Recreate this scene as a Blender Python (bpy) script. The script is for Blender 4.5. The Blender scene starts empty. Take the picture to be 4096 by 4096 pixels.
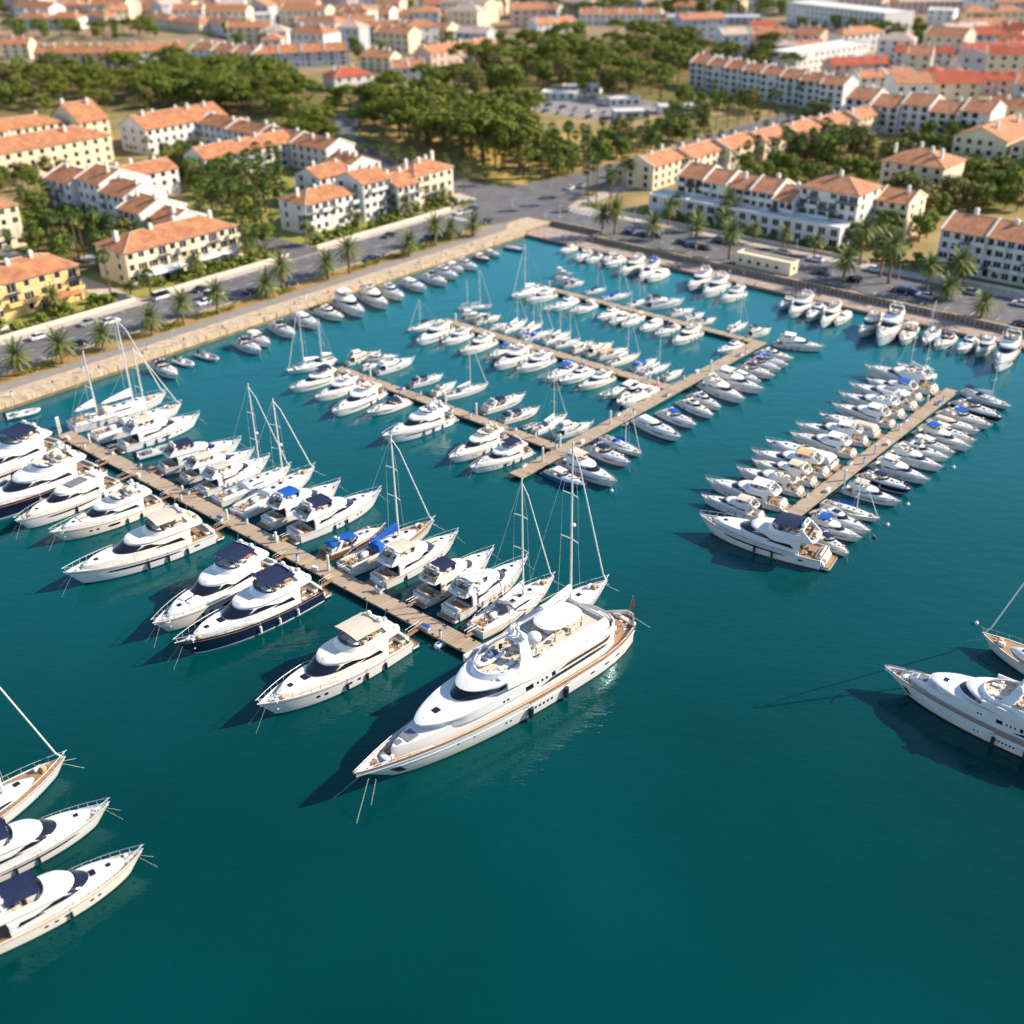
import bpy, bmesh, math, random
from math import radians, sin, cos, pi, sqrt, atan2
from mathutils import Vector, Matrix
random.seed(7)
SC = bpy.context.scene
COL = SC.collection

# ------------------------------------------------------------------ camera, sky, sun, exposure
H_CAM, F_PX, PITCH, ROLL = 90.0, 4430.0, 0.515763, -0.011274
cp, sp, cr, sr = cos(PITCH), sin(PITCH), cos(ROLL), sin(ROLL)
FWD = Vector((0, cp, -sp)); R0 = Vector((1, 0, 0)); U0 = Vector((0, sp, cp))
RGT = cr * R0 + sr * U0; UPV = -sr * R0 + cr * U0
cam_d = bpy.data.cameras.new('camera'); cam = bpy.data.objects.new('camera', cam_d); COL.objects.link(cam)
M = Matrix((RGT, UPV, -FWD)).transposed().to_4x4(); M.translation = Vector((0, 0, H_CAM))
cam.matrix_world = M
cam_d.sensor_width = 36; cam_d.lens = F_PX / 4096 * 36
cam_d.clip_start = 1; cam_d.clip_end = 20000
cam_d.dof.use_dof = True; cam_d.dof.focus_distance = 145; cam_d.dof.aperture_fstop = 0.052
SC.camera = cam
SUN_AZ, SUN_EL = radians(80), radians(32)
wd = bpy.data.worlds.new('World'); SC.world = wd; wd.use_nodes = True
nt = wd.node_tree; bg = nt.nodes['Background']
sky = nt.nodes.new('ShaderNodeTexSky'); sky.sky_type = 'NISHITA'; sky.sun_disc = False
sky.dust_density = 0.3; sky.ozone_density = 2.0; sky.sun_elevation = SUN_EL; sky.sun_rotation = SUN_AZ
nt.links.new(sky.outputs[0], bg.inputs[0]); bg.inputs[1].default_value = 0.125
sl = bpy.data.lights.new('sun', 'SUN'); sl.energy = 4.9; sl.angle = radians(0.5); sl.color = (1.0, 0.87, 0.70)
so = bpy.data.objects.new('sun', sl); COL.objects.link(so)
SD = Vector((sin(SUN_AZ) * cos(SUN_EL), cos(SUN_AZ) * cos(SUN_EL), sin(SUN_EL)))
so.rotation_euler = SD.to_track_quat('Z', 'Y').to_euler()
so.location = (200, 100, 300)
SC.view_settings.view_transform = 'Standard'; SC.view_settings.look = 'None'
SC.view_settings.exposure = 0.85; SC.view_settings.gamma = 1
SC.cycles.use_denoising = True
cam_d.dof.aperture_blades = 0
SC.cycles.volume_bounces = 0; SC.cycles.max_bounces = 6; SC.cycles.diffuse_bounces = 3; SC.cycles.glossy_bounces = 3
SC.cycles.caustics_reflective = False; SC.cycles.caustics_refractive = False

# ------------------------------------------------------------------ where things stand
def G(x, y, z=0.0):
    "the point at height z that the photograph shows at pixel x, y (of 4096)"
    d = FWD + (x - 2048) / F_PX * RGT - (y - 2048) / F_PX * UPV
    t = (z - H_CAM) / d.z
    return Vector((d.x * t, d.y * t, z))
YA, YB = radians(-48.8), radians(41.2)
EA = Vector((sin(YA), cos(YA), 0)); EB = Vector((sin(YB), cos(YB), 0))
CORN = G(2105, 940, 0)
def W(a, b, z=0.0):
    p = CORN + EA * a + EB * b; return Vector((p.x, p.y, z))
def AB(p):
    q = Vector((p.x, p.y, 0)) - CORN; return q.dot(EA), q.dot(EB)
def GA(x, y, z=0.0): return AB(G(x, y, z))
def hgt(base, top, zb=0.0):
    "height of a post from its foot and its top in the photograph"
    b = G(base[0], base[1], zb); d = FWD + (top[0] - 2048) / F_PX * RGT - (top[1] - 2048) / F_PX * UPV
    t = sqrt(b.x**2 + b.y**2) / sqrt(d.x**2 + d.y**2)
    return H_CAM + t * d.z - zb
LAND = 1.6; LOW = 0.75

# ------------------------------------------------------------------ materials
MATS = {}
def mat(name, col, rough=0.5, spec=0.5, var=0.0, scale=1.0, bump=0.0, bscale=None, metal=0.0, col2=None, leaf=False, stretch=None, coat=0.0):
    m = bpy.data.materials.new(name); m.use_nodes = True; MATS[name] = m
    n = m.node_tree.nodes; l = m.node_tree.links; b = n['Principled BSDF']
    b.inputs['Base Color'].default_value = (*col, 1); b.inputs['Roughness'].default_value = rough
    b.inputs['Metallic'].default_value = metal; b.inputs['Specular IOR Level'].default_value = spec
    if coat: b.inputs['Coat Weight'].default_value = coat
    if var or col2 or bump:
        tc = n.new('ShaderNodeTexCoord'); co = tc.outputs['Object']
        if stretch:
            mp = n.new('ShaderNodeMapping'); mp.inputs['Scale'].default_value = stretch; l.new(co, mp.inputs[0]); co = mp.outputs[0]
    if var or col2:
        c2 = col2 or tuple(max(0, c * (1 - var)) for c in col)
        mx = n.new('ShaderNodeMix'); mx.data_type = 'RGBA'
        mx.inputs[6].default_value = (*col, 1); mx.inputs[7].default_value = (*c2, 1)
        if leaf:
            ge = n.new('ShaderNodeNewGeometry'); l.new(ge.outputs['Random Per Island'], mx.inputs[0])
        else:
            nz = n.new('ShaderNodeTexNoise'); nz.inputs['Scale'].default_value = scale; nz.inputs['Detail'].default_value = 6
            rp = n.new('ShaderNodeMapRange'); rp.inputs[1].default_value = 0.35; rp.inputs[2].default_value = 0.65
            l.new(co, nz.inputs['Vector']); l.new(nz.outputs[0], rp.inputs[0]); l.new(rp.outputs[0], mx.inputs[0])
        l.new(mx.outputs[2], b.inputs['Base Color'])
    if bump:
        nb = n.new('ShaderNodeTexNoise'); nb.inputs['Scale'].default_value = bscale or scale * 4; nb.inputs['Detail'].default_value = 4
        bp = n.new('ShaderNodeBump'); bp.inputs['Strength'].default_value = bump; bp.inputs['Distance'].default_value = 0.05
        l.new(co, nb.inputs['Vector']); l.new(nb.outputs[0], bp.inputs['Height']); l.new(bp.outputs[0], b.inputs['Normal'])
    if leaf:
        b.inputs['Subsurface Weight'].default_value = 0.0
    return m
def striped(name, col, gap, width, rough=0.6, axis='X', var=0.35, gapw=0.08):
    "boards with dark joints, and board to board variation"
    m = bpy.data.materials.new(name); m.use_nodes = True; MATS[name] = m
    n = m.node_tree.nodes; l = m.node_tree.links; b = n['Principled BSDF']; b.inputs['Roughness'].default_value = rough
    tc = n.new('ShaderNodeTexCoord'); sx = n.new('ShaderNodeSeparateXYZ'); l.new(tc.outputs['Object'], sx.inputs[0])
    dv = n.new('ShaderNodeMath'); dv.operation = 'DIVIDE'; dv.inputs[1].default_value = width; l.new(sx.outputs[axis], dv.inputs[0])
    fr = n.new('ShaderNodeMath'); fr.operation = 'FRACT'; l.new(dv.outputs[0], fr.inputs[0])
    fl = n.new('ShaderNodeMath'); fl.operation = 'FLOOR'; l.new(dv.outputs[0], fl.inputs[0])
    wn = n.new('ShaderNodeTexWhiteNoise'); wn.noise_dimensions = '1D'; l.new(fl.outputs[0], wn.inputs['W'])
    nz = n.new('ShaderNodeTexNoise'); nz.inputs['Scale'].default_value = 0.6; nz.inputs['Detail'].default_value = 8; l.new(tc.outputs['Object'], nz.inputs['Vector'])
    ad = n.new('ShaderNodeMath'); ad.operation = 'MULTIPLY_ADD'; ad.inputs[1].default_value = 0.55; l.new(wn.outputs[0], ad.inputs[0])
    m2 = n.new('ShaderNodeMath'); m2.operation = 'MULTIPLY'; m2.inputs[1].default_value = 0.6; l.new(nz.outputs[0], m2.inputs[0]); l.new(m2.outputs[0], ad.inputs[2])
    mx = n.new('ShaderNodeMix'); mx.data_type = 'RGBA'; mx.inputs[6].default_value = (*col, 1); mx.inputs[7].default_value = (*[c * (1 - var) for c in col], 1)
    l.new(ad.outputs[0], mx.inputs[0])
    lt = n.new('ShaderNodeMath'); lt.operation = 'LESS_THAN'; lt.inputs[1].default_value = gapw; l.new(fr.outputs[0], lt.inputs[0])
    m3 = n.new('ShaderNodeMix'); m3.data_type = 'RGBA'; m3.inputs[7].default_value = (*gap, 1); l.new(lt.outputs[0], m3.inputs[0]); l.new(mx.outputs[2], m3.inputs[6])
    l.new(m3.outputs[2], b.inputs['Base Color'])
    return m
mat('hull_white', (0.70, 0.695, 0.68), 0.22, 0.5, var=0.07, scale=0.35, coat=0.3)
mat('gelcoat', (0.68, 0.675, 0.665), 0.28, 0.5, var=0.06, scale=0.6)
mat('gelcoat_cream', (0.78, 0.72, 0.62), 0.35, 0.4, var=0.08, scale=0.6)
mat('hull_navy', (0.008, 0.014, 0.05), 0.12, 0.5, coat=0.6)
mat('hull_blue', (0.03, 0.12, 0.26), 0.15, 0.5, coat=0.4)
mat('boot_stripe', (0.03, 0.035, 0.05), 0.4)
mat('boot_red', (0.3, 0.12, 0.07), 0.5)
mat('deck_white', (0.74, 0.72, 0.68), 0.6, 0.3, var=0.12, scale=1.2)
striped('teak', (0.42, 0.25, 0.13), (0.08, 0.05, 0.03), 0.22, 0.55, 'Y', 0.3, 0.12)
mat('teak_rail', (0.36, 0.19, 0.09), 0.35, var=0.2, scale=2)
mat('wood_hull', (0.22, 0.09, 0.04), 0.3, var=0.3, scale=1.5, coat=0.4)
mat('glass_dark', (0.008, 0.011, 0.02), 0.06, 0.6)
mat('glass_blue', (0.02, 0.05, 0.12), 0.08, 0.6)
mat('canvas_navy', (0.016, 0.026, 0.075), 0.85, 0.2, var=0.25, scale=1.5, bump=0.3, bscale=3)
mat('canvas_blue', (0.01, 0.10, 0.42), 0.85, 0.2, var=0.2, scale=1.5, bump=0.3, bscale=3)
mat('canvas_beige', (0.60, 0.52, 0.42), 0.9, 0.2, var=0.12, scale=1.5, bump=0.3, bscale=3)
mat('canvas_tan', (0.62, 0.40, 0.22), 0.9, 0.2, var=0.15, scale=1.5, bump=0.3, bscale=3)
mat('canvas_white', (0.76, 0.74, 0.70), 0.9, 0.2, var=0.1, scale=1.5, bump=0.3, bscale=3)
mat('canvas_grey', (0.18, 0.19, 0.22), 0.9, 0.2, var=0.2, scale=1.5, bump=0.3, bscale=3)
mat('cushion', (0.66, 0.58, 0.48), 0.85, 0.2, var=0.15, scale=3)
mat('cushion_white', (0.78, 0.76, 0.72), 0.85, 0.2, var=0.1, scale=3)
mat('cushion_dark', (0.12, 0.13, 0.17), 0.8, 0.2)
mat('steel', (0.60, 0.61, 0.62), 0.45, 0.4, metal=0.2)
mat('spar', (0.66, 0.64, 0.60), 0.35, 0.5, var=0.05, scale=1)
mat('rope', (0.55, 0.56, 0.44), 0.9, 0.2)
mat('fender_dark', (0.012, 0.016, 0.035), 0.5)
mat('fender_white', (0.7, 0.7, 0.68), 0.5)
mat('rubber', (0.02, 0.02, 0.022), 0.7)
mat('rib_grey', (0.42, 0.43, 0.45), 0.6, var=0.1, scale=1)
mat('red_paint', (0.5, 0.03, 0.03), 0.4)
mat('engine_black', (0.015, 0.016, 0.018), 0.3)
# town
mat('stucco_white', (0.72, 0.69, 0.64), 0.9, 0.2, var=0.10, scale=0.25, bump=0.15, bscale=6)
mat('stucco_cream', (0.76, 0.64, 0.45), 0.9, 0.2, var=0.12, scale=0.25, bump=0.15, bscale=6)
mat('stucco_yellow', (0.74, 0.52, 0.22), 0.9, 0.2, var=0.12, scale=0.25, bump=0.15, bscale=6)
mat('stucco_pink', (0.66, 0.48, 0.40), 0.9, 0.2, var=0.12, scale=0.25)
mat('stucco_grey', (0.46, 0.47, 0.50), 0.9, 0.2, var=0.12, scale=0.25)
def tile_mat(name, c1, c2):
    m = mat(name, c1, 0.85, 0.2, col2=c2, scale=0.45)
    n = m.node_tree.nodes; l = m.node_tree.links; b = n['Principled BSDF']
    tc = n['Texture Coordinate']
    wv = n.new('ShaderNodeTexWave'); wv.wave_type = 'BANDS'; wv.bands_direction = 'X'; wv.inputs['Scale'].default_value = 1.0; wv.inputs['Distortion'].default_value = 0.4
    w2 = n.new('ShaderNodeTexWave'); w2.wave_type = 'BANDS'; w2.bands_direction = 'Y'; w2.inputs['Scale'].default_value = 0.8; w2.inputs['Distortion'].default_value = 0.8
    ad = n.new('ShaderNodeMath'); ad.operation = 'ADD'
    l.new(tc.outputs['Object'], wv.inputs[0]); l.new(tc.outputs['Object'], w2.inputs[0]); l.new(wv.outputs[1], ad.inputs[0]); l.new(w2.outputs[1], ad.inputs[1])
    bp = n.new('ShaderNodeBump'); bp.inputs['Strength'].default_value = 0.5; bp.inputs['Distance'].default_value = 0.08
    l.new(ad.outputs[0], bp.inputs['Height']); l.new(bp.outputs[0], b.inputs['Normal'])
    old = b.inputs['Base Color'].links[0].from_socket
    nz = n.new('ShaderNodeTexNoise'); nz.inputs['Scale'].default_value = 3.5; nz.inputs['Detail'].default_value = 3; l.new(tc.outputs['Object'], nz.inputs['Vector'])
    mr = n.new('ShaderNodeMapRange'); mr.inputs[1].default_value = 0.3; mr.inputs[2].default_value = 0.7; mr.inputs[3].default_value = 0.72; mr.inputs[4].default_value = 1.2
    l.new(nz.outputs[0], mr.inputs[0])
    vm = n.new('ShaderNodeMix'); vm.data_type = 'RGBA'; vm.blend_type = 'MULTIPLY'; vm.inputs[0].default_value = 1
    l.new(old, vm.inputs[6]); l.new(mr.outputs[0], vm.inputs[7]); l.new(vm.outputs[2], b.inputs['Base Color'])
    return m
tile_mat('tile_orange', (0.54, 0.24, 0.11), (0.34, 0.14, 0.075))
tile_mat('tile_salmon', (0.58, 0.27, 0.14), (0.40, 0.17, 0.09))
tile_mat('tile_red', (0.50, 0.12, 0.06), (0.38, 0.085, 0.05))
mat('tile_pale', (0.55, 0.42, 0.34), 0.85, 0.2, var=0.2, scale=0.3)
mat('roof_grey', (0.30, 0.33, 0.38), 0.7, 0.3, var=0.15, scale=0.3)
mat('pane', (0.025, 0.028, 0.035), 0.12, 0.5)
mat('pane_brown', (0.07, 0.035, 0.025), 0.5, 0.4)
mat('frame_white', (0.68, 0.66, 0.62), 0.6)
mat('frame_brown', (0.12, 0.06, 0.035), 0.6)
mat('rail_dark', (0.05, 0.05, 0.06), 0.5)
mat('awning_white', (0.70, 0.71, 0.72), 0.9, 0.2, var=0.06, scale=1)
# ground
mat('dry_ground', (0.36, 0.25, 0.12), 0.95, 0.1, col2=(0.17, 0.16, 0.05), scale=0.06, bump=0.2, bscale=2)
mat('asphalt', (0.155, 0.150, 0.158), 0.9, 0.2, var=0.22, scale=0.25, bump=0.15, bscale=8)
mat('path_grey', (0.28, 0.255, 0.235), 0.9, 0.2, var=0.14, scale=0.6, bump=0.15, bscale=6)
mat('pavement', (0.50, 0.43, 0.36), 0.9, 0.2, var=0.16, scale=0.5, bump=0.15, bscale=6)
mat('gold_grass', (0.50, 0.33, 0.10), 0.95, 0.1, col2=(0.34, 0.27, 0.08), scale=0.15)
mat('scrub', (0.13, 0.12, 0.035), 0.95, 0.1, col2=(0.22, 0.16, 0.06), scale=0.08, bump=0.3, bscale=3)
mat('town_ground', (0.34, 0.22, 0.15), 0.95, 0.1, col2=(0.22, 0.19, 0.09), scale=0.06)
mat('green_grass', (0.20, 0.24, 0.05), 0.95, 0.1, col2=(0.30, 0.25, 0.08), scale=0.4, bump=0.3, bscale=5)
mat('soil', (0.40, 0.24, 0.10), 0.95, 0.1, col2=(0.28, 0.2, 0.08), scale=0.5, bump=0.4, bscale=3)
mat('paint_white', (0.70, 0.68, 0.64), 0.7, 0.3, var=0.2, scale=2)
mat('pool_water', (0.03, 0.30, 0.38), 0.08, 0.5)
def stone_mat(name, c1, c2, mortar, scale, bw=0.9, rh=0.45):
    m = bpy.data.materials.new(name); m.use_nodes = True; MATS[name] = m
    n = m.node_tree.nodes; l = m.node_tree.links; b = n['Principled BSDF']; b.inputs['Roughness'].default_value = 0.9; b.inputs['Specular IOR Level'].default_value = 0.2
    tc = n.new('ShaderNodeTexCoord'); br = n.new('ShaderNodeTexBrick')
    br.inputs['Color1'].default_value = (*c1, 1); br.inputs['Color2'].default_value = (*c2, 1); br.inputs['Mortar'].default_value = (*mortar, 1)
    br.inputs['Scale'].default_value = scale; br.inputs['Mortar Size'].default_value = 0.025; br.inputs['Brick Width'].default_value = bw; br.inputs['Row Height'].default_value = rh
    l.new(tc.outputs['Object'], br.inputs[0])
    nz = n.new('ShaderNodeTexNoise'); nz.inputs['Scale'].default_value = 0.7; nz.inputs['Detail'].default_value = 8; l.new(tc.outputs['Object'], nz.inputs['Vector'])
    mr = n.new('ShaderNodeMapRange'); mr.inputs[1].default_value = 0.3; mr.inputs[2].default_value = 0.7; mr.inputs[3].default_value = 0.72; mr.inputs[4].default_value = 1.12
    l.new(nz.outputs[0], mr.inputs[0])
    vm = n.new('ShaderNodeMix'); vm.data_type = 'RGBA'; vm.blend_type = 'MULTIPLY'; vm.inputs[0].default_value = 1
    l.new(br.outputs[0], vm.inputs[6]); l.new(mr.outputs[0], vm.inputs[7]); l.new(vm.outputs[2], b.inputs['Base Color'])
    bp = n.new('ShaderNodeBump'); bp.inputs['Strength'].default_value = 0.5; bp.inputs['Distance'].default_value = 0.06
    l.new(nz.outputs[0], bp.inputs['Height']); l.new(bp.outputs[0], b.inputs['Normal'])
stone_mat('stone_coping', (0.60, 0.47, 0.33), (0.52, 0.39, 0.27), (0.36, 0.27, 0.18), 0.55)
stone_mat('stone_prom', (0.44, 0.34, 0.28), (0.38, 0.29, 0.24), (0.28, 0.22, 0.18), 0.7)
stone_mat('stone_wall', (0.36, 0.28, 0.22), (0.28, 0.215, 0.17), (0.18, 0.14, 0.11), 0.8)
mat('quay_wet', (0.26, 0.18, 0.08), 0.7, 0.3, var=0.4, scale=0.5, bump=0.5, bscale=2)
mat('wall_white', (0.66, 0.58, 0.48), 0.9, 0.2, var=0.15, scale=0.4)
mat('pile_white', (0.66, 0.63, 0.58), 0.6, 0.3, var=0.15, scale=1.5)
mat('concrete_dark', (0.10, 0.09, 0.08), 0.9, 0.2, var=0.3, scale=0.6)
striped('pier_boards', (0.44, 0.335, 0.235), (0.17, 0.13, 0.095), 0.62, 0.8, 'X', 0.30, 0.07)
mat('bark', (0.20, 0.14, 0.09), 0.95, 0.1, var=0.35, scale=3, bump=0.6, bscale=8)
mat('palm_bark', (0.25, 0.17, 0.10), 0.95, 0.1, var=0.4, scale=4, bump=0.8, bscale=6, stretch=(1, 1, 4))
mat('palm_leaf', (0.17, 0.19, 0.045), 0.6, 0.3, col2=(0.085, 0.12, 0.03), leaf=True)
mat('palm_dead', (0.30, 0.19, 0.07), 0.8, 0.2, col2=(0.2, 0.14, 0.05), leaf=True)
mat('fan_leaf', (0.15, 0.21, 0.035), 0.6, 0.3, col2=(0.08, 0.13, 0.03), leaf=True)
mat('pine_leaf', (0.19, 0.21, 0.02), 0.7, 0.2, col2=(0.065, 0.09, 0.012), leaf=True)
mat('olive_leaf', (0.23, 0.2, 0.05), 0.7, 0.2, col2=(0.1, 0.1, 0.03), leaf=True)
mat('shrub_leaf', (0.2, 0.25, 0.03), 0.7, 0.2, col2=(0.075, 0.11, 0.018), leaf=True)
mat('hedge_leaf', (0.2, 0.24, 0.03), 0.7, 0.2, col2=(0.1, 0.14, 0.02), leaf=True)
mat('car_white', (0.72, 0.72, 0.72), 0.2, 0.5, coat=0.6)
mat('car_silver', (0.42, 0.43, 0.45), 0.25, 0.5, metal=0.4, coat=0.6)
mat('car_navy', (0.012, 0.018, 0.04), 0.15, 0.5, coat=0.8)
mat('car_black', (0.012, 0.012, 0.014), 0.15, 0.5, coat=0.8)
mat('car_blue', (0.02, 0.06, 0.16), 0.15, 0.5, coat=0.8)
mat('car_red', (0.35, 0.02, 0.02), 0.2, 0.5, coat=0.8)
mat('tail_red', (0.5, 0.02, 0.02), 0.3)
mat('lamp_grey', (0.55, 0.55, 0.55), 0.4)
mat('red_flag', (0.42, 0.03, 0.03), 0.9)

# ------------------------------------------------------------------ mesh helpers
class MB:
    def __init__(s): s.v = []; s.f = []; s.m = []
    def poly(s, pts, m=0):
        k = len(s.v); s.v += [tuple(p) for p in pts]; s.f.append(tuple(range(k, k + len(pts)))); s.m.append(m)
    def box(s, x0, x1, y0, y1, z0, z1, m=0):
        k = len(s.v); s.v += [(x, y, z) for z in (z0, z1) for x, y in ((x0, y0), (x1, y0), (x1, y1), (x0, y1))]
        for q in ((3, 2, 1, 0), (4, 5, 6, 7), (0, 1, 5, 4), (1, 2, 6, 5), (2, 3, 7, 6), (3, 0, 4, 7)):
            s.f.append(tuple(k + i for i in q)); s.m.append(m)
    def loops(s, rings, m=0, closed=True, capa=False, capb=False, mf=None):
        k = len(s.v); n = len(rings[0])
        for r in rings: s.v += [tuple(p) for p in r]
        for i in range(len(rings) - 1):
            for j in range(n if closed else n - 1):
                j2 = (j + 1) % n
                s.f.append((k + i * n + j, k + i * n + j2, k + (i + 1) * n + j2, k + (i + 1) * n + j)); s.m.append(mf(i, j) if mf else m)
        if capa: s.f.append(tuple(k + j for j in range(n))[::-1]); s.m.append(mf(0, 0) if mf else m)
        if capb: s.f.append(tuple(k + (len(rings) - 1) * n + j for j in range(n))); s.m.append(mf(len(rings) - 2, 0) if mf else m)
    def rbox(s, x0, x1, y0, y1, z0, z1, r=0.08, m=0):
        def ring(i, z):
            a0, a1, b0, b1 = x0 + i, x1 - i, y0 + i, y1 - i; q = r
            return [(a0 + q, b0, z), (a1 - q, b0, z), (a1, b0 + q, z), (a1, b1 - q, z), (a1 - q, b1, z), (a0 + q, b1, z), (a0, b1 - q, z), (a0, b0 + q, z)]
        s.loops([ring(r * .6, z0), ring(0, z0 + r * .6), ring(0, z1 - r * .6), ring(r * .6, z1)], m, True, True, True)
    def tube(s, path, r, n=6, m=0, r1=None):
        path = [Vector(p) for p in path]; rings = []
        for i, p in enumerate(path):
            d = (path[min(i + 1, len(path) - 1)] - path[max(i - 1, 0)]).normalized()
            u = d.cross(Vector((0, 0, 1)))
            u = Vector((1, 0, 0)) if u.length < 1e-3 else u.normalized()
            w = d.cross(u); rr = r if r1 is None else r + (r1 - r) * i / (len(path) - 1)
            rings.append([p + (u * cos(2 * pi * j / n) + w * sin(2 * pi * j / n)) * rr for j in range(n)])
        s.loops(rings, m, True, True, True)
    def ball(s, c, r, n=8, m=0, sx=1, sz=1):
        rings = []
        for i in range(n + 1):
            a = -pi / 2 + pi * i / n; rr = max(cos(a), 0.02) * r
            rings.append([(c[0] + sx * rr * cos(2 * pi * j / (2 * n)), c[1] + rr * sin(2 * pi * j / (2 * n)), c[2] + sz * r * sin(a)) for j in range(2 * n)])
        s.loops(rings, m)
    def quadleaf(s, c, d, u, l, w, m=0):
        a = Vector(c); d = d * l; u = u * w * .5
        s.poly((a - u * .5, a + d * .5 - u, a + d, a + d * .5 + u), m)
    def build(s, name, mats, smooth=32):
        me = bpy.data.meshes.new(name); me.from_pydata(s.v, [], s.f); me.update()
        for q in mats: me.materials.append(MATS[q])
        me.polygons.foreach_set('material_index', s.m)
        if smooth is not None:
            b = bmesh.new(); b.from_mesh(me); bmesh.ops.remove_doubles(b, verts=b.verts, dist=1e-4); bmesh.ops.recalc_face_normals(b, faces=b.faces); b.to_mesh(me); b.free()
            if smooth > 0:
                me.polygons.foreach_set('use_smooth', [True] * len(me.polygons)); me.set_sharp_from_angle(angle=radians(smooth))
        return me
def obj(name, me, parent=None, loc=None, rz=None):
    o = bpy.data.objects.new(name, me); COL.objects.link(o)
    if parent: o.parent = parent
    if loc is not None: o.location = loc
    if rz is not None: o.rotation_euler = (0, 0, rz)
    return o
def tag(o, label, cat, group=None, kind=None):
    if kind: o['kind'] = kind
    if label: o['label'] = label
    if cat: o['category'] = cat
    if group: o['group'] = group
    return o
def thing(name, loc, rz, label, cat, group=None):
    return tag(obj(name, None, None, loc, rz), label, cat, group)
ORD = ['first', 'second', 'third', 'fourth', 'fifth', 'sixth', 'seventh', 'eighth', 'ninth', 'tenth', 'eleventh', 'twelfth', 'thirteenth', 'fourteenth', 'fifteenth', 'sixteenth', 'seventeenth', 'eighteenth', 'nineteenth', 'twentieth',
       'twenty-first', 'twenty-second', 'twenty-third', 'twenty-fourth', 'twenty-fifth', 'twenty-sixth', 'twenty-seventh', 'twenty-eighth', 'twenty-ninth', 'thirtieth']
# ================================================================== water, land, quays, roads, piers
PIER_RECT = dict(near=(-127.2, -21.5, -161.7, -158.7), second=(-97.0, -37, -106.9, -104.4), third=(-98, -33.5, -70.9, -68.3), farthest=(-98.3, -38.5, -37.0, -34.8), cross=(-99.6, -96.6, -118.8, -34.9), detached=(-142.6, -140.0, -104.2, -34.4))
def sheet(name, pts, z, m, kind='structure', label=None, cat=None):
    "a flat polygon laid in harbour coordinates (a, b)"
    mb = MB(); mb.poly([tuple(W(a, b, z)) for a, b in pts]); me = mb.build(name, [m], 0)
    if me.polygons[0].normal.z < 0: me.flip_normals()
    return tag(obj(name, me), label, cat, None, kind)
def water():
    m = bpy.data.materials.new('sea_water'); m.use_nodes = True; MATS['sea_water'] = m
    n = m.node_tree.nodes; l = m.node_tree.links; b = n['Principled BSDF']
    b.inputs['IOR'].default_value = 1.33; b.inputs['Specular IOR Level'].default_value = .5; b.inputs['Specular Tint'].default_value = (.3, .85, .95, 1)
    ge = n.new('ShaderNodeNewGeometry')
    # light airs: patches of ruffled and of smoother water
    nr = n.new('ShaderNodeTexNoise'); nr.inputs['Scale'].default_value = .035; nr.inputs['Detail'].default_value = 5; l.new(ge.outputs['Position'], nr.inputs['Vector'])
    rr_ = n.new('ShaderNodeMapRange'); rr_.inputs[1].default_value = .38; rr_.inputs[2].default_value = .66; rr_.inputs[3].default_value = .02; rr_.inputs[4].default_value = .075; l.new(nr.outputs[0], rr_.inputs[0]); l.new(rr_.outputs[0], b.inputs['Roughness'])
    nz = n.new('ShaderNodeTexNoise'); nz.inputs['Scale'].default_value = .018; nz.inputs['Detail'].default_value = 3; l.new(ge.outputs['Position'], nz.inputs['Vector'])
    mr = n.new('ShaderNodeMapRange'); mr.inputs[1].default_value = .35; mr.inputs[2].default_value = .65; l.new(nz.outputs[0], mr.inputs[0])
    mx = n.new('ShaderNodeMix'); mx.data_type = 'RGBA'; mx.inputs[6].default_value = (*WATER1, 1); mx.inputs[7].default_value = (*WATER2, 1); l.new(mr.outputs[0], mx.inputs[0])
    # sky reflection painted into the base colour: paler and bluer with distance
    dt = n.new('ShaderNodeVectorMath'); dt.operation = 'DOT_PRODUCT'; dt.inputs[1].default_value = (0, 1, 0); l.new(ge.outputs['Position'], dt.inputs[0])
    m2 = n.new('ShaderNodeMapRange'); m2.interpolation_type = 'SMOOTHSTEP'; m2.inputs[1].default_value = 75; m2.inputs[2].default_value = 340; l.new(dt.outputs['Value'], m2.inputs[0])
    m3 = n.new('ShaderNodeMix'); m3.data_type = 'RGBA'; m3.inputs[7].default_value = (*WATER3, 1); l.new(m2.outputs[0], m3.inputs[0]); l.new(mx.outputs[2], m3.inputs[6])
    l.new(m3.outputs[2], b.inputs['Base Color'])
    mp = n.new('ShaderNodeMapping'); mp.inputs['Rotation'].default_value = (0, 0, radians(25)); mp.inputs['Scale'].default_value = (1, 2.0, 1); l.new(ge.outputs['Position'], mp.inputs[0])
    w1 = n.new('ShaderNodeTexNoise'); w1.inputs['Scale'].default_value = .28; w1.inputs['Detail'].default_value = 3; w1.inputs['Roughness'].default_value = .55; l.new(mp.outputs[0], w1.inputs['Vector'])
    w2 = n.new('ShaderNodeTexNoise'); w2.inputs['Scale'].default_value = 1.3; w2.inputs['Detail'].default_value = 2; l.new(mp.outputs[0], w2.inputs['Vector'])
    ma = n.new('ShaderNodeMath'); ma.operation = 'MULTIPLY_ADD'; ma.inputs[1].default_value = .34; l.new(w2.outputs[0], ma.inputs[0]); l.new(w1.outputs[0], ma.inputs[2])
    bp = n.new('ShaderNodeBump'); bp.inputs['Strength'].default_value = 1; bp.inputs['Distance'].default_value = WAVE; l.new(ma.outputs[0], bp.inputs['Height']); l.new(bp.outputs[0], b.inputs['Normal'])
    mb = MB(); mb.poly([(-3000, -600, 0), (3000, -600, 0), (3000, 4000, 0), (-3000, 4000, 0)]); tag(obj('water', mb.build('water', ['sea_water'], None)), None, None, None, 'structure')
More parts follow.
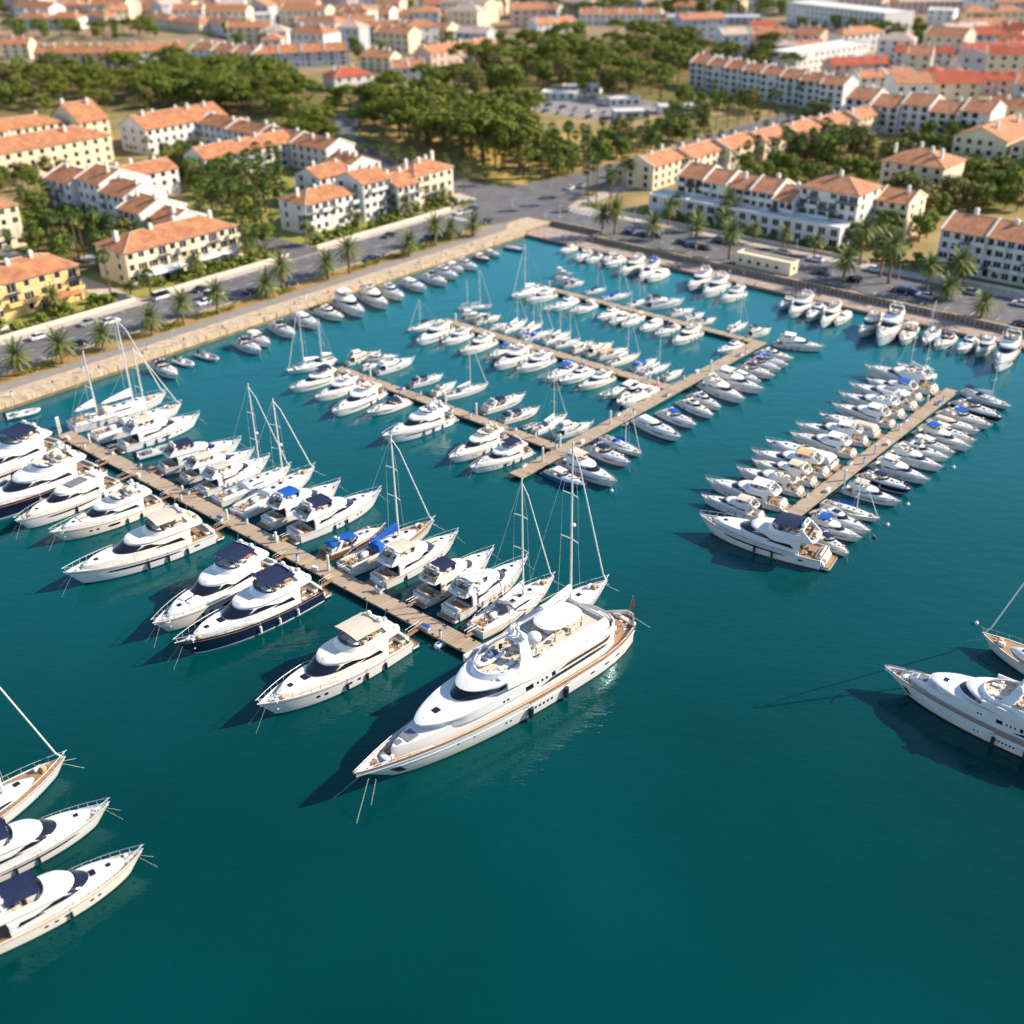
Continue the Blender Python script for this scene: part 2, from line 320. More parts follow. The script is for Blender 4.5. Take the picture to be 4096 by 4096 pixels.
WATER1 = (0.0, 0.031, 0.031); WATER2 = (0.0, 0.047, 0.049); WATER3 = (0.0, 0.138, 0.175); WAVE = 0.075
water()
sheet('ground', [(-1, -1500), (5000, -1500), (5000, 5000), (-3000, 5000), (-3000, 5.2), (-20, 5.2), (-20, 11), (-1, 11)], LAND, 'dry_ground')
sheet('lower_quay', [(-3000, -1.8), (-1, -1.8), (-1, 11), (-20, 11), (-20, 5.2), (-3000, 5.2)], LOW, 'stone_prom')
def face(name, pts, z0, z1, m):
    mb = MB()
    for p, q in zip(pts, pts[1:]): mb.poly([tuple(W(*p, z0)), tuple(W(*q, z0)), tuple(W(*q, z1)), tuple(W(*p, z1))])
    return tag(obj(name, mb.build(name, [m], 0)), None, None, None, 'structure')
def abbox(mb, a0, a1, b0, b1, z0, z1, m=0):
    P = [W(a, b, 0) for a, b in ((a0, b0), (a1, b0), (a1, b1), (a0, b1))]
    mb.loops([[(p.x, p.y, z0) for p in P], [(p.x, p.y, z1) for p in P]], m, True, True, True)
mb = MB(); abbox(mb, -1.0, -.4, -420, -1.8, -3, LAND - .004); abbox(mb, -1.35, -1.0, -420, -1.8, -3, .55, 1)
rr = random.Random(3); b = -300
while b < -4:                       # rough blocks of the quay edge
    w = 1.2 + rr.random() * 1.6; o = rr.random() * .22; abbox(mb, -1.05 - o, .3 + rr.random() * .5, b, b + w - .06, .2, LAND + .03 + rr.random() * .16, 2); b += w
tag(obj('quay_wall', mb.build('quay_wall', ['stone_coping', 'quay_wet', 'stone_coping'], 0)), None, None, None, 'structure')
mb = MB(); abbox(mb, -420, -1.0, -1.8, -1.2, -3, LOW + .06); abbox(mb, -420, -1.0, -2.0, -1.8, -3, .3, 1); abbox(mb, -1.0, -.7, -1.8, 11, LOW - .3, LAND - .01)
tag(obj('quay_wall', mb.build('quay_wall', ['stone_wall', 'concrete_dark'], 0)), None, None, None, 'structure')
def wall_thing(name, label, cat, a0, a1, b0, b1, z0, z1, m, cap=None, group=None):
    mb = MB(); P0 = W(a0, b0, z0); w, dd = a1 - a0, b1 - b0; X, Y = (dd, w)
    mb.box(0, X, 0, Y, 0, z1 - z0)
    o = obj(name, mb.build(name, [m], 0), None, P0, atan2(EB.y, EB.x)); tag(o, label, cat, group)
    if cap: mb = MB(); mb.box(-.06, X + .06, -.06, Y + .06, z1 - z0 + .002, z1 - z0 + .12); obj('coping', mb.build('coping', [cap], 0), o)
    return o
wall_thing('stone_wall', 'long rough stone wall between the lower walled quay and the road', 'wall', -420, -20.4, 5.0, 5.6, LOW, LAND + .55, 'stone_wall', 'stone_prom')
wall_thing('stone_wall', 'short stone wall across the head of the corner plaza', 'wall', -20.4, -1.0, 10.8, 11.4, LOW, LAND + .6, 'stone_wall', 'stone_prom')
wall_thing('stone_wall', 'stub of stone wall closing the side of the corner plaza', 'wall', -20.4, -19.8, 5.6, 10.8, LOW, LAND + .55, 'stone_wall', 'stone_prom')
Z = LAND
BE = -420
sheet('promenade', [(-.4, BE), (4.4, BE), (4.4, -4), (9, 2), (9, 11), (-.7, 11), (-.7, -1.8), (-.4, -1.8)], Z + .004, 'stone_coping')
sheet('path', [(4.4, BE), (8.0, BE), (8.0, -18), (10.5, 0), (9, 2), (4.4, -4)], Z + .008, 'path_grey')
sheet('verge', [(8.0, BE), (14, BE), (14, -22), (12.5, -12), (8.4, -16)], Z + .006, 'soil')
mb = MB(); abbox(mb, 13.8, 14.0, BE, -23, Z, Z + .13); abbox(mb, 29.6, 29.8, BE, -6, Z, Z + .13); tag(obj('kerb', mb.build('kerb', ['pavement'], 0)), None, None, None, 'structure')
sheet('road', [(14, BE), (29.6, BE), (29.6, 2), (14, 2), (14, -22)], Z + .010, 'asphalt')
sheet('pavement', [(29.8, BE), (32.6, BE), (32.6, 4), (29.8, 4)], Z + .10, 'pavement')
sheet('garden_ground', [(32.6, BE), (62, BE), (62, 20), (32.6, 20)], Z + .004, 'green_grass')
sheet('side_street', [(29.8, -63), (86, -60), (86, -53), (29.8, -52)], Z + .107, 'asphalt')
sheet('side_street', [(32.6, -114), (100, -112), (100, -107), (32.6, -108)], Z + .05, 'pavement')
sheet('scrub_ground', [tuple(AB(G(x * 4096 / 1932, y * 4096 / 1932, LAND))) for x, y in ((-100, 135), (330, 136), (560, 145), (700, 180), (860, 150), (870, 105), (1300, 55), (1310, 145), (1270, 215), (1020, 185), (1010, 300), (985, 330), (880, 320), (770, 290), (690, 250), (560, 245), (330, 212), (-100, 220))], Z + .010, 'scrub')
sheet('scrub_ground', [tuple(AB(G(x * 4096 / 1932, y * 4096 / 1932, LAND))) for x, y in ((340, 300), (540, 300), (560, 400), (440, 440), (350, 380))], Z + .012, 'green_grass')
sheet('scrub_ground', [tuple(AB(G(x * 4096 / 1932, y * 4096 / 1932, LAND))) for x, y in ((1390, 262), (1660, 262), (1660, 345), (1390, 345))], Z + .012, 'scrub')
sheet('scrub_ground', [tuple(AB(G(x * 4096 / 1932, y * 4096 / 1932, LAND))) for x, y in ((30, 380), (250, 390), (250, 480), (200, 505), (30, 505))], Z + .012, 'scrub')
sheet('town_ground', [tuple(AB(G(x * 4096 / 1932, y * 4096 / 1932, LAND))) for x, y in ((-600, -30), (2600, -30), (2600, 130), (1310, 140), (1300, 50), (870, 100), (860, 140), (330, 134), (-600, 130))], Z + .006, 'town_ground')
# junction and the roads that leave it
sheet('road', [(10.5, 0), (14, -10), (14, 2), (29.6, 2), (36, 18), (70, 20), (110, 30), (150, 52), (190, 90), (182, 98), (142, 62), (105, 41), (72, 33), (45, 36), (33, 60), (33, 260), (20, 260), (17, 90), (12, 40), (6, 27), (-300, 27), (-300, 8), (-20, 8), (-19, 13.5), (-1, 13.5), (9, 11)], Z + .014, 'asphalt')
sheet('pavement', [(-300, 27), (6, 27), (10, 38), (11, 90), (6, 90), (4, 40), (0, 31.5), (-300, 31.5)], Z + .018, 'pavement')
sheet('verge', [(-300, 5.6), (-20.4, 5.6), (-20.4, 8), (-300, 8)], Z + .018, 'soil')
sheet('pavement', [(32.6, 4), (36, 18), (46, 20), (46, 12), (36, 6)], Z + .03, 'pavement')
sheet('park_grass', [(36, 42), (60, 38), (100, 47), (140, 68), (150, 90), (60, 130), (36, 120)], Z + .02, 'gold_grass')
sheet('car_park', [(75, 150), (135, 150), (135, 205), (75, 205)], Z + .02, 'path_grey')
mb = MB()
for k in range(34):                  # bay lines along the promenade road
    b = -196 + k * 5.2
    abbox(mb, 14.2, 16.6, b, b + .14, Z + .014, Z + .018); abbox(mb, 27.4, 29.5, b + 1.7, b + 1.84, Z + .014, Z + .018)
for k in range(40): b = -200 + k * 5; abbox(mb, 21.7, 21.85, b, b + 2.2, Z + .014, Z + .018)
for k in range(40): a = -190 + k * 5; abbox(mb, a, a + 2.2, 17.4, 17.55, Z + .018, Z + .022)
for k in range(8): abbox(mb, 15.5 + k * 1.7, 16.3 + k * 1.7, -5, -2, Z + .018, Z + .022)
for k in range(22): a = -170 + k * 6.0; abbox(mb, a, a + .14, 9, 11.6, Z + .018, Z + .022)
for k in range(7): abbox(mb, -8 + k * 1.8, -7.2 + k * 1.8, 24.0, 26.6, Z + .018, Z + .022)
tag(obj('road_markings', mb.build('road_markings', ['paint_white'], 0)), None, None, None, 'structure')
wall_thing('garden_wall', 'long low white garden wall beside the promenade road, near the yellow houses', 'wall', 32.6, 32.95, -190, -110, Z, Z + 1.1, 'wall_white')
wall_thing('garden_wall', 'low white garden wall in front of the long yellow apartment house', 'wall', 32.6, 32.95, -104, -62, Z, Z + 1.1, 'wall_white')
wall_thing('garden_wall', 'low white garden wall in front of the white apartment terrace by the junction', 'wall', 32.6, 32.95, -52, 2, Z, Z + 1.1, 'wall_white')
wall_thing('garden_wall', 'low white wall in front of the shaded white apartment terrace', 'wall', -92, -10, 31.6, 31.95, Z, Z + .9, 'wall_white')
wall_thing('garden_wall', 'low white wall in front of the white apartment house by the picture edge', 'wall', -200, -106, 31.6, 31.95, Z, Z + .9, 'wall_white')
# ---- piers
def pier(label, a0, a1, b0, b1, along_a, shore_piles):
    ln = (a1 - a0) if along_a else (b1 - b0); wd = (b1 - b0) if along_a else (a1 - a0)
    ax = EA if along_a else EB; mid = (b0 + b1) / 2 if along_a else (a0 + a1) / 2
    org = W(a0, mid, 0) if along_a else W(mid, b0, 0)
    r = thing('wooden_pier', org, atan2(ax.y, ax.x), label, 'pier')
    mb = MB(); n = int(ln / 6) + 1
    for i in range(n):
        x0, x1 = ln * i / n, ln * (i + 1) / n - .05
        mb.rbox(x0, x1, -wd / 2, wd / 2, .62, .82, .05)
    obj('deck', mb.build('deck', ['pier_boards'], 0), r)
    mb = MB()
    for y in (-wd / 2 + .08, wd / 2 - .2): mb.box(.05, ln - .05, y, y + .12, .38, .615)
    x = 1.0
    while x < ln: mb.box(x - .1, x + .1, -wd / 2 + .2, wd / 2 - .2, .4, .6); x += 3
    obj('beam', mb.build('beam', ['concrete_dark'], 0), r)
    mb = MB(); mb.tube([(0, 0, -2), (0, 0, .6)], .18, 7); pm = mb.build('pile', ['concrete_dark']); x = 1.5
    while x < ln:
        for y in (-wd / 2 + .35, wd / 2 - .35): obj('pile', pm, r, (x, y, 0))
        x += 6
    mb = MB(); mb.rbox(-.22, .22, -.06, .06, .825, .95, .04); pm = mb.build('cleat', ['engine_black']); x = 2.0; rp = random.Random(int(ln * 10))
    while x < ln - 1:
        for y in (-wd / 2 + .22, wd / 2 - .22): obj('cleat', pm, r, (x, y, 0))
        x += 4 + rp.random() * 1.5
    return r
for nm, lab in (('near', 'near wooden pier lined with large motor yachts, ending at the superyacht'), ('second', 'second wooden pier from the viewer, running into the long cross pier'), ('third', 'third wooden pier, with many small sailing boats along its far side'), ('farthest', 'farthest wooden pier, meeting the cross pier at its inner end'), ('cross', 'long cross pier that joins three narrower piers'), ('detached', 'detached wooden pier packed with boats, apart from all other piers')):
    a0, a1, b0, b1 = PIER_RECT[nm]
    if nm in ('second', 'third', 'farthest'): a0 = -96.5 if nm != 'farthest' else -96.5
    pier(lab, a0, a1, b0, b1, nm not in ('cross', 'detached'), 0)
# ================================================================== boats
class Hull:
    def __init__(s, L, B, fs, fb, tr=.84, p=2.3, t0=.38, rake=.10, bw=.3, wlf=.5, sp=1):
        s.sp = sp
        s.L, s.B, s.fs, s.fb, s.tr, s.p, s.t0, s.rake, s.bw, s.wlf = L, B, fs, fb, tr, p, t0, rake, bw, wlf
    def hb(s, t):
        t = min(max(t, 0), 1)
        if t < s.t0: return s.B / 2 * (s.tr + (1 - s.tr) * sin(pi / 2 * t / s.t0)**s.sp)
        u = (t - s.t0) / (1 - s.t0); return s.B / 2 * max(0, 1 - u**s.p)**.92
    def sh(s, t): return s.fs + (s.fb - s.fs) * max(0, t)**1.7
    def hbx(s, x): return s.hb(x / s.L)
    def deckz(s, x): return s.sh(x / s.L) - s.bw
    def pt(s, t, k, side, off=0):
        z = k * s.sh(t) if k >= 0 else k * 1.4
        wl = .95 - s.wlf * t**3
        w = s.hb(t) * (wl + (1 - wl) * max(k, 0)**.75) * (1 if k >= 0 else .8)
        return (t * s.L - (1 - k) * s.rake * s.L * t**6, side * (w + off * (1 if w > .05 else 0)), z)
    def ts(s, n=26): return [1 - (1 - i / n)**1.35 for i in range(n + 1)]
    def mesh(s, name, mats, boot=.10, bootm=1):
        mb = MB(); ks = [-.35, 0, boot, .35, .7, 1]
        ts = s.ts(); rings = []
        for t in ts:
            rings.append([s.pt(t, k, 1) for k in reversed(ks)] + [s.pt(t, k, -1) for k in ks])
        nk = len(ks)
        mf = lambda i, j: bootm if j in (nk - 2, nk - 3, nk, nk + 1) or j == nk - 1 else 0
        mb.loops(rings, closed=False, mf=mf)
        mb.poly(rings[0], 0)
        ins = .05 * s.B ** .5
        for sd in (1, -1):
            a = []
            for t in ts:
                x, y, z = s.pt(t, 1, sd); yi = sd * max(abs(y) - ins, 0); xi = min(x, s.L - ins * 1.5)
                dz = s.deckz(x) - .02
                a.append([(x, y, z), (xi, yi, z), (xi, yi, dz)])
            mb.loops(a, 0, closed=False)
        y0 = s.hb(0) - ins
        mb.poly([(0.0, y0, s.fs), (0, -y0, s.fs), (.12, -y0, s.fs), (.12, y0, s.fs)], 0)
        mb.poly([(.12, y0, s.fs), (.12, -y0, s.fs), (.12, -y0, s.deckz(0)), (.12, y0, s.deckz(0))], 0)
        return mb.build(name, mats)
    def deck(s, name, mats, x0=.12, x1=None):
        mb = MB(); ins = .05 * s.B**.5; r = []
        x1 = x1 or s.L - ins
        for i in range(25):
            x = x0 + (x1 - x0) * (1 - (1 - i / 24)**1.3); y = max(s.hbx(x) - ins + .01, .01); z = s.deckz(x)
            r.append([(x, y, z), (x, y * .33, z + .03), (x, -y * .33, z + .03), (x, -y, z)])
        mb.loops(r, 0, closed=False); return mb.build(name, mats)
    def strip(s, name, mats, k0, k1, off, t0=0, t1=1, boot=False):
        mb = MB()
        for sd in (1, -1):
            a = []
            for t in s.ts(24):
                t = t0 + (t1 - t0) * t
                p0, p1 = s.pt(t, k0, sd, off), s.pt(t, k1, sd, off)
                if t > .999: p0 = (p0[0] + off, 0, p0[2]); p1 = (p1[0] + off, 0, p1[2])
                a.append([s.pt(t, k0 - .001, sd, -.01), p0, p1, s.pt(t, k1 + .001, sd, -.01)])
            mb.loops(a, 0, closed=False)
        return mb.build(name, mats)
    def panel(s, mb, t0, t1, k0, k1, off=.012, n=4, m=0, sides=(1, -1), soft=False):
        "a window or mark laid on the hull side"
        for sd in sides:
            a = []
            for i in range(n + 1):
                v = i / n; t = t0 + (t1 - t0) * v; e = 0
                if soft: e = (k1 - k0) * .5 * (1 - max(0, 1 - abs(2 * v - 1)**3)**.5)
                a.append([s.pt(t, k0 + e - .0, sd, -.02), s.pt(t, k0 + e, sd, off), s.pt(t, k1 - e, sd, off), s.pt(t, k1 - e, sd, -.02)])
            mb.loops(a, m, closed=False, capa=False)
    def rail(s, name, mats, t0=.55, h=.75, r=.025, n=9, tip=True, base=None):
        mb = MB()
        for sd in (1, -1):
            path = []
            for i in range(n + 1):
                t = t0 + (.985 - t0) * i / n; p = s.pt(t, 1, sd, -.08); hh = h * min(1, .35 + i * .35)
                path.append((p[0] + (.25 * h if i == n else 0), p[1], p[2] + hh))
                if i: mb.tube([p, path[-1]], r * .9, 4)
            mb.tube(path, r, 4)
        if tip:
            p = s.pt(.985, 1, 1, -.08); mb.tube([(p[0] + .25 * h, p[1], p[2] + h), (s.L + .35 * h, 0, p[2] + h), (p[0] + .25 * h, -p[1], p[2] + h)], r, 4)
        return mb.build(name, mats, 0)

class Tier:
    "a rounded deckhouse: levels are (z, x aft, x fore, half width)"
    US = [0, .006, .02, .05, .12, .25, .38, .5, .6, .68, .75, .81, .86, .90, .93, .96, .98, .993, 1]
    def __init__(s, lv, hull=None, us=.55, pn=2.3, walk=.3, ua=0): s.lv, s.h, s.us, s.pn, s.walk, s.ua = lv, hull, us, pn, walk, ua
    def at(s, z):
        lv = s.lv
        if z <= lv[0][0]: return lv[0][1:]
        for a, b in zip(lv, lv[1:]):
            if z <= b[0]:
                f = (z - a[0]) / max(1e-6, b[0] - a[0]); return tuple(p + (q - p) * f for p, q in zip(a[1:], b[1:]))
        return lv[-1][1:]
    def pt(s, u, z, side, off=0):
        xa, xf, w = s.at(z); x = xa + (xf + off - xa) * u
        if s.h: w = min(w, max(s.h.hbx(x) - s.walk, .06))
        n = max(0, 1 - (max(0, u - s.us) / (1 - s.us))**s.pn)**.48
        if s.ua and u < s.ua: n *= max(0, 1 - ((s.ua - u) / s.ua)**2.2)**.5
        return Vector((x, side * (w + off) * n, z))
    def loop(s, z, off=0): return [s.pt(u, z, 1, off) for u in s.US] + [s.pt(u, z, -1, off) for u in reversed(s.US[:-1])]
    def body(s, mb, m=0, top=True, aft=True, mf=None):
        L = [s.loop(l[0]) for l in s.lv]
        mb.loops(L, m, closed=aft, mf=mf)
        if top:
            z = s.lv[-1][0]; a = [[s.pt(u, z, 1), s.pt(u, z, .33) + Vector((0, 0, .03)), s.pt(u, z, -.33) + Vector((0, 0, .03)), s.pt(u, z, -1)] for u in s.US]
            mb.loops(a, m, closed=False)
    def cap(s, mb, z, m=0, off=0):
        mb.loops([[s.pt(u, z, 1, off), s.pt(u, z, -1, off)] for u in s.US], m, closed=False)
    def ring(s, mb, z0, z1, th, m=0):
        "an open parapet with thickness th"
        o0, o1 = s.loop(z0), s.loop(z1); i1, i0 = s.loop(z1, -th), s.loop(z0, -th)
        mb.loops([o0, o1, i1, i0], m, closed=True)
    def band(s, mb, u0, u1, zl, zh, side, off=.025, nu=10, nz=3, m=0):
        a = []
        for i in range(nu + 1):
            v = i / nu; u = u0 + (u1 - u0) * v; l, h = zl(v), max(zh(v), zl(v) + .002)
            a.append([s.pt(u, l, side, -.01)] + [s.pt(u, l + (h - l) * j / nz, side, off) for j in range(nz + 1)] + [s.pt(u, h, side, -.01)])
        mb.loops(a, m, closed=False)
    def screen(s, mb, u0, zl, zh, off=.03, n=22, nz=3, m=0):
        "a windscreen wrapped round the nose"
        a = []
        for i in range(n + 1):
            q = -1 + 2 * i / n; sd = 1 if q >= 0 else -1; aq = abs(q); u = 1 - (1 - u0) * aq**1.7
            l, h = zl(aq), max(zh(aq), zl(aq) + .002)
            a.append([s.pt(u, l, sd, -.01)] + [s.pt(u, l + (h - l) * j / nz, sd, off) for j in range(nz + 1)] + [s.pt(u, h, sd, -.01)])
        mb.loops(a, m, closed=False)

def canopy(mb, x0, x1, w, z, camber=.22, drop=.0, n=6, th=.05, m=0, seams=True):
    rings = []
    for i in range(n + 1):
        x = x0 + (x1 - x0) * i / n; sag = -.05 * (1 - abs(((i * 2.0 / n * 1.5) % 1) * 2 - 1)) if seams else 0
        e = drop * (1 if i in (0, n) else 0)
        up = [(x, w * k, z - e + camber * (1 - k * k) + sag) for k in (-1, -.6, -.2, .2, .6, 1)]
        rings.append(up + [(p[0], p[1] * .99, p[2] - th) for p in reversed(up)])
    mb.loops(rings, m, True, True, True)

PROTO = {}
def proto(kind): PROTO[kind] = []; return PROTO[kind]
def part(lst, name, mesh, parent=-1, t=''): lst.append((name, parent, mesh, t)); return len(lst) - 1
def fender_mesh(h, t, k, r=.17, l=.95, nm='fender', m='fender_dark', side=1):
    mb = MB(); p = h.pt(t, k, side, r * .9)
    mb.tube([(p[0], p[1], p[2] - l * .5), (p[0], p[1], p[2] - l * .42), (p[0], p[1], p[2] + l * .42), (p[0], p[1], p[2] + l * .5)], r, 8)
    q = h.pt(t, 1, side, 0); mb.tube([(p[0], p[1], p[2] + l * .5), (q[0], q[1], q[2] + .05)], .02, 4)
    return mb.build(nm, [m])
def mooring_mesh(h, r=.013):
    mb = MB(); z = h.fb * .75
    for y, dx, dy in ((.25, 1.5, .7), (-.25, 1.2, -.8)):
        mb.tube([(h.L * .965, y, z), (h.L + dx, y + dy, -.3)], r, 4)
    return mb.build('mooring_line', ['rope'], 0)
def gear(P, seed, boxes, n, mats=('canvas_grey', 'teak_rail', 'cushion_white', 'cushion_dark', 'canvas_tan', 'rib_grey', 'gelcoat')):
    "loose gear lying about: bags, coils, folded cushions, boxes"
    rn = random.Random(seed); mb = MB()
    for _ in range(n):
        x0, x1, y0, y1, z = rn.choice(boxes); x = x0 + (x1 - x0) * rn.random(); y = y0 + (y1 - y0) * rn.random(); w, d, h = .12 + .25 * rn.random(), .1 + .2 * rn.random(), .12 + .4 * rn.random()**2
        if rn.random() < .25: mb.tube([(x + .3 * cos(t * .7), y + .3 * sin(t * .7), z + .05) for t in range(10)], .06, 4, rn.randrange(len(mats)))
        else: mb.rbox(x - w, x + w, y - d, y + d, z, z + h, .06, rn.randrange(len(mats)))
    part(P, 'deck_gear', mb.build('deck_gear', list(mats)), t='gear')
def seats(mb, x0, x1, w, z, m=0, table=1):
    "a U of cushions open aft, with a table"
    mb.rbox(x0, x1, w - .6, w, z, z + .42, .1, m); mb.rbox(x0, x1, -w, -w + .6, z, z + .42, .1, m)
    mb.rbox(x1 - .6, x1, -w + .62, w - .62, z, z + .42, .1, m)
    mb.rbox(x0, x1, w - .16, w + .02, z + .42, z + .8, .06, m); mb.rbox(x0, x1, -w - .02, -w + .16, z + .42, z + .8, .06, m)
    mb.rbox((x0 + x1) / 2 - .6, (x0 + x1) / 2 + .4, -.45, .45, z + .3, z + .62, .08, table)

# ---- flybridge motor yacht, 20 m
def make_fly(kind, coupe=False, var=0):
    P = proto(kind); h = Hull(20, 5.3, 1.75, 2.95, .86, 2.35, .36, .11, .34)
    hu = part(P, 'hull', h.mesh('hull', ['hull_white', 'boot_stripe']))
    part(P, 'deck', h.deck('deck', ['deck_white']), t='deck')
    part(P, 'rub_rail', h.strip('rub_rail', ['teak_rail'], .86, .90, .03))
    PL = {0: [(t, t + .028, .45, .62, 6) for t in (.34, .40, .46, .62, .67)], 1: [(.25, .78, .58, .74, 16), (.12, .17, .5, .66, 5)], 2: [(.42, .55, .42, .64, 8), (.62, .65, .46, .62, 6), (.68, .71, .46, .62, 6)]}[var]
    for t0, t1, k0, k1, n in PL:
        for sd in (1, -1): mb = MB(); h.panel(mb, t0, t1, k0, k1, n=n, soft=True, sides=(sd,)); part(P, 'portlight', mb.build('portlight', ['glass_dark']), hu)
    if var != 1:
        for sd in (1, -1):
            mb = MB(); p = h.pt(.94, .45, sd, .02); mb.ball(p, .13, 4); part(P, 'anchor_pocket', mb.build('anchor_pocket', ['steel']), hu)
    # low trunk on the foredeck
    zf = 3.12 + .04 * var
    tr = Tier([(1.4, 6, 17.9, 2.05), (2.6, 6, 17.8, 2.0), (zf - .12, 6, 17.5, 1.92), (zf, 6, 17.0, 1.7)], h, .80, 2.3, .55)
    mb = MB(); tr.body(mb); c = part(P, 'coachroof', mb.build('coachroof', ['gelcoat']))
    mb = MB(); mb.rbox(15.4, 16.0, -.3, .3, zf + .005, zf + .09, .1)
    if var != 1: part(P, 'hatch', mb.build('hatch', ['glass_dark']), c); mb = MB()
    if var != 1: mb.rbox(12.9 + var * .3, 14.1 + var * .3, -.5, .5, zf + .005, zf + .085, .12)
    part(P, 'hatch', mb.build('hatch', ['glass_dark']), c)
    if var == 2:
        mb = MB(); mb.rbox(12.9, 14.8, .15, 1.2, zf + .01, zf + .16, .1); mb.rbox(12.9, 14.8, -1.2, -.15, zf + .01, zf + .16, .1)
        part(P, 'sunpad', mb.build('sunpad', ['cushion']), c)
    mb = MB(); zb = h.deckz(18.6); mb.rbox(18.1, 18.6, -.2, .2, zb, zb + .35, .08); mb.rbox(17.7, 18.0, .35, .6, zb, zb + .25, .05); mb.rbox(17.7, 18.0, -.6, -.35, zb, zb + .25, .05)
    mb.tube([(18.5, 0, zb + .2), (20.1, 0, h.fb + .08)], .07, 5)
    part(P, 'windlass', mb.build('windlass', ['steel']))
    # saloon
    top = 4.25
    sa = Tier([(1.5, 3.4, 13.9, 2.14), (2.9, 3.4, 13.7, 2.14), (3.25, 3.4, 13.3, 2.12), (4.0, 3.2, 11.6, 2.0), (top, 3.1, 11.2, 1.88)], h, .66, 2.3, .42)
    mb = MB(); sa.body(mb); s_ = part(P, 'deckhouse', mb.build('deckhouse', ['gelcoat']))
    mb = MB(); sa.screen(mb, .80, lambda q: 3.26 + .08 * q**3, lambda q: 3.98 - .10 * q**6)
    part(P, 'windscreen', mb.build('windscreen', ['glass_dark']), s_)
    mb = MB()
    lens = lambda lo, hi, e: (lambda v: lo + e * v)
    for sd in (1, -1):
        mb = MB()
        k1 = .10 * (var - 1)
        sa.band(mb, .08, .50 + k1, lambda v: 2.50 + .34 * v, lambda v: 2.50 + .34 * v + .62 * max(0, min(1, v * 7) * (1 - v)**.6), sd, nu=14)
        sa.band(mb, .36 + k1, .80, lambda v: 3.02 + .34 * v, lambda v: 3.02 + .34 * v + .50 * max(0, min(1, v * 1.6)) * (1 if v < .9 else (1 - v) * 10 * .9 + .1), sd, nu=16)
        part(P, 'side_window', mb.build('side_window', ['glass_dark']), s_)
    mb = MB(); mb.box(3.34, 3.375, -1.75, 1.75, 1.55, 3.55); part(P, 'saloon_door', mb.build('saloon_door', ['glass_dark']), s_)
    # cockpit
    mb = MB(); dz = h.deckz(1); mb.box(.14, 3.35, -2.02, 2.02, dz + .035, dz + .06); part(P, 'cockpit_sole', mb.build('cockpit_sole', ['teak'], None))
    mb = MB(); mb.rbox(.35, 1.1, -1.6, 1.6, dz + .06, dz + .5, .12); mb.rbox(.22, .5, -1.6, 1.6, dz + .5, dz + .95, .08); mb.rbox(1.3, 2.2, -.7, .7, dz + .55, dz + .63, .1, 1); mb.tube([(1.75, 0, dz + .06), (1.75, 0, dz + .56)], .08, 6, 1)
    part(P, 'cockpit_sofa', mb.build('cockpit_sofa', ['cushion', 'teak']))
    sw = Tier([(.30, -1.55 * -1, 0, 2.1), (.48, 1.55, 0, 2.1)], None, .5, 3)
    mb = MB(); mb.rbox(-1.45, 0.02, -2.15, 2.15, .32, .5, .3); w_ = part(P, 'swim_platform', mb.build('swim_platform', ['gelcoat']))
    mb = MB(); mb.rbox(-1.35, -.05, -2.0, 2.0, .5, .53, .25); part(P, 'platform_deck', mb.build('platform_deck', ['teak']), w_, 'aftteak')
    mb = MB(); mb.rbox(-.55, .05, -1.25, 1.25, .53, h.fs - .1, .15); mb.box(-.5, 0, 1.35, 1.9, .53, 1.0); mb.box(-.25, 0, 1.35, 1.9, 1.0, 1.35); mb.box(-.5, 0, -1.9, -1.35, .53, 1.0); mb.box(-.25, 0, -1.9, -1.35, 1.0, 1.35)
    part(P, 'transom', mb.build('transom', ['gelcoat']))
    # upper deck
    zf = 4.36
    sl_ = Tier([(top - .22, 1.2, 11.5, 2.2), (top - .06, 1.1, 11.65, 2.26), (top + .06, 1.1, 11.5, 2.22), (zf + .02, 1.2, 11.1, 2.1)], h, .68, 2.3, .36, .04)
    if not coupe:
        mb = MB(); sl_.body(mb)
        co = Tier([(zf - .04, 2.3, 9.0, 2.1), (zf + .35, 2.3, 8.8, 2.08), (zf + .66, 2.4, 8.3, 2.0)], h, .70, 2.3, .45)
        co.ring(mb, zf - .02, zf + .66, .14)
        fb = part(P, 'flybridge', mb.build('flybridge', ['gelcoat']))
        mb = MB(); co.cap(mb, zf + .06, 0, -.13); part(P, 'flybridge_sole', mb.build('flybridge_sole', ['teak']), fb, 'sole')
        mb = MB(); co.screen(mb, .72, lambda q: zf + .64, lambda q: zf + .98 - .3 * q**4, .0); part(P, 'wind_deflector', mb.build('wind_deflector', ['glass_blue']), fb)
        mb = MB(); seats(mb, 3.0, 5.3, 1.72, zf + .06); mb.rbox(5.8, 6.4, .2, 1.5, zf + .06, zf + .55, .1); mb.rbox(5.65, 5.85, .2, 1.5, zf + .5, zf + 1.0, .06)
        mb.rbox(6.0, 7.6, -1.6, -.4, zf + .06, zf + .45, .12)
        part(P, 'seating', mb.build('seating', ['cushion', 'cushion_white']), fb)
        mb = MB(); mb.rbox(7.1, 7.8, .1, 1.6, zf + .06, zf + .9, .15); mb.ball((7.0, .85, zf + .85), .22, 5, 1, sx=.3); part(P, 'helm', mb.build('helm', ['gelcoat', 'rubber']), fb)
        mb = MB()
        for sd in (1, -1):
            r = []
            for x, z, wx in ((1.5, zf - .05, 1.5), (2.2, zf + .6, 1.15), (2.9, zf + 1.25, .8), (3.3, zf + 1.6, .62)):
                y = sd * (2.02 - .12 * (z - zf)); r.append([(x, y + .07, z), (x + wx, y + .07, z), (x + wx, y - .09, z), (x, y - .09, z)])
            mb.loops(r, 0, True, True, True)
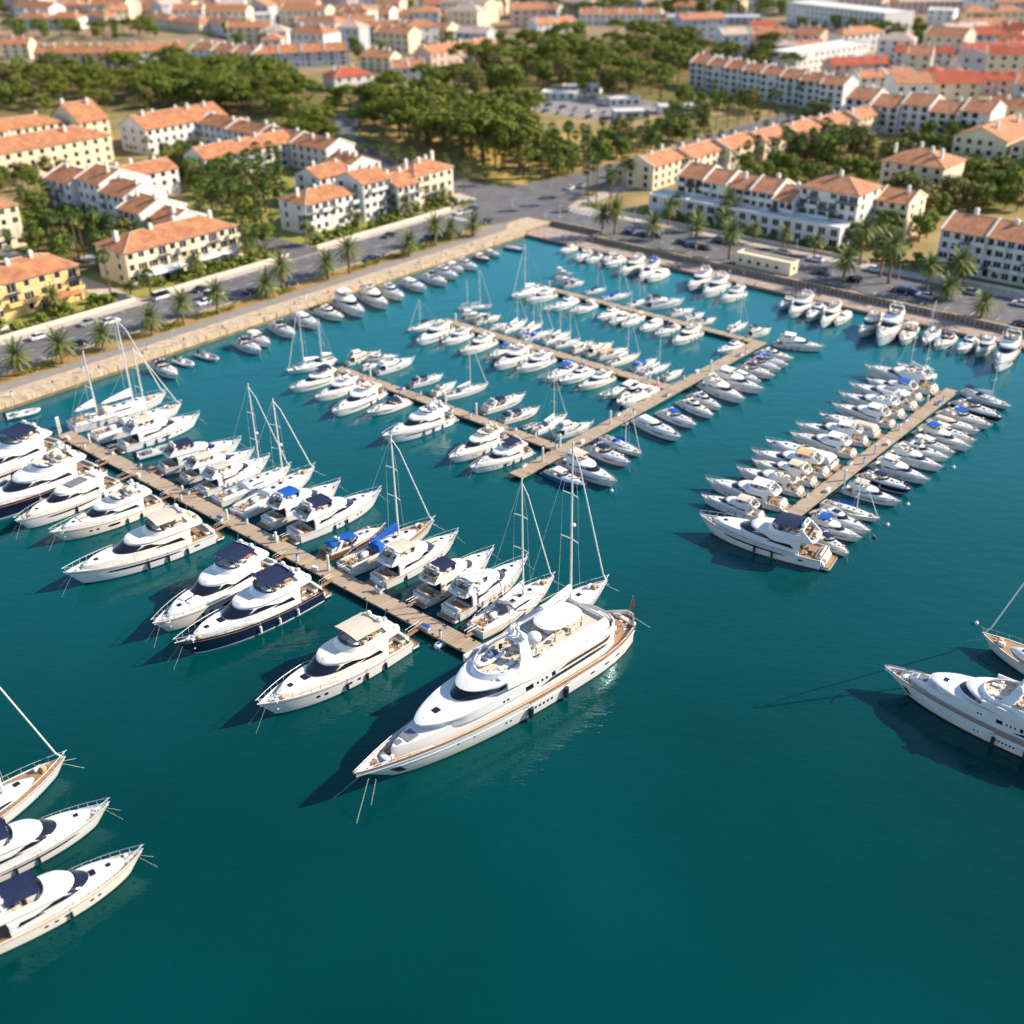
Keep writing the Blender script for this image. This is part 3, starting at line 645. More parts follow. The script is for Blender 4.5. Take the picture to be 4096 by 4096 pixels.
        mb.rbox(3.15, 3.9, -1.86, 1.86, zf + 1.53, zf + 1.69, .08)
        a_ = part(P, 'radar_arch', mb.build('radar_arch', ['gelcoat']), t='arch')
        for y in (.95, -.95):
            mb = MB(); mb.ball((3.5, y, zf + 2.0), .36, 7, sz=1.1); mb.tube([(3.5, y, zf + 1.65), (3.5, y, zf + 1.85)], .12, 6)
            part(P, 'radome', mb.build('radome', ['gelcoat']), a_, 'arch')
        mb = MB(); mb.tube([(3.6, 0, zf + 1.69), (3.6, 0, zf + 2.15)], .06, 5); mb.rbox(3.5, 3.7, -.75, .75, zf + 2.15, zf + 2.27, .04)
        for y in (-1.6, 1.6): mb.tube([(3.4, y, zf + 1.65), (3.0, y, zf + 3.4)], .018, 4)
        part(P, 'radar', mb.build('radar', ['gelcoat']), a_, 'arch')
        mb = MB(); canopy(mb, 3.7, 7.7, 1.98, zf + 1.78); b_ = part(P, 'bimini', mb.build('bimini', ['canvas_navy']), t='bimini')
        mb = MB()
        for x in (5.0, 7.5):
            for sd in (1, -1): mb.tube([(x - .4, sd * 1.93, zf + .6), (x, sd * 1.86, zf + 1.80)], .03, 4)
        part(P, 'bimini_frame', mb.build('bimini_frame', ['steel'], 0), b_, 'bimini')
    else:
        ht = Tier([(top - .05, 2.2, 11.5, 2.06), (top + .10, 2.1, 11.4, 2.0), (top + .26, 2.3, 10.7, 1.75)], h, .66, 2.3, .5)
        mb = MB(); ht.body(mb); r_ = part(P, 'hardtop', mb.build('hardtop', ['gelcoat']))
        mb = MB(); mb.rbox(5.6, 9.2, -1.15, 1.15, top + .27, top + .33, .25); part(P, 'sunroof', mb.build('sunroof', ['canvas_grey']), r_, 'sunroof')
        mb = MB(); mb.ball((4.2, 0, top + .75), .3, 6); mb.tube([(4.2, 0, top + .2), (4.2, 0, top + .5)], .1, 6)
        for sd in (1, -1):
            r = [[(x, sd * 1.55 + .05, z), (x + .5, sd * 1.55 + .05, z), (x + .5, sd * 1.55 - .06, z), (x, sd * 1.55 - .06, z)] for x, z in ((3.2, top + .1), (3.7, top + .6))]
            mb.loops(r, 0, True, True, True)
        mb.box(3.7, 4.2, -1.56, 1.56, top + .55, top + .66); part(P, 'radar_arch', mb.build('radar_arch', ['gelcoat']), t='arch')
    gear(P, 5 + var, [(1.2, 3.1, -1.8, 1.8, h.deckz(1) + .06), (1.2, 3.1, -1.8, 1.8, h.deckz(1) + .06), (17.0, 18.4, -.9, .9, h.deckz(17.6) + .02)] + ([] if coupe else [(2.8, 7.8, -1.6, 1.6, zf + .08), (2.8, 7.8, -1.6, 1.6, zf + .08), (1.5, 2.2, -1.7, 1.7, zf + .03)]), 26)
    part(P, 'bow_rail', h.rail('bow_rail', ['steel'], .50, .75, .028))
    for t in (.22, .36, .5): part(P, 'fender', fender_mesh(h, t, .42, side=1), t='fender')
    for t in (.22, .36, .5): part(P, 'fender', fender_mesh(h, t, .42, side=-1), t='fender')
    part(P, 'mooring_line', mooring_mesh(h), t='moor')
make_fly('fly', False, 0); make_fly('flyb', False, 1); make_fly('flyc', False, 2); make_fly('coupe', True, 1)

# ---- sports cruiser, 11 m
def make_cruiser(kind, var):
    P = proto(kind); h = Hull(11, 3.5, 1.15, 1.75, .88, 2.3, .40, .12, .10)
    hu = part(P, 'hull', h.mesh('hull', ['hull_white', 'boot_stripe'], .14))
    part(P, 'deck', h.deck('deck', ['deck_white']), t='deck')
    for sd in (1, -1): mb = MB(); h.panel(mb, .45, .72, .62, .78, n=10, soft=True, sides=(sd,)); part(P, 'portlight', mb.build('portlight', ['glass_dark']), hu)
    part(P, 'rub_rail', h.strip('rub_rail', ['canvas_grey'], .88, .94, .025), hu)
    zt = 2.0
    tr = Tier([(1.0, 4.6, 10.0, 1.42), (1.6, 4.6, 9.7, 1.36), (zt - .1, 4.6, 9.2, 1.22), (zt, 4.6, 8.8, 1.05)], h, .5, 2.1, .28)
    mb = MB(); tr.body(mb); c = part(P, 'coachroof', mb.build('coachroof', ['gelcoat']))
    
    for x0, x1 in ((7.4, 7.95), (6.1, 6.6)): mb = MB(); mb.rbox(x0, x1, -.27, .27, zt + .005, zt + .07, .07); part(P, 'hatch', mb.build('hatch', ['glass_dark']), c)
    # cockpit
    mb = MB(); z = h.deckz(1) + .04; mb.box(.2, 4.6, -1.28, 1.28, z, z + .02); part(P, 'cockpit_sole', mb.build('cockpit_sole', ['teak'], None), t='sole')
    mb = MB(); ct = Tier([(1.0, .3, 5.4, 1.55), (1.45, .3, 5.2, 1.5)], h, .75, 3, .06); ct.ring(mb, 1.0, 1.45, .13); part(P, 'coaming', mb.build('coaming', ['gelcoat']))
    if var in (0, 1, 3):
        mb = MB(); seats(mb, .6, 2.3, 1.2, z + .02); mb.rbox(3.4, 3.9, .2, .8, z, z + .7, .08); mb.rbox(3.4, 3.9, -.8, -.2, z, z + .7, .08); part(P, 'seating', mb.build('seating', ['cushion', 'cushion_white']))
    sc = Tier([(1.4, 3.9, 6.6, 1.34), (1.75, 3.9, 6.2, 1.3), (2.45, 3.7, 5.2, 1.16)], h, .4, 2.2, .15)
    if var in (0, 1, 2):
        mb = MB(); sc.screen(mb, .12, lambda q: 1.55, lambda q: 2.4 - .35 * q**2, .0, 20); part(P, 'windscreen', mb.build('windscreen', ['glass_dark']))
        mb = MB(); path = []
        for i in range(21):
            q = -1 + i / 10; path.append(sc.pt(1 - .88 * abs(q)**1.7, 2.4 - .35 * q * q, 1 if q >= 0 else -1, .0))
        mb.tube(path, .035, 4); part(P, 'windscreen_frame', mb.build('windscreen_frame', ['gelcoat']))
    if var == 0:      # arch with canvas bimini
        mb = MB()
        for sd in (1, -1):
            r = [[(x, sd * y + .05, zz), (x + w, sd * y + .05, zz), (x + w, sd * y - .07, zz), (x, sd * y - .07, zz)] for x, zz, y, w in ((1.3, 1.4, 1.42, .8), (2.0, 2.3, 1.34, .5), (2.4, 2.75, 1.2, .42))]
            mb.loops(r, 0, True, True, True)
        mb.rbox(2.35, 2.85, -1.24, 1.24, 2.7, 2.82, .05); mb.ball((2.6, 0, 2.95), .2, 6); part(P, 'radar_arch', mb.build('radar_arch', ['gelcoat']), t='arch')
        mb = MB(); canopy(mb, 2.7, 5.1, 1.2, 2.74, .18); part(P, 'bimini', mb.build('bimini', ['canvas_navy']), t='bimini')
        mb = MB(); canopy(mb, .7, 2.4, 1.25, 2.5, .2, .3); part(P, 'aft_canopy', mb.build('aft_canopy', ['canvas_navy']), t='aft')
    elif var == 1:    # hardtop saloon
        ho = Tier([(1.4, 2.6, 7.0, 1.36), (1.8, 2.6, 6.6, 1.33), (2.5, 2.5, 5.4, 1.2), (2.68, 2.5, 5.1, 1.02)], h, .45, 2.2, .2)
        mb = MB(); ho.body(mb); d = part(P, 'deckhouse', mb.build('deckhouse', ['gelcoat']))
        mb = MB(); ho.screen(mb, .62, lambda q: 1.86, lambda q: 2.45 - .2 * q**5); part(P, 'windshield', mb.build('windshield', ['glass_dark']), d)
        for sd in (1, -1):
            mb = MB(); ho.band(mb, .06, .56, lambda v: 1.85 + .1 * v, lambda v: 1.85 + .1 * v + .48 * max(0, 1 - abs(2 * v - 1)**4)**.5, sd); part(P, 'side_window', mb.build('side_window', ['glass_dark']), d)
        mb = MB(); mb.rbox(3.2, 4.6, -.7, .7, 2.69, 2.74, .15); part(P, 'sunroof', mb.build('sunroof', ['glass_dark']), d)
        mb = MB(); mb.rbox(2.5, 2.9, -1.15, 1.15, 2.75, 2.85, .05); mb.ball((2.7, .5, 3.0), .17, 6); mb.tube([(2.7, -.8, 2.8), (2.5, -.8, 4.0)], .015, 4); part(P, 'radar_arch', mb.build('radar_arch', ['gelcoat']), t='arch')
    elif var == 2:    # cockpit under a full canvas cover
        cv = Tier([(1.4, .35, 5.3, 1.46), (1.75, .4, 5.1, 1.40), (2.12, .8, 4.8, 1.15), (2.25, 1.1, 4.5, .8)], h, .7, 3, .1)
        mb = MB(); cv.body(mb); q_ = part(P, 'cockpit_cover', mb.build('cockpit_cover', ['canvas_beige'], 50), t='cover')
        for sd in (1, -1): mb = MB(); cv.band(mb, .2, .62, lambda v: 1.5, lambda v: 1.72, sd, .02, 6, 1); part(P, 'cover_window', mb.build('cover_window', ['glass_blue']), q_)
    else:             # open boat with a console and a T top
        mb = MB(); mb.rbox(4.3, 5.2, -.55, .55, 1.3, 2.35, .15); part(P, 'console', mb.build('console', ['gelcoat']))
        mb = MB(); mb.rbox(4.9, 5.15, -.5, .5, 2.3, 2.75, .08); part(P, 'windscreen', mb.build('windscreen', ['glass_blue']))
        mb = MB(); mb.rbox(3.3, 5.4, -1.05, 1.05, 3.0, 3.1, .2)
        part(P, 'hardtop', mb.build('hardtop', ['gelcoat']), t='bimini')
        mb = MB()
        for x in (3.6, 5.1):
            for y in (-.8, .8): mb.tube([(x, y, 1.3), (x, y, 3.02)], .03, 4)
        part(P, 'hardtop_frame', mb.build('hardtop_frame', ['steel'], 0), t='bimini')
        mb = MB(); mb.rbox(6.2, 8.2, -.8, .8, zt, zt + .12, .2); part(P, 'sunpad', mb.build('sunpad', ['cushion']))
        mb = MB()
        for y in (-.4, .4): mb.rbox(-.55, .0, y - .22, y + .22, .5, 1.75, .1); mb.rbox(-.4, -.15, y - .08, y + .08, -.4, .5, .04)
        part(P, 'outboard_motor', mb.build('outboard_motor', ['engine_black']))
    if var != 3:
        mb = MB(); mb.rbox(-.95, .02, -1.4, 1.4, .25, .38, .2); w_ = part(P, 'swim_platform', mb.build('swim_platform', ['gelcoat']))
        mb = MB(); mb.rbox(-.88, -.05, -1.28, 1.28, .38, .40, .16); part(P, 'platform_deck', mb.build('platform_deck', ['teak']), w_, 'aftteak')
    gear(P, 25 + var, [(.4, 4.2, -1.2, 1.2, 1.1)] * 3 + [(9.2, 10.0, -.4, .4, h.deckz(9.6))] + ([(4.6, 8.5, -.9, .9, zt + .01)] if var != 2 else []), 17)
    part(P, 'bow_rail', h.rail('bow_rail', ['steel'], .5, .5, .022, 6))
    for t in (.25, .45): part(P, 'fender', fender_mesh(h, t, .5, .12, .6, side=1), t='fender')
    for t in (.25, .45): part(P, 'fender', fender_mesh(h, t, .5, .12, .6, side=-1), t='fender')
    part(P, 'mooring_line', mooring_mesh(h, .014), t='moor')
for k, v in (('cruiser', 0), ('saloon', 1), ('covered', 2), ('open', 3)): make_cruiser(k, v)

# ---- sailing yacht, 14 m, and a twin-masted motor sailer
def make_sail(kind, ketch=False):
    P = proto(kind); h = Hull(14, 4.1, 1.2, 1.65, .70, 2.0, .42, .09, .08, .6)
    hu = part(P, 'hull', h.mesh('hull', ['hull_white', 'boot_stripe'], .12)); part(P, 'deck', h.deck('deck', ['deck_white']), t='deck')
    part(P, 'toe_rail', h.strip('toe_rail', ['teak_rail'], .92, .98, .02), hu, 'toe')
    tr = Tier([(1.0, 4.6, 11.4, 1.32), (1.5, 4.7, 10.9, 1.22), (1.78, 4.9, 10.2, 1.05), (1.84, 5.0, 9.9, .85)], h, .4, 2.0, .45)
    mb = MB(); tr.body(mb); c = part(P, 'coachroof', mb.build('coachroof', ['gelcoat']))
    for sd in (1, -1):
        mb = MB(); tr.band(mb, .12, .62, lambda v: 1.42, lambda v: 1.42 + .22 * max(0, 1 - abs(2 * v - 1)**4)**.5, sd); part(P, 'side_window', mb.build('side_window', ['glass_dark']), c)
    for x, z in ((6.1, 1.86), (7.4, 1.86), (9.2, 1.86), (11.7, h.deckz(12) + .03)): mb = MB(); mb.rbox(x, x + .55, -.27, .27, z, z + .07, .06); part(P, 'hatch', mb.build('hatch', ['glass_dark']), c)
    mb = MB(); ct = Tier([(1.1, .4, 5.0, 1.25), (1.5, .4, 4.9, 1.2)], h, .85, 3, .25); ct.ring(mb, 1.05, 1.5, .2); part(P, 'coaming', mb.build('coaming', ['gelcoat']))
    mb = MB(); ct.cap(mb, 1.18, 0, -.19); part(P, 'cockpit_sole', mb.build('cockpit_sole', ['teak']), t='sole')
    mb = MB(); mb.rbox(2.6, 3.6, -.25, .25, 1.2, 1.75, .08); rr = []
    for j in range(17): rr.append((1.7, .5 * cos(2 * pi * j / 16), 1.75 + .5 * sin(2 * pi * j / 16)))
    mb.tube(rr, .03, 4); mb.tube([(1.75, 0, 1.2), (1.75, 0, 1.8)], .07, 5); part(P, 'wheel', mb.build('wheel', ['gelcoat']))
    sh_ = Tier([(1.5, 4.5, 6.2, 1.15), (2.0, 4.5, 5.8, 1.1), (2.35, 4.6, 5.2, .8)], None, .3, 2)
    mb = MB(); sh_.body(mb); part(P, 'sprayhood', mb.build('sprayhood', ['canvas_navy'], 50), t='hood')
    mb = MB(); canopy(mb, .8, 3.2, 1.2, 3.0, .2); part(P, 'bimini', mb.build('bimini', ['canvas_navy']), t='bimini')
    H = 18.0
    for mx, mh, nm in ([(8.3, H, '')] if not ketch else [(9.0, H, ''), (3.8, H * .75, '')]):
        mb = MB(); mb.tube([(mx, 0, 1.5), (mx - .15, 0, mh)], .13, 8, r1=.085); mb.ball((mx - .1, 0, mh + .1), .12, 4)
        m_ = part(P, 'mast', mb.build('mast', ['spar']), t='mast')
        mb = MB()
        for f in (.42, .70):
            z = 1.5 + (mh - 1.5) * f; w = 1.5 - f * .6
            for sd in (1, -1): mb.tube([(mx - .05, 0, z), (mx - .35, sd * w, z + .1)], .06, 5)
        part(P, 'spreader', mb.build('spreader', ['spar']), m_, 'mast')
        mb = MB()
        for sd in (1, -1):
            y = h.hbx(mx) - .1
            p = [(mx - .2, sd * y, 1.3)] + [(mx - .35, sd * (1.5 - f * .6), 1.5 + (mh - 1.5) * f + .1) for f in (.42, .70)] + [(mx - .15, 0, mh - .2)]
            mb.tube(p, .02, 4)
        mb.tube([(mx - .15, 0, mh), (.1, 0, 1.3)], .02, 4); part(P, 'rigging', mb.build('rigging', ['steel'], 0), m_, 'mast')
        mb = MB(); bl = 4.4 if not ketch or mx > 5 else 3.0
        mb.tube([(mx - .15, 0, 2.75), (mx - bl, 0, 2.85)], .09, 6); b_ = part(P, 'boom', mb.build('boom', ['spar']), t='mast')
        mb = MB(); r = []
        for i in range(9):
            x = mx - .1 - (bl - .3) * i / 8; hh = 1.0 * (1 - i / 8)**.8 + .28; w = .25 + .05 * (i % 2)
            r.append([(x, w * .5, 2.72), (x, w, 2.9), (x, w * .3, 2.75 + hh), (x, -w * .3, 2.75 + hh), (x, -w, 2.9), (x, -w * .5, 2.72)])
        mb.loops(r, 0, True, True, True); part(P, 'sail_cover', mb.build('sail_cover', ['canvas_white'], 50), b_, 'sail')
        if mx > 5:
            mb = MB(); mb.tube([(13.7, 0, 1.75), (13.2, 0, 2.6), (mx + .9, 0, mh * .86), (mx - .1, 0, mh - .4)], .085, 6, r1=.05); part(P, 'furled_jib', mb.build('furled_jib', ['canvas_white']), t='jib')
    mb = MB(); mb.ball((9.0 if ketch else 8.55, 0, 9.5), .26, 6); part(P, 'radome', mb.build('radome', ['gelcoat']), t='radome')
    gear(P, 41 + ketch, [(.5, 4.5, -1.1, 1.1, 1.2)] * 2 + [(5, 11, -.9, .9, 1.75), (11, 13, -.5, .5, h.deckz(12))], 22)
    part(P, 'guard_rail', h.rail('guard_rail', ['steel'], .08, .6, .018, 12))
    for t in (.3, .5): part(P, 'fender', fender_mesh(h, t, .5, .12, .65, side=1), t='fender')
    for t in (.3, .5): part(P, 'fender', fender_mesh(h, t, .5, .12, .65, side=-1), t='fender')
    part(P, 'mooring_line', mooring_mesh(h, .014), t='moor')
make_sail('sail'); make_sail('ketch', True)

# ---- inflatable tender, 5 m
def make_dinghy():
    P = proto('dinghy'); mb = MB()
    path = [(0, .95, .42), (3.2, .95, .45), (4.2, .7, .5), (4.9, .25, .58), (5.0, 0, .6), (4.9, -.25, .58), (4.2, -.7, .5), (3.2, -.95, .45), (0, -.95, .42)]
    mb.tube(path, .27, 8); part(P, 'tube', mb.build('tube', ['rib_grey']), t='tube')
    mb = MB(); r = [[(x, w, .3), (x, w * .7, .02), (x, 0, -.15), (x, -w * .7, .02), (x, -w, .3)] for x, w in ((.1, .9), (3, .9), (4.2, .6), (4.8, .12))]
    mb.loops(r, 0, False, True, True); mb.poly([q for x, w in ((.1, .85), (3, .85), (4.2, .55)) for q in [(x, w, .34)]] + [(x, -w, .34) for x, w in ((4.2, .55), (3, .85), (.1, .85))]); part(P, 'hull', mb.build('hull', ['gelcoat']))
    mb = MB(); mb.rbox(1.7, 2.3, -.35, .35, .35, 1.05, .08); mb.rbox(2.2, 2.28, -.3, .3, 1.0, 1.35, .03, 1); part(P, 'console', mb.build('console', ['gelcoat', 'glass_blue']))
    mb = MB(); mb.rbox(.8, 1.4, -.55, .55, .35, .75, .08); mb.rbox(3.0, 3.5, -.5, .5, .35, .6, .08); part(P, 'seat', mb.build('seat', ['cushion_dark']))
    mb = MB(); mb.rbox(-.45, .05, -.2, .2, .45, 1.25, .1); mb.rbox(-.3, -.1, -.07, .07, -.4, .45, .03); part(P, 'outboard_motor', mb.build('outboard_motor', ['engine_black']))
make_dinghy()
NOM = dict(fly=(20, 5.3), flyb=(20, 5.3), flyc=(20, 5.3), coupe=(20, 5.3), cruiser=(11, 3.5), saloon=(11, 3.5), covered=(11, 3.5), open=(11, 3.5), sail=(14, 4.1), ketch=(14, 4.1), dinghy=(5.2, 2.4))
TIP = dict(fly=2.9, flyb=2.9, flyc=2.9, coupe=2.9, cruiser=1.75, saloon=1.75, covered=1.75, open=1.75, sail=1.7, ketch=1.7, dinghy=.6)
AFT = dict(fly=1.45, flyb=1.45, flyc=1.45, coupe=1.45, cruiser=.95, saloon=.95, covered=.95, open=.55, sail=0, ketch=0, dinghy=.45)
# ================================================================== the boats, berth by berth
def FR(ox, oy, s): return lambda x, y: (ox + x * s, oy + y * s)
fA = FR(0, 1400, .4658); fB = FR(900, 1300, .5176); fC = FR(600, 1900, .5176); fD = FR(1200, 1800, .7246); fE = FR(200, 1950, .5694)
fF = FR(0, 2700, .6211); fG = FR(3400, 2200, .5175); fH = FR(1700, 1400, .5176); fI = FR(1250, 1350, .2588); fJ = FR(2700, 1200, .2588)
fK = FR(2200, 900, .5176); fL = FR(1600, 900, .5176); fM = FR(3072, 600, .53); fN = FR(1024, 600, .53); fO = FR(2700, 1400, .7226); fP = FR(1850, 800, .2588)
fX = lambda x, y: (x, y)
ROWS = []
def row(where, start, f, items):
    ROWS.append((where, start, [(k, f(b[0], b[1]), f(s[0], s[1]), o) for k, b, s, o in items]))
row("near pier's seaward side", 'shore', fX, [
    ('flyb', fA(-500, 1180), fA(560, 790), 'n'), ('flyb', fA(-350, 1400), fA(850, 1000), '- H K'), ('coupe', fA(130, 1460), fA(1030, 1130), 'e K'), ('flyc', fA(430, 1560), fA(1405, 1290), '-'),
    ('flyb', fA(550, 1905), fA(1868, 1553), 'e'), ('flyc', (612, 2490), (1105, 2246), 'n'), ('fly', (701, 2570), (1290, 2348), 'n H K'), ('fly', (1031, 2815), (1635, 2546), 'e')])
row("near pier's landward side", 'shore', fX, [
    ('ketch', fA(1430, 355), fA(610, 670), 'w D mh19'), ('sail', fA(1560, 450), fA(800, 770), 'w mh15 -'), ('flyc', fA(1715, 540), fA(1000, 860), 'e N'), ('dinghy', fA(1540, 800), fA(1140, 915), ''),
    ('flyb', (965, 1752), (624, 1889), 'n'), ('fly', (1018, 1790), (717, 1926), 'e'), ('flyc', (1085, 1818), (787, 1978), 'e'), ('sail', (1164, 1858), (868, 2010), 'w mh19 - R'),
    ('sail', (1257, 1864), (945, 2062), 'w mh17 R'), ('flyb', (1361, 1921), (1050, 2107), 'b'), ('fly', (1524, 1955), (1150, 2160), 'n'), ('cruiser', (1540, 2095), (1278, 2231), 'b W'),
    ('sail', (1738, 2076), (1376, 2283), 'b mh19 K -'), ('flyc', (1832, 2123), (1490, 2345), 'e'), ('flyb', (1975, 2191), (1664, 2416), 'n'), ('fly', (2109, 2227), (1780, 2474), 'w'),
    ('sail', (2218, 2300), (1900, 2530), 'w mh20.5 -'), ('sail', (2432, 2314), (2050, 2570), 'w mh27 - R')])
row('picture corner near the seaward yachts', 'top', fF, [
    ('sail', (422, 515), (-600, 1230), 'w K mh24 -'), ('flyb', (702, 815), (-400, 1400), 'n'), ('fly', (918, 1118), (-230, 1790), 'n K')])
row('open water beyond the moored superyacht', 'top', fG, [('sail', (1022, 625), (2100, 1230), 'n K mh24')])
row("second pier's near side", 'shore', fB, [
    ('ketch', (475, 345), (850, 270), 'w e mh14'), ('flyb', (545, 460), (935, 370), 'n'), ('fly', (715, 545), (1065, 440), '-'), ('flyb', (865, 640), (1255, 495), '-'), ('cruiser', (1095, 665), (1435, 580), 'n'),
    ('flyb', (1230, 845), (1780, 700), '-'), ('fly', (1746, 996), (2187, 843), '-'), ('flyc', (1904, 1094), (2364, 962), 'n')])
row("second pier's far side", 'shore', fX, [
    ('fly', fI(1050, 190), fI(500, 420), 'w'), ('saloon', fI(1330, 255), fI(760, 360), ''), ('cruiser', fI(1010, 390), fI(740, 500), 'w'), ('flyc', fI(1585, 290), fI(950, 560), '-'),
    ('cruiser', fB(1685, 370), fB(1415, 475), 'n'), ('saloon', fB(1795, 430), fB(1590, 550), ''), ('sail', fL(690, 1220), fL(340, 1335), 'w mh11.5 -'), ('cruiser', fH(780, 330), fH(425, 480), 'n'),
    ('cruiser', fH(890, 435), fH(565, 560), 'n'), ('dinghy', fH(860, 560), fH(745, 605), ''), ('sail', fH(1090, 480), fH(845, 640), 'w mh10 -'), ('flyc', fH(1305, 545), fH(985, 680), 'w')])
row("cross pier's outer side", 'the seaward tip', fX, [
    ('cruiser', fH(1255, 1030), fH(915, 930), 'w L'), ('flyb', fH(1460, 985), fH(1010, 845), 'e'), ('cruiser', fH(1560, 845), fH(1205, 735), 'n'), ('sail', fH(1685, 785), fH(1370, 680), 'b mh11 -'),
    ('covered', fX(2714, 1738), (2528, 1672), 'w'), ('cruiser', (2788, 1694), (2632, 1645), 'b'), ('saloon', fJ(590, 1765), fJ(60, 1560), ''), ('saloon', fJ(720, 1640), fJ(220, 1460), ''),
    ('flyc', fJ(1020, 1490), fJ(330, 1275), '-'), ('fly', fJ(1355, 1340), fJ(500, 1190), 'w'), ('covered', fJ(1330, 1245), fJ(900, 1120), 'w'), ('cruiser', fJ(1555, 1150), fJ(930, 1020), 'n'),
    ('cruiser', fJ(1655, 1050), fJ(1090, 930), 'n'), ('cruiser', fJ(1760, 990), fJ(1180, 880), 'b'), ('saloon', fJ(1840, 890), fJ(1240, 800), ''), ('fly', (3303, 1383), (3088, 1374), 'w')])
row("cross pier's inner side", 'the seaward tip', fX, [('saloon', fH(1545, 395), fH(1765, 275), ''), ('open', fH(1535, 415), fH(1800, 300), 'r'), ('saloon', fJ(745, 800), fJ(1125, 695), '')])
row("third pier's near side", 'shore', fL, [
    ('sail', (100, 795), (330, 740), 'n mh7 -'), ('flyb', (215, 860), (470, 765), '-'), ('fly', (340, 890), (575, 830), '-'), ('fly', (500, 955), (770, 880), '-'), ('cruiser', (700, 1000), (900, 930), 'b'),
    ('flyc', (800, 1050), (1080, 950), '-'), ('flyb', (940, 1080), (1235, 1010), '-'), ('cruiser', (1150, 1170), (1370, 1070), 'b'), ('saloon', (1245, 1200), (1500, 1115), ''), ('fly', (1400, 1235), (1665, 1165), '-'), ('covered', (1600, 1305), (1835, 1220), 'w')])
row("third pier's far side", 'shore', fL, [
    ('ketch', (715, 612), (455, 655), 'w mh10'), ('flyb', (700, 680), (440, 740), 'w'), ('cruiser', (780, 690), (560, 765), 'n'), ('saloon', (830, 752), (670, 810), ''), ('sail', (990, 720), (790, 830), 'w mh8'),
    ('sail', (1110, 745), (930, 860), 'w mh8.5'), ('sail', (1190, 800), (940, 895), 'b mh10.5'), ('sail', (1320, 810), (1110, 915), 'w mh8.5'), ('sail', (1395, 870), (1195, 945), 'w mh9.5'), ('cruiser', (1500, 890), (1310, 985), 'w'),
    ('flyc', (1655, 900), (1420, 1010), '-'), ('cruiser', (1760, 940), (1500, 1035), 't'), ('sail', (1855, 980), (1610, 1085), 'w mh11'), ('cruiser', (1984, 1020), (1780, 1130), 'b'), ('sail', (2085, 1060), (1870, 1160), 'w mh9'), ('saloon', (2195, 1110), (2020, 1200), '')])
row("farthest pier's near side", 'shore', fL, [
    ('sail', (870, 545), (1110, 480), 'w mh13 -'), ('flyb', (985, 570), (1215, 530), '-'), ('saloon', (1210, 620), (1400, 560), ''), ('cruiser', (1350, 650), (1545, 600), 'w'), ('saloon', (1540, 705), (1700, 650), ''), ('cruiser', (1625, 750), (1770, 690), 'w'),
    ('sail', (1715, 765), (1880, 705), 'w mh8'), ('covered', (1870, 800), (2020, 740), 'w'), ('cruiser', (1990, 830), (2165, 770), 'n'), ('flyb', (2120, 890), (2330, 820), '-')])
row("farthest pier's far side", 'shore', fX, [
    ('fly', fL(1350, 370), fL(1180, 395), 'w'), ('flyc', fL(1385, 415), fL(1165, 455), '-'), ('cruiser', fL(1430, 430), fL(1250, 480), 'n'), ('sail', fK(435, 480), fK(270, 530), 'n mh8.5'), ('sail', fK(630, 520), fK(400, 580), 'b mh9'),
    ('sail', fK(750, 560), fK(600, 630), 'b mh7.5'), ('fly', fK(1040, 560), fK(690, 650), 'n'), ('saloon', fK(1120, 640), fK(900, 705), ''), ('cruiser', fK(1200, 670), fK(1020, 740), 'w'), ('cruiser', fK(1280, 710), fK(1110, 775), 'n'),
    ('sail', fK(1540, 745), fK(1375, 825), 'w mh8'), ('flyc', fK(1710, 790), fK(1500, 870), 'n')])
row('walled stone quay', 'the inner corner', fX, [
    ('saloon', fK(80, 190), fK(250, 150), 'C'), ('cruiser', fK(190, 245), fK(360, 180), 'w'), ('cruiser', fK(275, 262), fK(440, 210), 'n'), ('cruiser', fK(420, 262), fK(540, 205), 'w'), ('saloon', fK(430, 290), fK(625, 230), ''),
    ('fly', fK(555, 340), fK(790, 262), '-'), ('flyb', fK(700, 378), fK(905, 290), 'b'), ('covered', fK(745, 398), fK(962, 330), 'w'), ('flyb', fK(1065, 450), fK(1300, 360), '-'), ('fly', fK(1190, 502), fK(1430, 405), '-'), ('flyc', fK(1325, 552), fK(1575, 490), '-'),
    ('cruiser', fM(85, 1165), fM(220, 1100), 'w'), ('flyb', fM(165, 1205), fM(380, 1100), '-'), ('saloon', fM(300, 1243), fM(460, 1145), ''), ('fly', fM(410, 1282), fM(605, 1170), '-'), ('covered', fM(490, 1282), fM(645, 1200), 'w'),
    ('flyb', fM(705, 1352), fM(900, 1235), '-'), ('flyc', fM(835, 1405), fM(1040, 1250), '-'), ('cruiser', fM(1005, 1415), fM(1135, 1290), 'w'), ('sail', fM(1175, 1432), fM(1310, 1320), 'w mh9'), ('cruiser', fM(1270, 1462), fM(1450, 1370), 'n'),
    ('saloon', fM(1450, 1492), fM(1605, 1390), ''), ('fly', fM(1570, 1508), fM(1740, 1420), '-'), ('flyb', fM(1735, 1600), fM(1895, 1435), '-')])
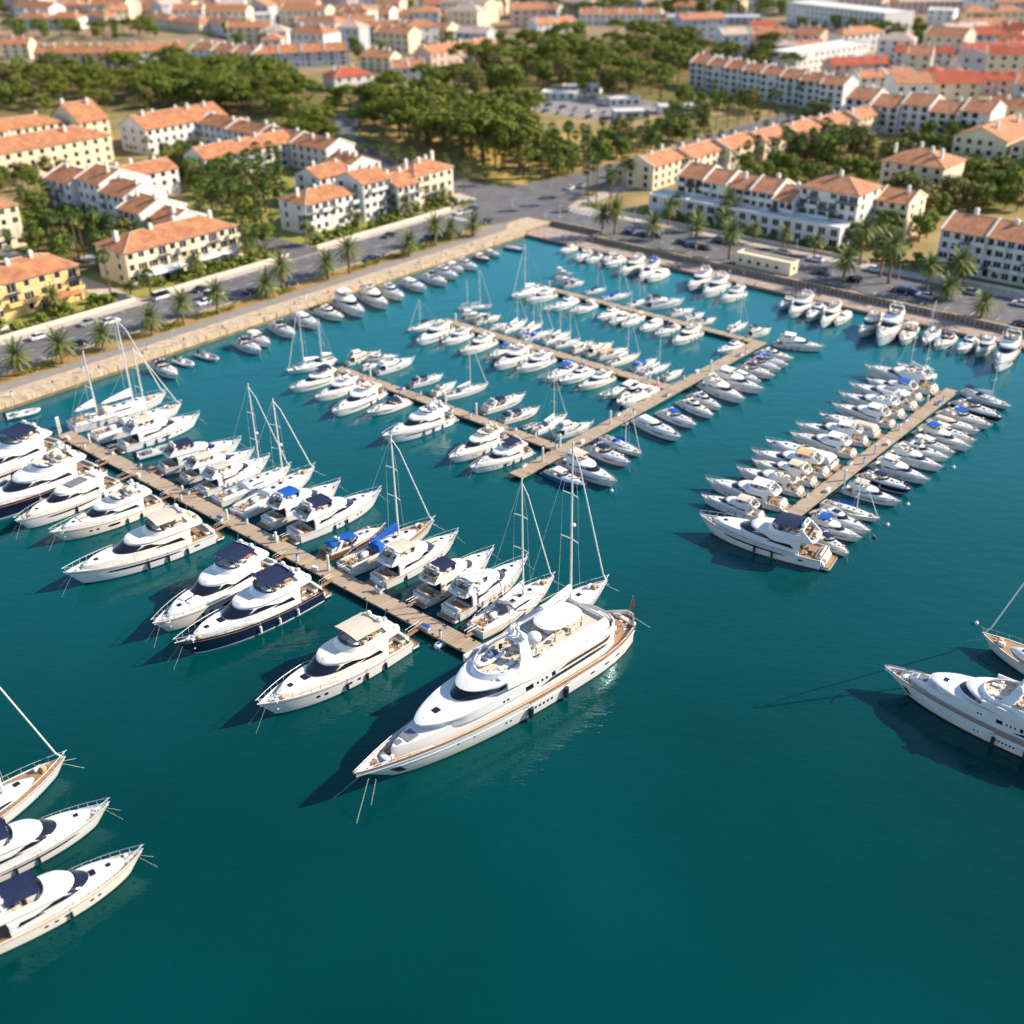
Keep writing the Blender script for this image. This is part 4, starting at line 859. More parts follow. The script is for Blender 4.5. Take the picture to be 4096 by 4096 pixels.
row('palm lined promenade', 'the near end', fX, [
    ('dinghy', fA(345, 500), fA(-70, 590), 'G'), ('cruiser', fA(1530, 190), fA(1262, 85), 'n'), ('dinghy', fA(1650, 122), fA(1455, 50), 'w'), ('dinghy', fA(1865, 72), fA(1645, 0), ''), ('cruiser', fB(275, 178), fB(30, 100), 'n'),
    ('cruiser', fB(350, 125), fB(120, 50), 'w'), ('cruiser', (1185, 1327), (1058, 1283), 'n'), ('covered', fN(480, 1302), fN(240, 1220), 'w'), ('saloon', fN(655, 1248), fN(400, 1180), ''), ('fly', fN(825, 1200), fN(540, 1100), 'w'),
    ('flyb', fN(990, 1145), fN(740, 1050), '-'), ('saloon', fN(1122, 1090), fN(890, 1010), ''), ('covered', fN(1278, 1032), fN(1060, 965), 'w'), ('cruiser', fN(1440, 985), fN(1210, 925), 'n'), ('saloon', fN(1530, 935), fN(1290, 880), ''),
    ('cruiser', fN(1572, 893), fN(1390, 850), 'w'), ('saloon', fN(1672, 872), fN(1460, 825), ''), ('cruiser', fN(1770, 815), fN(1605, 785), 'w H'), ('covered', fN(1848, 782), fN(1695, 755), 'w'), ('sail', fP(968, 745), fP(560, 708), 'w NOMAST L')])
row("detached pier's inner side", 'the seaward tip', fO, [
    ('flyb', (138, 905), (880, 1180), 'n K'), ('fly', (148, 788), (500, 935), 'e'), ('flyc', (180, 700), (640, 880), 'w K'), ('flyb', (338, 640), (718, 800), '- K'), ('fly', (430, 592), (790, 745), 'e'), ('flyb', (425, 548), (868, 695), 't K'),
    ('covered', (495, 490), (920, 650), 'w'), ('flyc', (638, 450), (1015, 590), 'w'), ('fly', (668, 395), (1080, 520), 'w K'), ('covered', (795, 345), (1150, 475), 'e'), ('flyb', (865, 288), (1225, 425), 'w'), ('fly', (905, 226), (1275, 370), '- K'),
    ('coupe', (965, 172), (1345, 325), 'w'), ('flyb', (1055, 150), (1370, 275), 'b'), ('flyc', (1048, 76), (1460, 240), '- K'), ('ketch', (1225, 66), (1440, 150), 'w mh10')])
row("detached pier's outer side", 'the seaward tip', fO, [
    ('cruiser', (958, 1122), (760, 1010), 'n'), ('flyb', (1035, 1035), (720, 955), 'b'), ('saloon', (1080, 992), (755, 885), ''), ('sail', (1135, 928), (815, 850), 'b mh7.5 -'), ('flyb', (1255, 832), (920, 768), 'e'), ('cruiser', (1305, 758), (1000, 680), 'n H'),
    ('flyc', (1408, 702), (1070, 628), 'w'), ('fly', (1482, 632), (1150, 566), '-'), ('saloon', (1490, 582), (1180, 518), ''), ('cruiser', (1552, 562), (1300, 490), 'w'), ('flyb', (1615, 522), (1300, 440), 'b'), ('cruiser', (1675, 492), (1350, 420), 'w'),
    ('covered', (1692, 442), (1400, 380), 'e'), ('cruiser', (1735, 402), (1430, 330), 'b'), ('cruiser', (1792, 362), (1500, 280), 'n H'), ('sail', (1838, 297), (1570, 225), 'w mh10.5')])

CANV = dict(n='canvas_navy', b='canvas_blue', e='canvas_beige', w='canvas_white', t='canvas_tan')
CWORD = dict(n='navy', b='blue', e='beige', w='white', t='tan')
rnd = random.Random(11)
FLEET = []
for where, start, items in ROWS:
    sh = {'walled stone quay': .72, 'palm lined promenade': .77}.get(where, 1.0)
    for i, (k, b, s, o) in enumerate(items):
        L0, B0 = NOM[k]; tot = L0 + AFT[k]; z = 1.0
        for _ in range(3):
            pb, ps = G(*b, TIP[k] * z), G(*s, .5 * z); d = Vector((pb.x - ps.x, pb.y - ps.y, 0)); z = min(1.5, max(.45, (d.length / tot)))**.85
        f = d.length / tot; d.normalize(); org = Vector((ps.x, ps.y, 0)) + d * (AFT[k] * f * sh + d.length * 0 + tot * f * (1 - sh)); f *= sh; z *= (.74 if where == 'walled stone quay' else .76 if where.startswith('palm') else .86) if L0 * f < 15 else .95; d = Matrix.Rotation(radians(rnd.uniform(-2, 2)), 3, 'Z') @ d if L0 * f < 15 else d
        FLEET.append(dict(k=k, o=o.split(), where=where, start=start, i=i, org=org, d=d, L=L0 * f, f=f, z=z, B=min(B0 * f * 1.03, max(B0 * z, L0 * f * .275)), n=len(items)))
def relax():
    for it in range(14):
        for i, p in enumerate(FLEET):
            for q in FLEET[i + 1:]:
                cpn = p['org'] + p['d'] * p['L'] * .45; cq = q['org'] + q['d'] * q['L'] * .45; v = cq - cpn
                if v.length > 30 or abs(p['d'].dot(q['d'])) < .8: continue
                lon = abs(v.dot(p['d'])); ov = (p['L'] + q['L']) / 2 - lon
                if ov < .25 * min(p['L'], q['L']): continue
                n = Vector((-p['d'].y, p['d'].x, 0)); lat = v.dot(n); need = (p['B'] + q['B']) / 2 + .12; lack = need - abs(lat)
                if lack <= 0: continue
                for r in (p, q):
                    mn = r['L'] * (.215 if r['k'] != 'sail' else .2); cut = min(lack * .5, max(0, r['B'] - mn)); r['B'] -= cut
                lack = (p['B'] + q['B']) / 2 + .12 - abs(lat)
                if lack > 0:
                    sg = 1 if lat >= 0 else -1; p['org'] -= n * sg * lack * .5; q['org'] += n * sg * lack * .5
relax()
def pushout(p):
    "keep the stern clear of the piers"
    for a0, a1, b0, b1 in PIER_RECT.values():
        for _ in range(40):
            hit = False
            for u in (-AFT[p['k']] * p['f'], .1 * p['L'], .3 * p['L'], .5 * p['L'], .7 * p['L'], .97 * p['L']):
                hw = p['B'] * .42 * (1 if u < .6 * p['L'] else .3)
                for sd in (-1, 0, 1):
                    q = p['org'] + p['d'] * u + Vector((-p['d'].y, p['d'].x, 0)) * sd * hw
                    a, b = AB(q)
                    if a0 - .1 < a < a1 + .1 and b0 - .1 < b < b1 + .1: hit = True
            if not hit: break
            c = p['org'] + p['d'] * p['L'] * .5; ca, cb = AB(c); mv = Vector((0, 0, 0))
            if a1 - a0 > b1 - b0: mv = EB * (.15 if cb > (b0 + b1) / 2 else -.15)
            else: mv = EA * (.15 if ca > (a0 + a1) / 2 else -.15)
            p['org'] += mv
for p in FLEET: pushout(p)
relax()
for p in FLEET: pushout(p)

def describe(p):
    k, o = p['k'], p['o']; hull = 'navy hulled' if 'H' in o else 'blue hulled' if 'L' in o else 'wooden' if 'W' in o else 'white'
    c = next((x for x in o if x in CANV), None)
    if k in ('fly', 'flyb', 'flyc'): d = f"{hull} flybridge yacht" + (f" with {CWORD[c]} canopy" if c else ' with open flybridge')
    elif k == 'coupe': d = f"{hull} yacht with long flat hardtop"
    elif k == 'cruiser': d = f"{hull} sports cruiser with {CWORD[c or 'w']} canopy"
    elif k == 'saloon': d = f"{hull} hardtop cruiser with dark windows"
    elif k == 'covered': d = f"{hull} cruiser under {CWORD[c or 'w']} cockpit cover"
    elif k == 'open': d = "open motorboat with red stern"
    elif k == 'ketch': d = f"{hull} twin masted sailing yacht"
    elif k == 'sail': d = f"{hull} sailing boat without a mast" if 'NOMAST' in o else f"{hull} sailing yacht with {CWORD[c or 'w']} boom cover"
    else: d = 'grey inflatable tender' if 'w' not in o else 'small white tender'
    if p['start'] == 'top':
        w = {'picture corner near the seaward yachts': ['bow pointing out to sea, farthest of three', 'bow pointing out to sea, middle of three', 'bow pointing out to sea, nearest the viewer'], 'open water beyond the moored superyacht': ['moored in open water behind the large stepped yacht']}[p['where']][p['i']]
        return f"{d}, {w}"
    return f"{d}, {ORD[p['i']]} from {p['start'].replace('the seaward tip', 'seaward')} along {p['where']}"
CATS = dict(fly='motor yacht', flyb='motor yacht', flyc='motor yacht', coupe='motor yacht', cruiser='motorboat', saloon='motorboat', covered='motorboat', open='motorboat', sail='sailboat', ketch='sailboat', dinghy='tender')
NAMES = dict(fly='flybridge_yacht', flyb='flybridge_yacht', flyc='flybridge_yacht', coupe='hardtop_yacht', cruiser='sports_cruiser', saloon='hardtop_cruiser', covered='covered_cruiser', open='open_motorboat', sail='sailing_yacht', ketch='twin_masted_yacht', dinghy='inflatable_tender')
def place_boat(p):
    k, o = p['k'], p['o']; L0, B0 = NOM[k]
    root = thing(NAMES[k], p['org'], atan2(p['d'].y, p['d'].x), describe(p), CATS[k], 'boats moored in the marina')
    root.scale = (p['f'], p['B'] / B0, p['z'])
    c = next((x for x in o if x in CANV), None); mh = next((float(x[2:]) for x in o if x.startswith('mh')), None)
    ov = {}
    u_ = rnd.random()
    if u_ < .12: ov['boot_stripe'] = 'boot_red'
    elif u_ < .3: ov['boot_stripe'] = 'hull_blue'
    if .3 < u_ < .42: ov['hull_white'] = 'gelcoat_cream'
    if .42 < u_ < .6: ov['gelcoat'] = 'gelcoat_cream'
    if 'H' in o: ov['hull_white'] = 'hull_navy'; ov['boot_stripe'] = 'gelcoat'; ov['fender_dark'] = 'fender_white'
    if 'L' in o: ov['hull_white'] = 'hull_blue'
    if 'W' in o: ov['hull_white'] = 'wood_hull'; ov['deck_white'] = 'teak'
    if 'K' in o: ov['deck_white'] = 'teak'
    if 'C' in o: ov['hull_white'] = ov['gelcoat'] = 'gelcoat_cream'
    if 'r' in o: ov['engine_black'] = 'red_paint'
    if 'G' in o: ov['rib_grey'] = 'gelcoat'
    if k == 'dinghy' and 'w' in o: ov['rib_grey'] = 'gelcoat'
    drop = set()
    if k in ('fly', 'flyb', 'flyc'):
        if c: ov['canvas_navy'] = CANV[c]
        else: drop.add('bimini')
        if rnd.random() < .35 and not c: drop.add('arch')
        if rnd.random() < .4: ov['cushion'] = 'cushion_white'
    elif k == 'cruiser':
        ov['canvas_navy'] = CANV[c or 'w']
        if rnd.random() < .5: drop.add('aft')
        if c in ('w', None) and rnd.random() < .5: drop.add('bimini')
    elif k == 'covered': ov['canvas_beige'] = CANV[c or 'w']
    elif k in ('sail', 'ketch'):
        ov['canvas_white_sail'] = CANV[c or 'w']
        ov['canvas_navy'] = CANV[c] if c in ('n', 'b') else rnd.choice(['canvas_navy', 'canvas_grey', 'canvas_white', 'canvas_beige'])
        if '-' in o or rnd.random() < .6: drop.add('bimini')
        if 'R' not in o: drop.add('radome')
        if rnd.random() < .3: drop.add('hood')
        if 'NOMAST' in o: drop |= {'mast', 'sail', 'jib', 'hood', 'radome', 'bimini'}
        if rnd.random() < .5 and 'K' not in o: drop.add('toe')
        if rnd.random() < .25 and p['L'] < 14: drop.add('jib')
    if p['L'] < 12 and rnd.random() < .6: drop.add('fender')
    near = (p['org'] - Vector((0, 0, 0))).length < 190
    if not near and rnd.random() < .5: drop.add('moor')
    made = {}
    for i, (nm, par, me, t) in enumerate(PROTO[k]):
        if t in drop or (par >= 0 and par not in made): continue
        if t == 'fender' and rnd.random() < .25: continue
        ob = obj(nm, me, made[par] if par >= 0 else root); made[i] = ob
        for j, sl in enumerate(me.materials):
            key = sl.name
            if t == 'sail' and key == 'canvas_white': key = 'canvas_white_sail'
            if key in ov:
                ob.material_slots[j].link = 'OBJECT'; ob.material_slots[j].material = MATS[ov[key]]
        if mh and t in ('mast', 'jib', 'radome') and par < 0 and nm != 'boom':
            s = mh / 18 / p['z']; ob.scale = (1, 1, s)
            if t == 'jib': ob.location.z = 1.75 * (1 - s)
            if t == 'mast': ob.location.z = 1.5 * (1 - s)
            if t == 'radome': ob.scale = (1 / p['f'] ** .5, 1 / p['f'] ** .5, 1 / p['z'] ** .5); ob.location = (8.55 * (1 - ob.scale.x), 0, 9.5 * (s - ob.scale.z))
    return root
for p in FLEET: p['root'] = place_boat(p)
# ================================================================== the superyacht at the pier end
def superyacht(bp, sp_, label, zk, tender=True, flag=True):
    bow, st = G(*bp), G(*sp_); d = Vector((bow.x - st.x, bow.y - st.y, 0)); K_ = d.length / 46.9; L = 46.9; d.normalize()
    root = thing('superyacht', Vector((st.x, st.y, 0)), atan2(d.y, d.x), label, 'superyacht', 'boats moored in the marina')
    root.scale = (K_, K_ * (1 if tender else 1.28), zk * K_)
    h = Hull(L, 8.7, 3.7, 5.5, .12, 2.7, .24, .12, .95, .55, .5)
    P = lambda nm, mb, mats, par=root, sm=32: obj(nm, mb.build(nm, mats, sm) if isinstance(mb, MB) else mb, par)
    hu = P('hull', h.mesh('hull', ['hull_white', 'boot_stripe'], .06), None)
    P('deck', h.deck('deck', ['teak']), None)
    P('cap_rail', h.strip('cap_rail', ['teak_rail'], .945, 1.014, .09), None)
    P('rub_rail', h.strip('rub_rail', ['gelcoat'], .62, .645, .06, .04, .97), None, hu)
    P('waterline_stripe', h.strip('waterline_stripe', ['boot_red'], .055, .085, .02), None, hu)
    PH = [(.415 + i * .0145, .009, .36, .50) for i in range(6)] + [(t, .008, .38, .48) for t in (.56, .575)] + [(t, .022, .40, .50) for t in (.14, .19, .25)] + [(t, .006, .52, .60) for t in (.68, .73)] + [(t, .03, .70, .735) for t in (.50, .345)]
    for t, dt, k0, k1 in PH:
        for sd in (1, -1): mb = MB(); h.panel(mb, t, t + dt, k0, k1, n=4, soft=True, sides=(sd,)); P('porthole', mb, ['glass_dark'], hu)
    mb = MB(); h.panel(mb, .912, .945, .25, .62, .03, 4); P('anchor_pocket', mb, ['rubber'], hu)
    # decks
    ta = Tier([(2.6, 4.5, 41.7, 3.75), (6.0, 4.5, 41.7, 3.70), (6.25, 4.5, 41.5, 3.60), (6.35, 4.5, 41.1, 3.42)], h, .84, 2.4, .95, .10)
    mb = MB(); ta.body(mb); A = P('main_deckhouse', mb, ['gelcoat'])
    mb = MB(); mb.rbox(38.2, 39.9, -.85, .85, 6.37, 6.45, .12); P('hatch', mb, ['canvas_grey'], A); mb = MB(); mb.rbox(40.2, 41.0, -.4, .4, 6.36, 6.45, .1)
    P('hatch', mb, ['canvas_grey'], A)
    tb = Tier([(6.0, 6.5, 36.4, 4.05), (7.2, 6.5, 36.6, 4.0), (7.55, 6.5, 37.9, 4.05), (7.85, 6.5, 37.9, 4.0), (8.0, 6.5, 37.5, 3.85), (8.08, 6.5, 36.8, 3.6)], h, .80, 2.3, .42, .10)
    mb = MB(); tb.body(mb); B = P('upper_deckhouse', mb, ['gelcoat'])
    mb = MB(); mb.rbox(34.4, 35.3, -.45, .45, 8.11, 8.18, .1); P('skylight', mb, ['glass_dark'], B)
    for sd in (1, -1):
        for u0, u1, l, hh in ((.665, .675, 6.3, 6.7), (.685, .695, 6.3, 6.7), (.535, .575, 6.1, 7.0), (.505, .515, 6.3, 6.8), (.48, .49, 6.3, 6.8), (.455, .465, 6.3, 6.8), (.41, .43, 6.1, 7.0)):
            mb = MB(); tb.band(mb, u0, u1, lambda v, l=l: l, lambda v, hh=hh: hh, sd, nu=2); P('side_window', mb, ['glass_dark'], B)
    mb = MB()
    for sd in (1, -1): tb.band(mb, .04, .40, lambda v: 6.25 + .25 * v, lambda v: 6.25 + .25 * v + .62 * max(0, min(1, v * 9, (1 - v) * 5)), sd, .03, 16, 1)
    P('walkway_shade', mb, ['pane_brown'], B)  # flat brown band painted in for the shaded slot of the covered side deck
    mb = MB()
    for sd in (1, -1):
        ta.band(mb, .10, .44, lambda v: 4.5, lambda v: 4.5 + .62 * max(0, min(1, v * 9, (1 - v) * 6)), sd, nu=14)
    P('side_window', mb, ['glass_dark'], A)
    mb = MB()      # thin brown band painted for the shadow gap and walkway rail between the decks
    for sd in (1, -1): tb.band(mb, .02, .42, lambda v: 7.30, lambda v: 7.36, sd, .03, 10, 1)
    P('deck_line', mb, ['teak_rail'], B)
    tc = Tier([(8.0, 12, 32.4, 3.45), (8.35, 12, 32.2, 3.42), (9.35, 12, 30.4, 3.1), (9.5, 12, 30.2, 3.05)], h, .70, 2.1, .9)
    mb = MB(); tc.body(mb); Cc = P('pilothouse', mb, ['gelcoat'])
    mb = MB(); tc.screen(mb, .74, lambda q: 8.36 + .05 * q**2, lambda q: 9.3, .04, 26); P('windscreen', mb, ['glass_dark'], Cc)
    for sd in (1, -1):
        mb = MB(); tc.band(mb, .60, .73, lambda v: 8.4, lambda v: 9.1, sd, nu=5)
        tc.band(mb, .22, .58, lambda v: 8.0 + .35 * v, lambda v: 8.05 + .35 * v + .75 * max(0, min(1, v * 1.3))**.8, sd, nu=10); P('side_window', mb, ['glass_dark'], Cc)
    br = Tier([(9.42, 11, 31.0, 3.75), (9.72, 11, 31.2, 3.8), (9.95, 11, 30.7, 3.6), (10.02, 11, 30.0, 3.3)], h, .70, 2.1, .55)
    mb = MB(); br.body(mb); R = P('roof', mb, ['gelcoat'])
    # long swept wings from roof down to the aft deck
    mb = MB()
    for sd in (1, -1):
        r = [[(x, sd * 3.95, z0), (x, sd * 3.95, z1), (x, sd * 3.7, z1), (x, sd * 3.7, z0)] for x, z0, z1 in ((7.5, 7.6, 8.3), (14, 7.6, 8.7), (19, 7.7, 9.6), (23, 8.3, 10.3), (27, 9.2, 10.5))]
        mb.loops(r, 0, True, True, True)
    P('wing', mb, ['gelcoat'])
    fl = Tier([(10.0, 9, 28.8, 3.5), (10.45, 9, 28.5, 3.45), (10.85, 9, 28.1, 3.35)], h, .70, 2.2, .7)
    mb = MB(); fl.ring(mb, 9.9, 10.85, .18); F_ = P('sun_deck', mb, ['gelcoat'])
    sl2 = Tier([(9.6, 8.6, 27, 3.6), (10.0, 8.6, 28, 3.6)], h, .7, 2.2, .7); mb = MB(); sl2.body(mb); P('sun_deck_slab', mb, ['gelcoat'], F_)
    mb = MB(); fl.cap(mb, 10.06, 0, -.15); P('sun_deck_sole', mb, ['canvas_beige'], F_)
    ud = Tier([(7.72, 6.2, 13.5, 3.8), (7.78, 6.2, 13.5, 3.8)], h, .9, 2.2, .5, .35); mb = MB(); ud.cap(mb, 7.78); P('aft_sole', mb, ['teak'], B)
    mb = MB(); rg = Tier([(7.7, 6.0, 13, 3.85), (8.5, 6.0, 13, 3.85)], h, .95, 2.2, .45, .35); rg.ring(mb, 7.7, 8.45, .12); P('aft_bulwark', mb, ['gelcoat'], B)
    P('side_deck', h.strip('side_deck', ['teak_rail'], .83, .90, .03, .03, .50), None, hu)
    # radar mast, domes, hardtop
    mb = MB()
    for sd in (1, -1):
        r = [[(x, sd * y + .14, z), (x + w, sd * y + .14, z), (x + w, sd * y - .14, z), (x, sd * y - .14, z)] for x, y, z, w in ((22.2, 3.2, 10.2, 2.4), (21.6, 2.3, 11.8, 1.7), (21.0, 1.0, 13.2, 1.3))]
        mb.loops(r, 0, True, True, True)
    mb.rbox(20.9, 22.5, -1.2, 1.2, 13.0, 13.4, .12); mb.tube([(21.6, 0, 13.3), (21.5, 0, 16.0)], .18, 6, r1=.06)
    K = P('radar_mast', mb, ['gelcoat'])
    for y, z, q in ((-1.0, 13.9, .55), (1.0, 13.9, .55), (0, 15.0, .3)): mb = MB(); mb.ball((21.6, y, z), q, 8, sz=1.15); P('radome', mb, ['gelcoat'], K)
    mb = MB(); mb.rbox(21.3, 21.6, -1.3, 1.3, 14.4, 14.55, .05); P('radar', mb, ['gelcoat'], K)
    ht = Tier([(12.35, 11.2, 17.8, 2.1), (12.6, 11.2, 17.9, 2.1), (12.7, 11.5, 17.6, 1.85)], None, .62, 2.6, 0, .2); mb = MB(); ht.body(mb); T = P('hardtop', mb, ['gelcoat'])
    for x in (12, 14.5, 16.8):
        for sd in (1, -1): mb = MB(); mb.tube([(x, sd * 1.9, 10.0), (x, sd * 1.85, 12.4)], .08, 5); P('hardtop_post', mb, ['steel'], T)
    mb = MB(); mb.ball((19.6, .9, 12.3), .95, 9, sz=1.1); mb.tube([(19.6, .9, 10), (19.6, .9, 11.6)], .3, 8); P('satellite_dome', mb, ['gelcoat'])
    mb = MB(); seats(mb, 11.5, 14.0, 1.8, 10.08); seats(mb, 15, 17.5, 1.8, 10.08); P('seating', mb, ['cushion', 'cushion_white'], F_)
    for x in (26.2, 24.2):
        for y in (-2.4, -1.2, 1.2, 2.4):
            if y < 0 and x < 25: continue
            mb = MB(); mb.rbox(x - .9, x + .9, y - .35, y + .35, 10.1, 10.4, .08, 1); mb.rbox(x - .9, x - .3, y - .35, y + .35, 10.4, 10.6, .06, 1); P('lounger', mb, ['cushion', 'cushion_white'], F_)
    mb = MB(); mb.rbox(18.0, 20.6, -2.8, -.6, 10.08, 10.75, .3, 0); mb.rbox(18.4, 20.2, -2.5, -.9, 10.72, 10.8, .2, 1); mb.tube([(20.6, 2.3, 10), (20.6, 2.3, 12), (17.6, 2.3, 12.6)], .14, 6)
    P('spa_pool', mb, ['gelcoat', 'pool_water'], F_)
    GP = []; gear(GP, 9, [(20, 27.5, -2.8, 2.8, 10.08), (9.5, 19, -2.9, 2.9, 10.08), (7, 9, -2.6, 2.6, 7.8), (1, 5, -1.8, 1.8, h.deckz(3) + .03), (41.8, 44, -1.0, 1.0, h.deckz(43) + .03)], 120); P('deck_gear', GP[0][2], None)
    # bow gear
    z = h.deckz(43.5); mb = MB()
    for y in (-.7, .7): mb.tube([(43.4, y, z), (43.4, y, z + .6)], .22, 8); mb.tube([(43.6, y, z + .3), (45.6, y * .3, z + .6)], .07, 5)
    mb.rbox(42.2, 42.9, -.6, .6, z, z + .7, .1); mb.rbox(44.4, 45.0, -.25, .25, z, z + .4, .08)
    P('windlass', mb, ['steel'])
    mb = MB(); rr = random.Random(4)
    for _ in range(9):
        x = 41.6 + rr.random() * 2.6; y = (rr.random() - .5) * 2.6 * (1 - (x - 41.5) / 4.5); mb.rbox(x - .2, x + .2, y - .2, y + .2, z, z + .35 + rr.random() * .3, .06, rr.randrange(2))
    P('deck_locker', mb, ['cushion_white', 'teak_rail'])
    P('bow_rail', h.rail('bow_rail', ['steel'], .80, .45, .035, 6), None)
    # stern: seats, table, flagstaff
    z = h.deckz(2); mb = MB(); mb.rbox(1.0, 1.7, -2.0, 2.0, z, z + .5, .15); mb.rbox(2.4, 3.6, -.9, .9, z + .5, z + .6, .15, 1); mb.tube([(3, 0, z), (3, 0, z + .5)], .12, 6, 1); P('aft_seat', mb, ['cushion', 'teak_rail'])
    mb = MB(); mb.tube([(.35, 0, 3.7), (-.5, 0, 7.0)], .07, 6); f = P('flagstaff', mb, ['teak_rail'])
    mb = MB(); r = []
    for i in range(7):
        u = i / 6; r.append([(-.45 + .10 * u + .1 * sin(5 * u), .12 * sin(7 * u), 6.7 - u * 1.7), (-.1 + .25 * u, .5 + .2 * sin(4 * u), 6.2 - u * 1.7)])
    mb.loops(r, 0, closed=False); P('ensign', mb, ['red_flag'], f)
    mb = MB()
    P('fender', fender_mesh(h, .50, .40, .34, 2.0), None); P('fender', fender_mesh(h, .372, .40, .34, 2.0), None); P('fender', fender_mesh(h, .505, .40, .34, 2.0, side=-1), None); P('fender', fender_mesh(h, .37, .40, .34, 2.0, side=-1), None)
    if tender: mb = MB(); mb.tube([(L * .968, .5, 3.6), (L + 2.5, 3.0, -.3)], .022, 4); mb.tube([(L * .968, -.5, 3.6), (L + 2.0, -2.2, -.3)], .022, 4); mb.tube([(L * .95, .7, 2.8), (L - .5, 1.8, -.3)], .022, 4); mb.tube([(.3, .8, 3.2), (-2.2, 2.2, -.3)], .022, 4); P('mooring_line', mb, ['rope'], root, 0)
    # railing round the sun deck and the tender on its chocks
    mb = MB(); pth = [fl.pt(u, 10.85, 1, -.1) + Vector((0, 0, .35)) for u in Tier.US[4:-3]]; mb.tube(pth, .03, 4); mb.tube([p + Vector((0, -2 * p.y, 0)) for p in pth], .03, 4)
    P('sun_deck_rail', mb, ['steel'], F_, 0)
    if not tender: return
    t = thing('inflatable_tender', root.matrix_basis @ Vector((0, 0, 0)), 0, 'white tender boat resting on the superyacht sun deck', 'tender')
    q = Matrix.Rotation(atan2(d.y, d.x), 4, 'Z') @ Vector((23.3, -1.6, 10.12 * .72)); t.location = Vector((st.x, st.y, 0)) + q; t.rotation_euler = (0, 0, atan2(d.y, d.x) + .1); t.scale = (.85, .85, .85)
    made = {}
    for i, (nm, par, me, tg) in enumerate(PROTO['dinghy']):
        o = obj(nm, me, t); made[i] = o
        for j, sl in enumerate(me.materials):
            if sl.name == 'rib_grey': o.material_slots[j].link = 'OBJECT'; o.material_slots[j].material = MATS['gelcoat']
superyacht((1417, 3096, 3.9), (2522, 2436, 3.1), 'very large white superyacht with teak rail moored across the near pier end', .72)
superyacht((3541, 2648, 3.6), (4560, 3062, 2.8), 'large white yacht with stepped coachroof, cut off by the picture edge in open water', .86, False)
# ================================================================== buildings
FOOT = []   # footprints, for keeping trees out of walls
WINCACHE = {}
def window_mesh(w, h, style):
    k = (round(w, 2), round(h, 2), style)
    if k in WINCACHE: return WINCACHE[k]
    pm = 'pane_brown' if style == 'brown' else 'pane'; fm = 'frame_brown' if style == 'brown' else 'frame_white'
    mb = MB(); mb.box(0, w, .17, .2, 0, h); pane = mb.build('pane', [pm], 0)
    mb = MB(); t = .09
    mb.box(0, w, .10, .17, 0, t); mb.box(0, w, .10, .17, h - t, h); mb.box(0, t, .10, .17, t, h - t); mb.box(w - t, w, .10, .17, t, h - t)
    n = max(1, int(w / .8))
    for i in range(1, n): mb.box(w * i / n - .05, w * i / n + .05, .10, .17, t, h - t)
    fr = mb.build('window', [fm], 0)
    WINCACHE[k] = (fr, pane); return WINCACHE[k]
def wall_panel(mb, O, U, N, w, h, ops, m=0, depth=.24):
    "a wall with real openings: ops are (u0, u1, z0, z1)"
    us = sorted({0, w} | {v for o in ops for v in o[:2]}); zs = sorted({0, h} | {v for o in ops for v in o[2:]})
    P = lambda u, z, d=0: tuple(O + U * u + Vector((0, 0, z)) - N * d)
    for a, b in zip(us, us[1:]):
        for c, d in zip(zs, zs[1:]):
            um, zm = (a + b) / 2, (c + d) / 2
            if any(o[0] < um < o[1] and o[2] < zm < o[3] for o in ops): continue
            mb.poly([P(a, c), P(b, c), P(b, d), P(a, d)], m)
    for u0, u1, z0, z1 in ops:
        for p, q in (((u0, z0), (u1, z0)), ((u1, z0), (u1, z1)), ((u1, z1), (u0, z1)), ((u0, z1), (u0, z0))):
            mb.poly([P(*p), P(*q), P(*q, depth), P(*p, depth)], m)
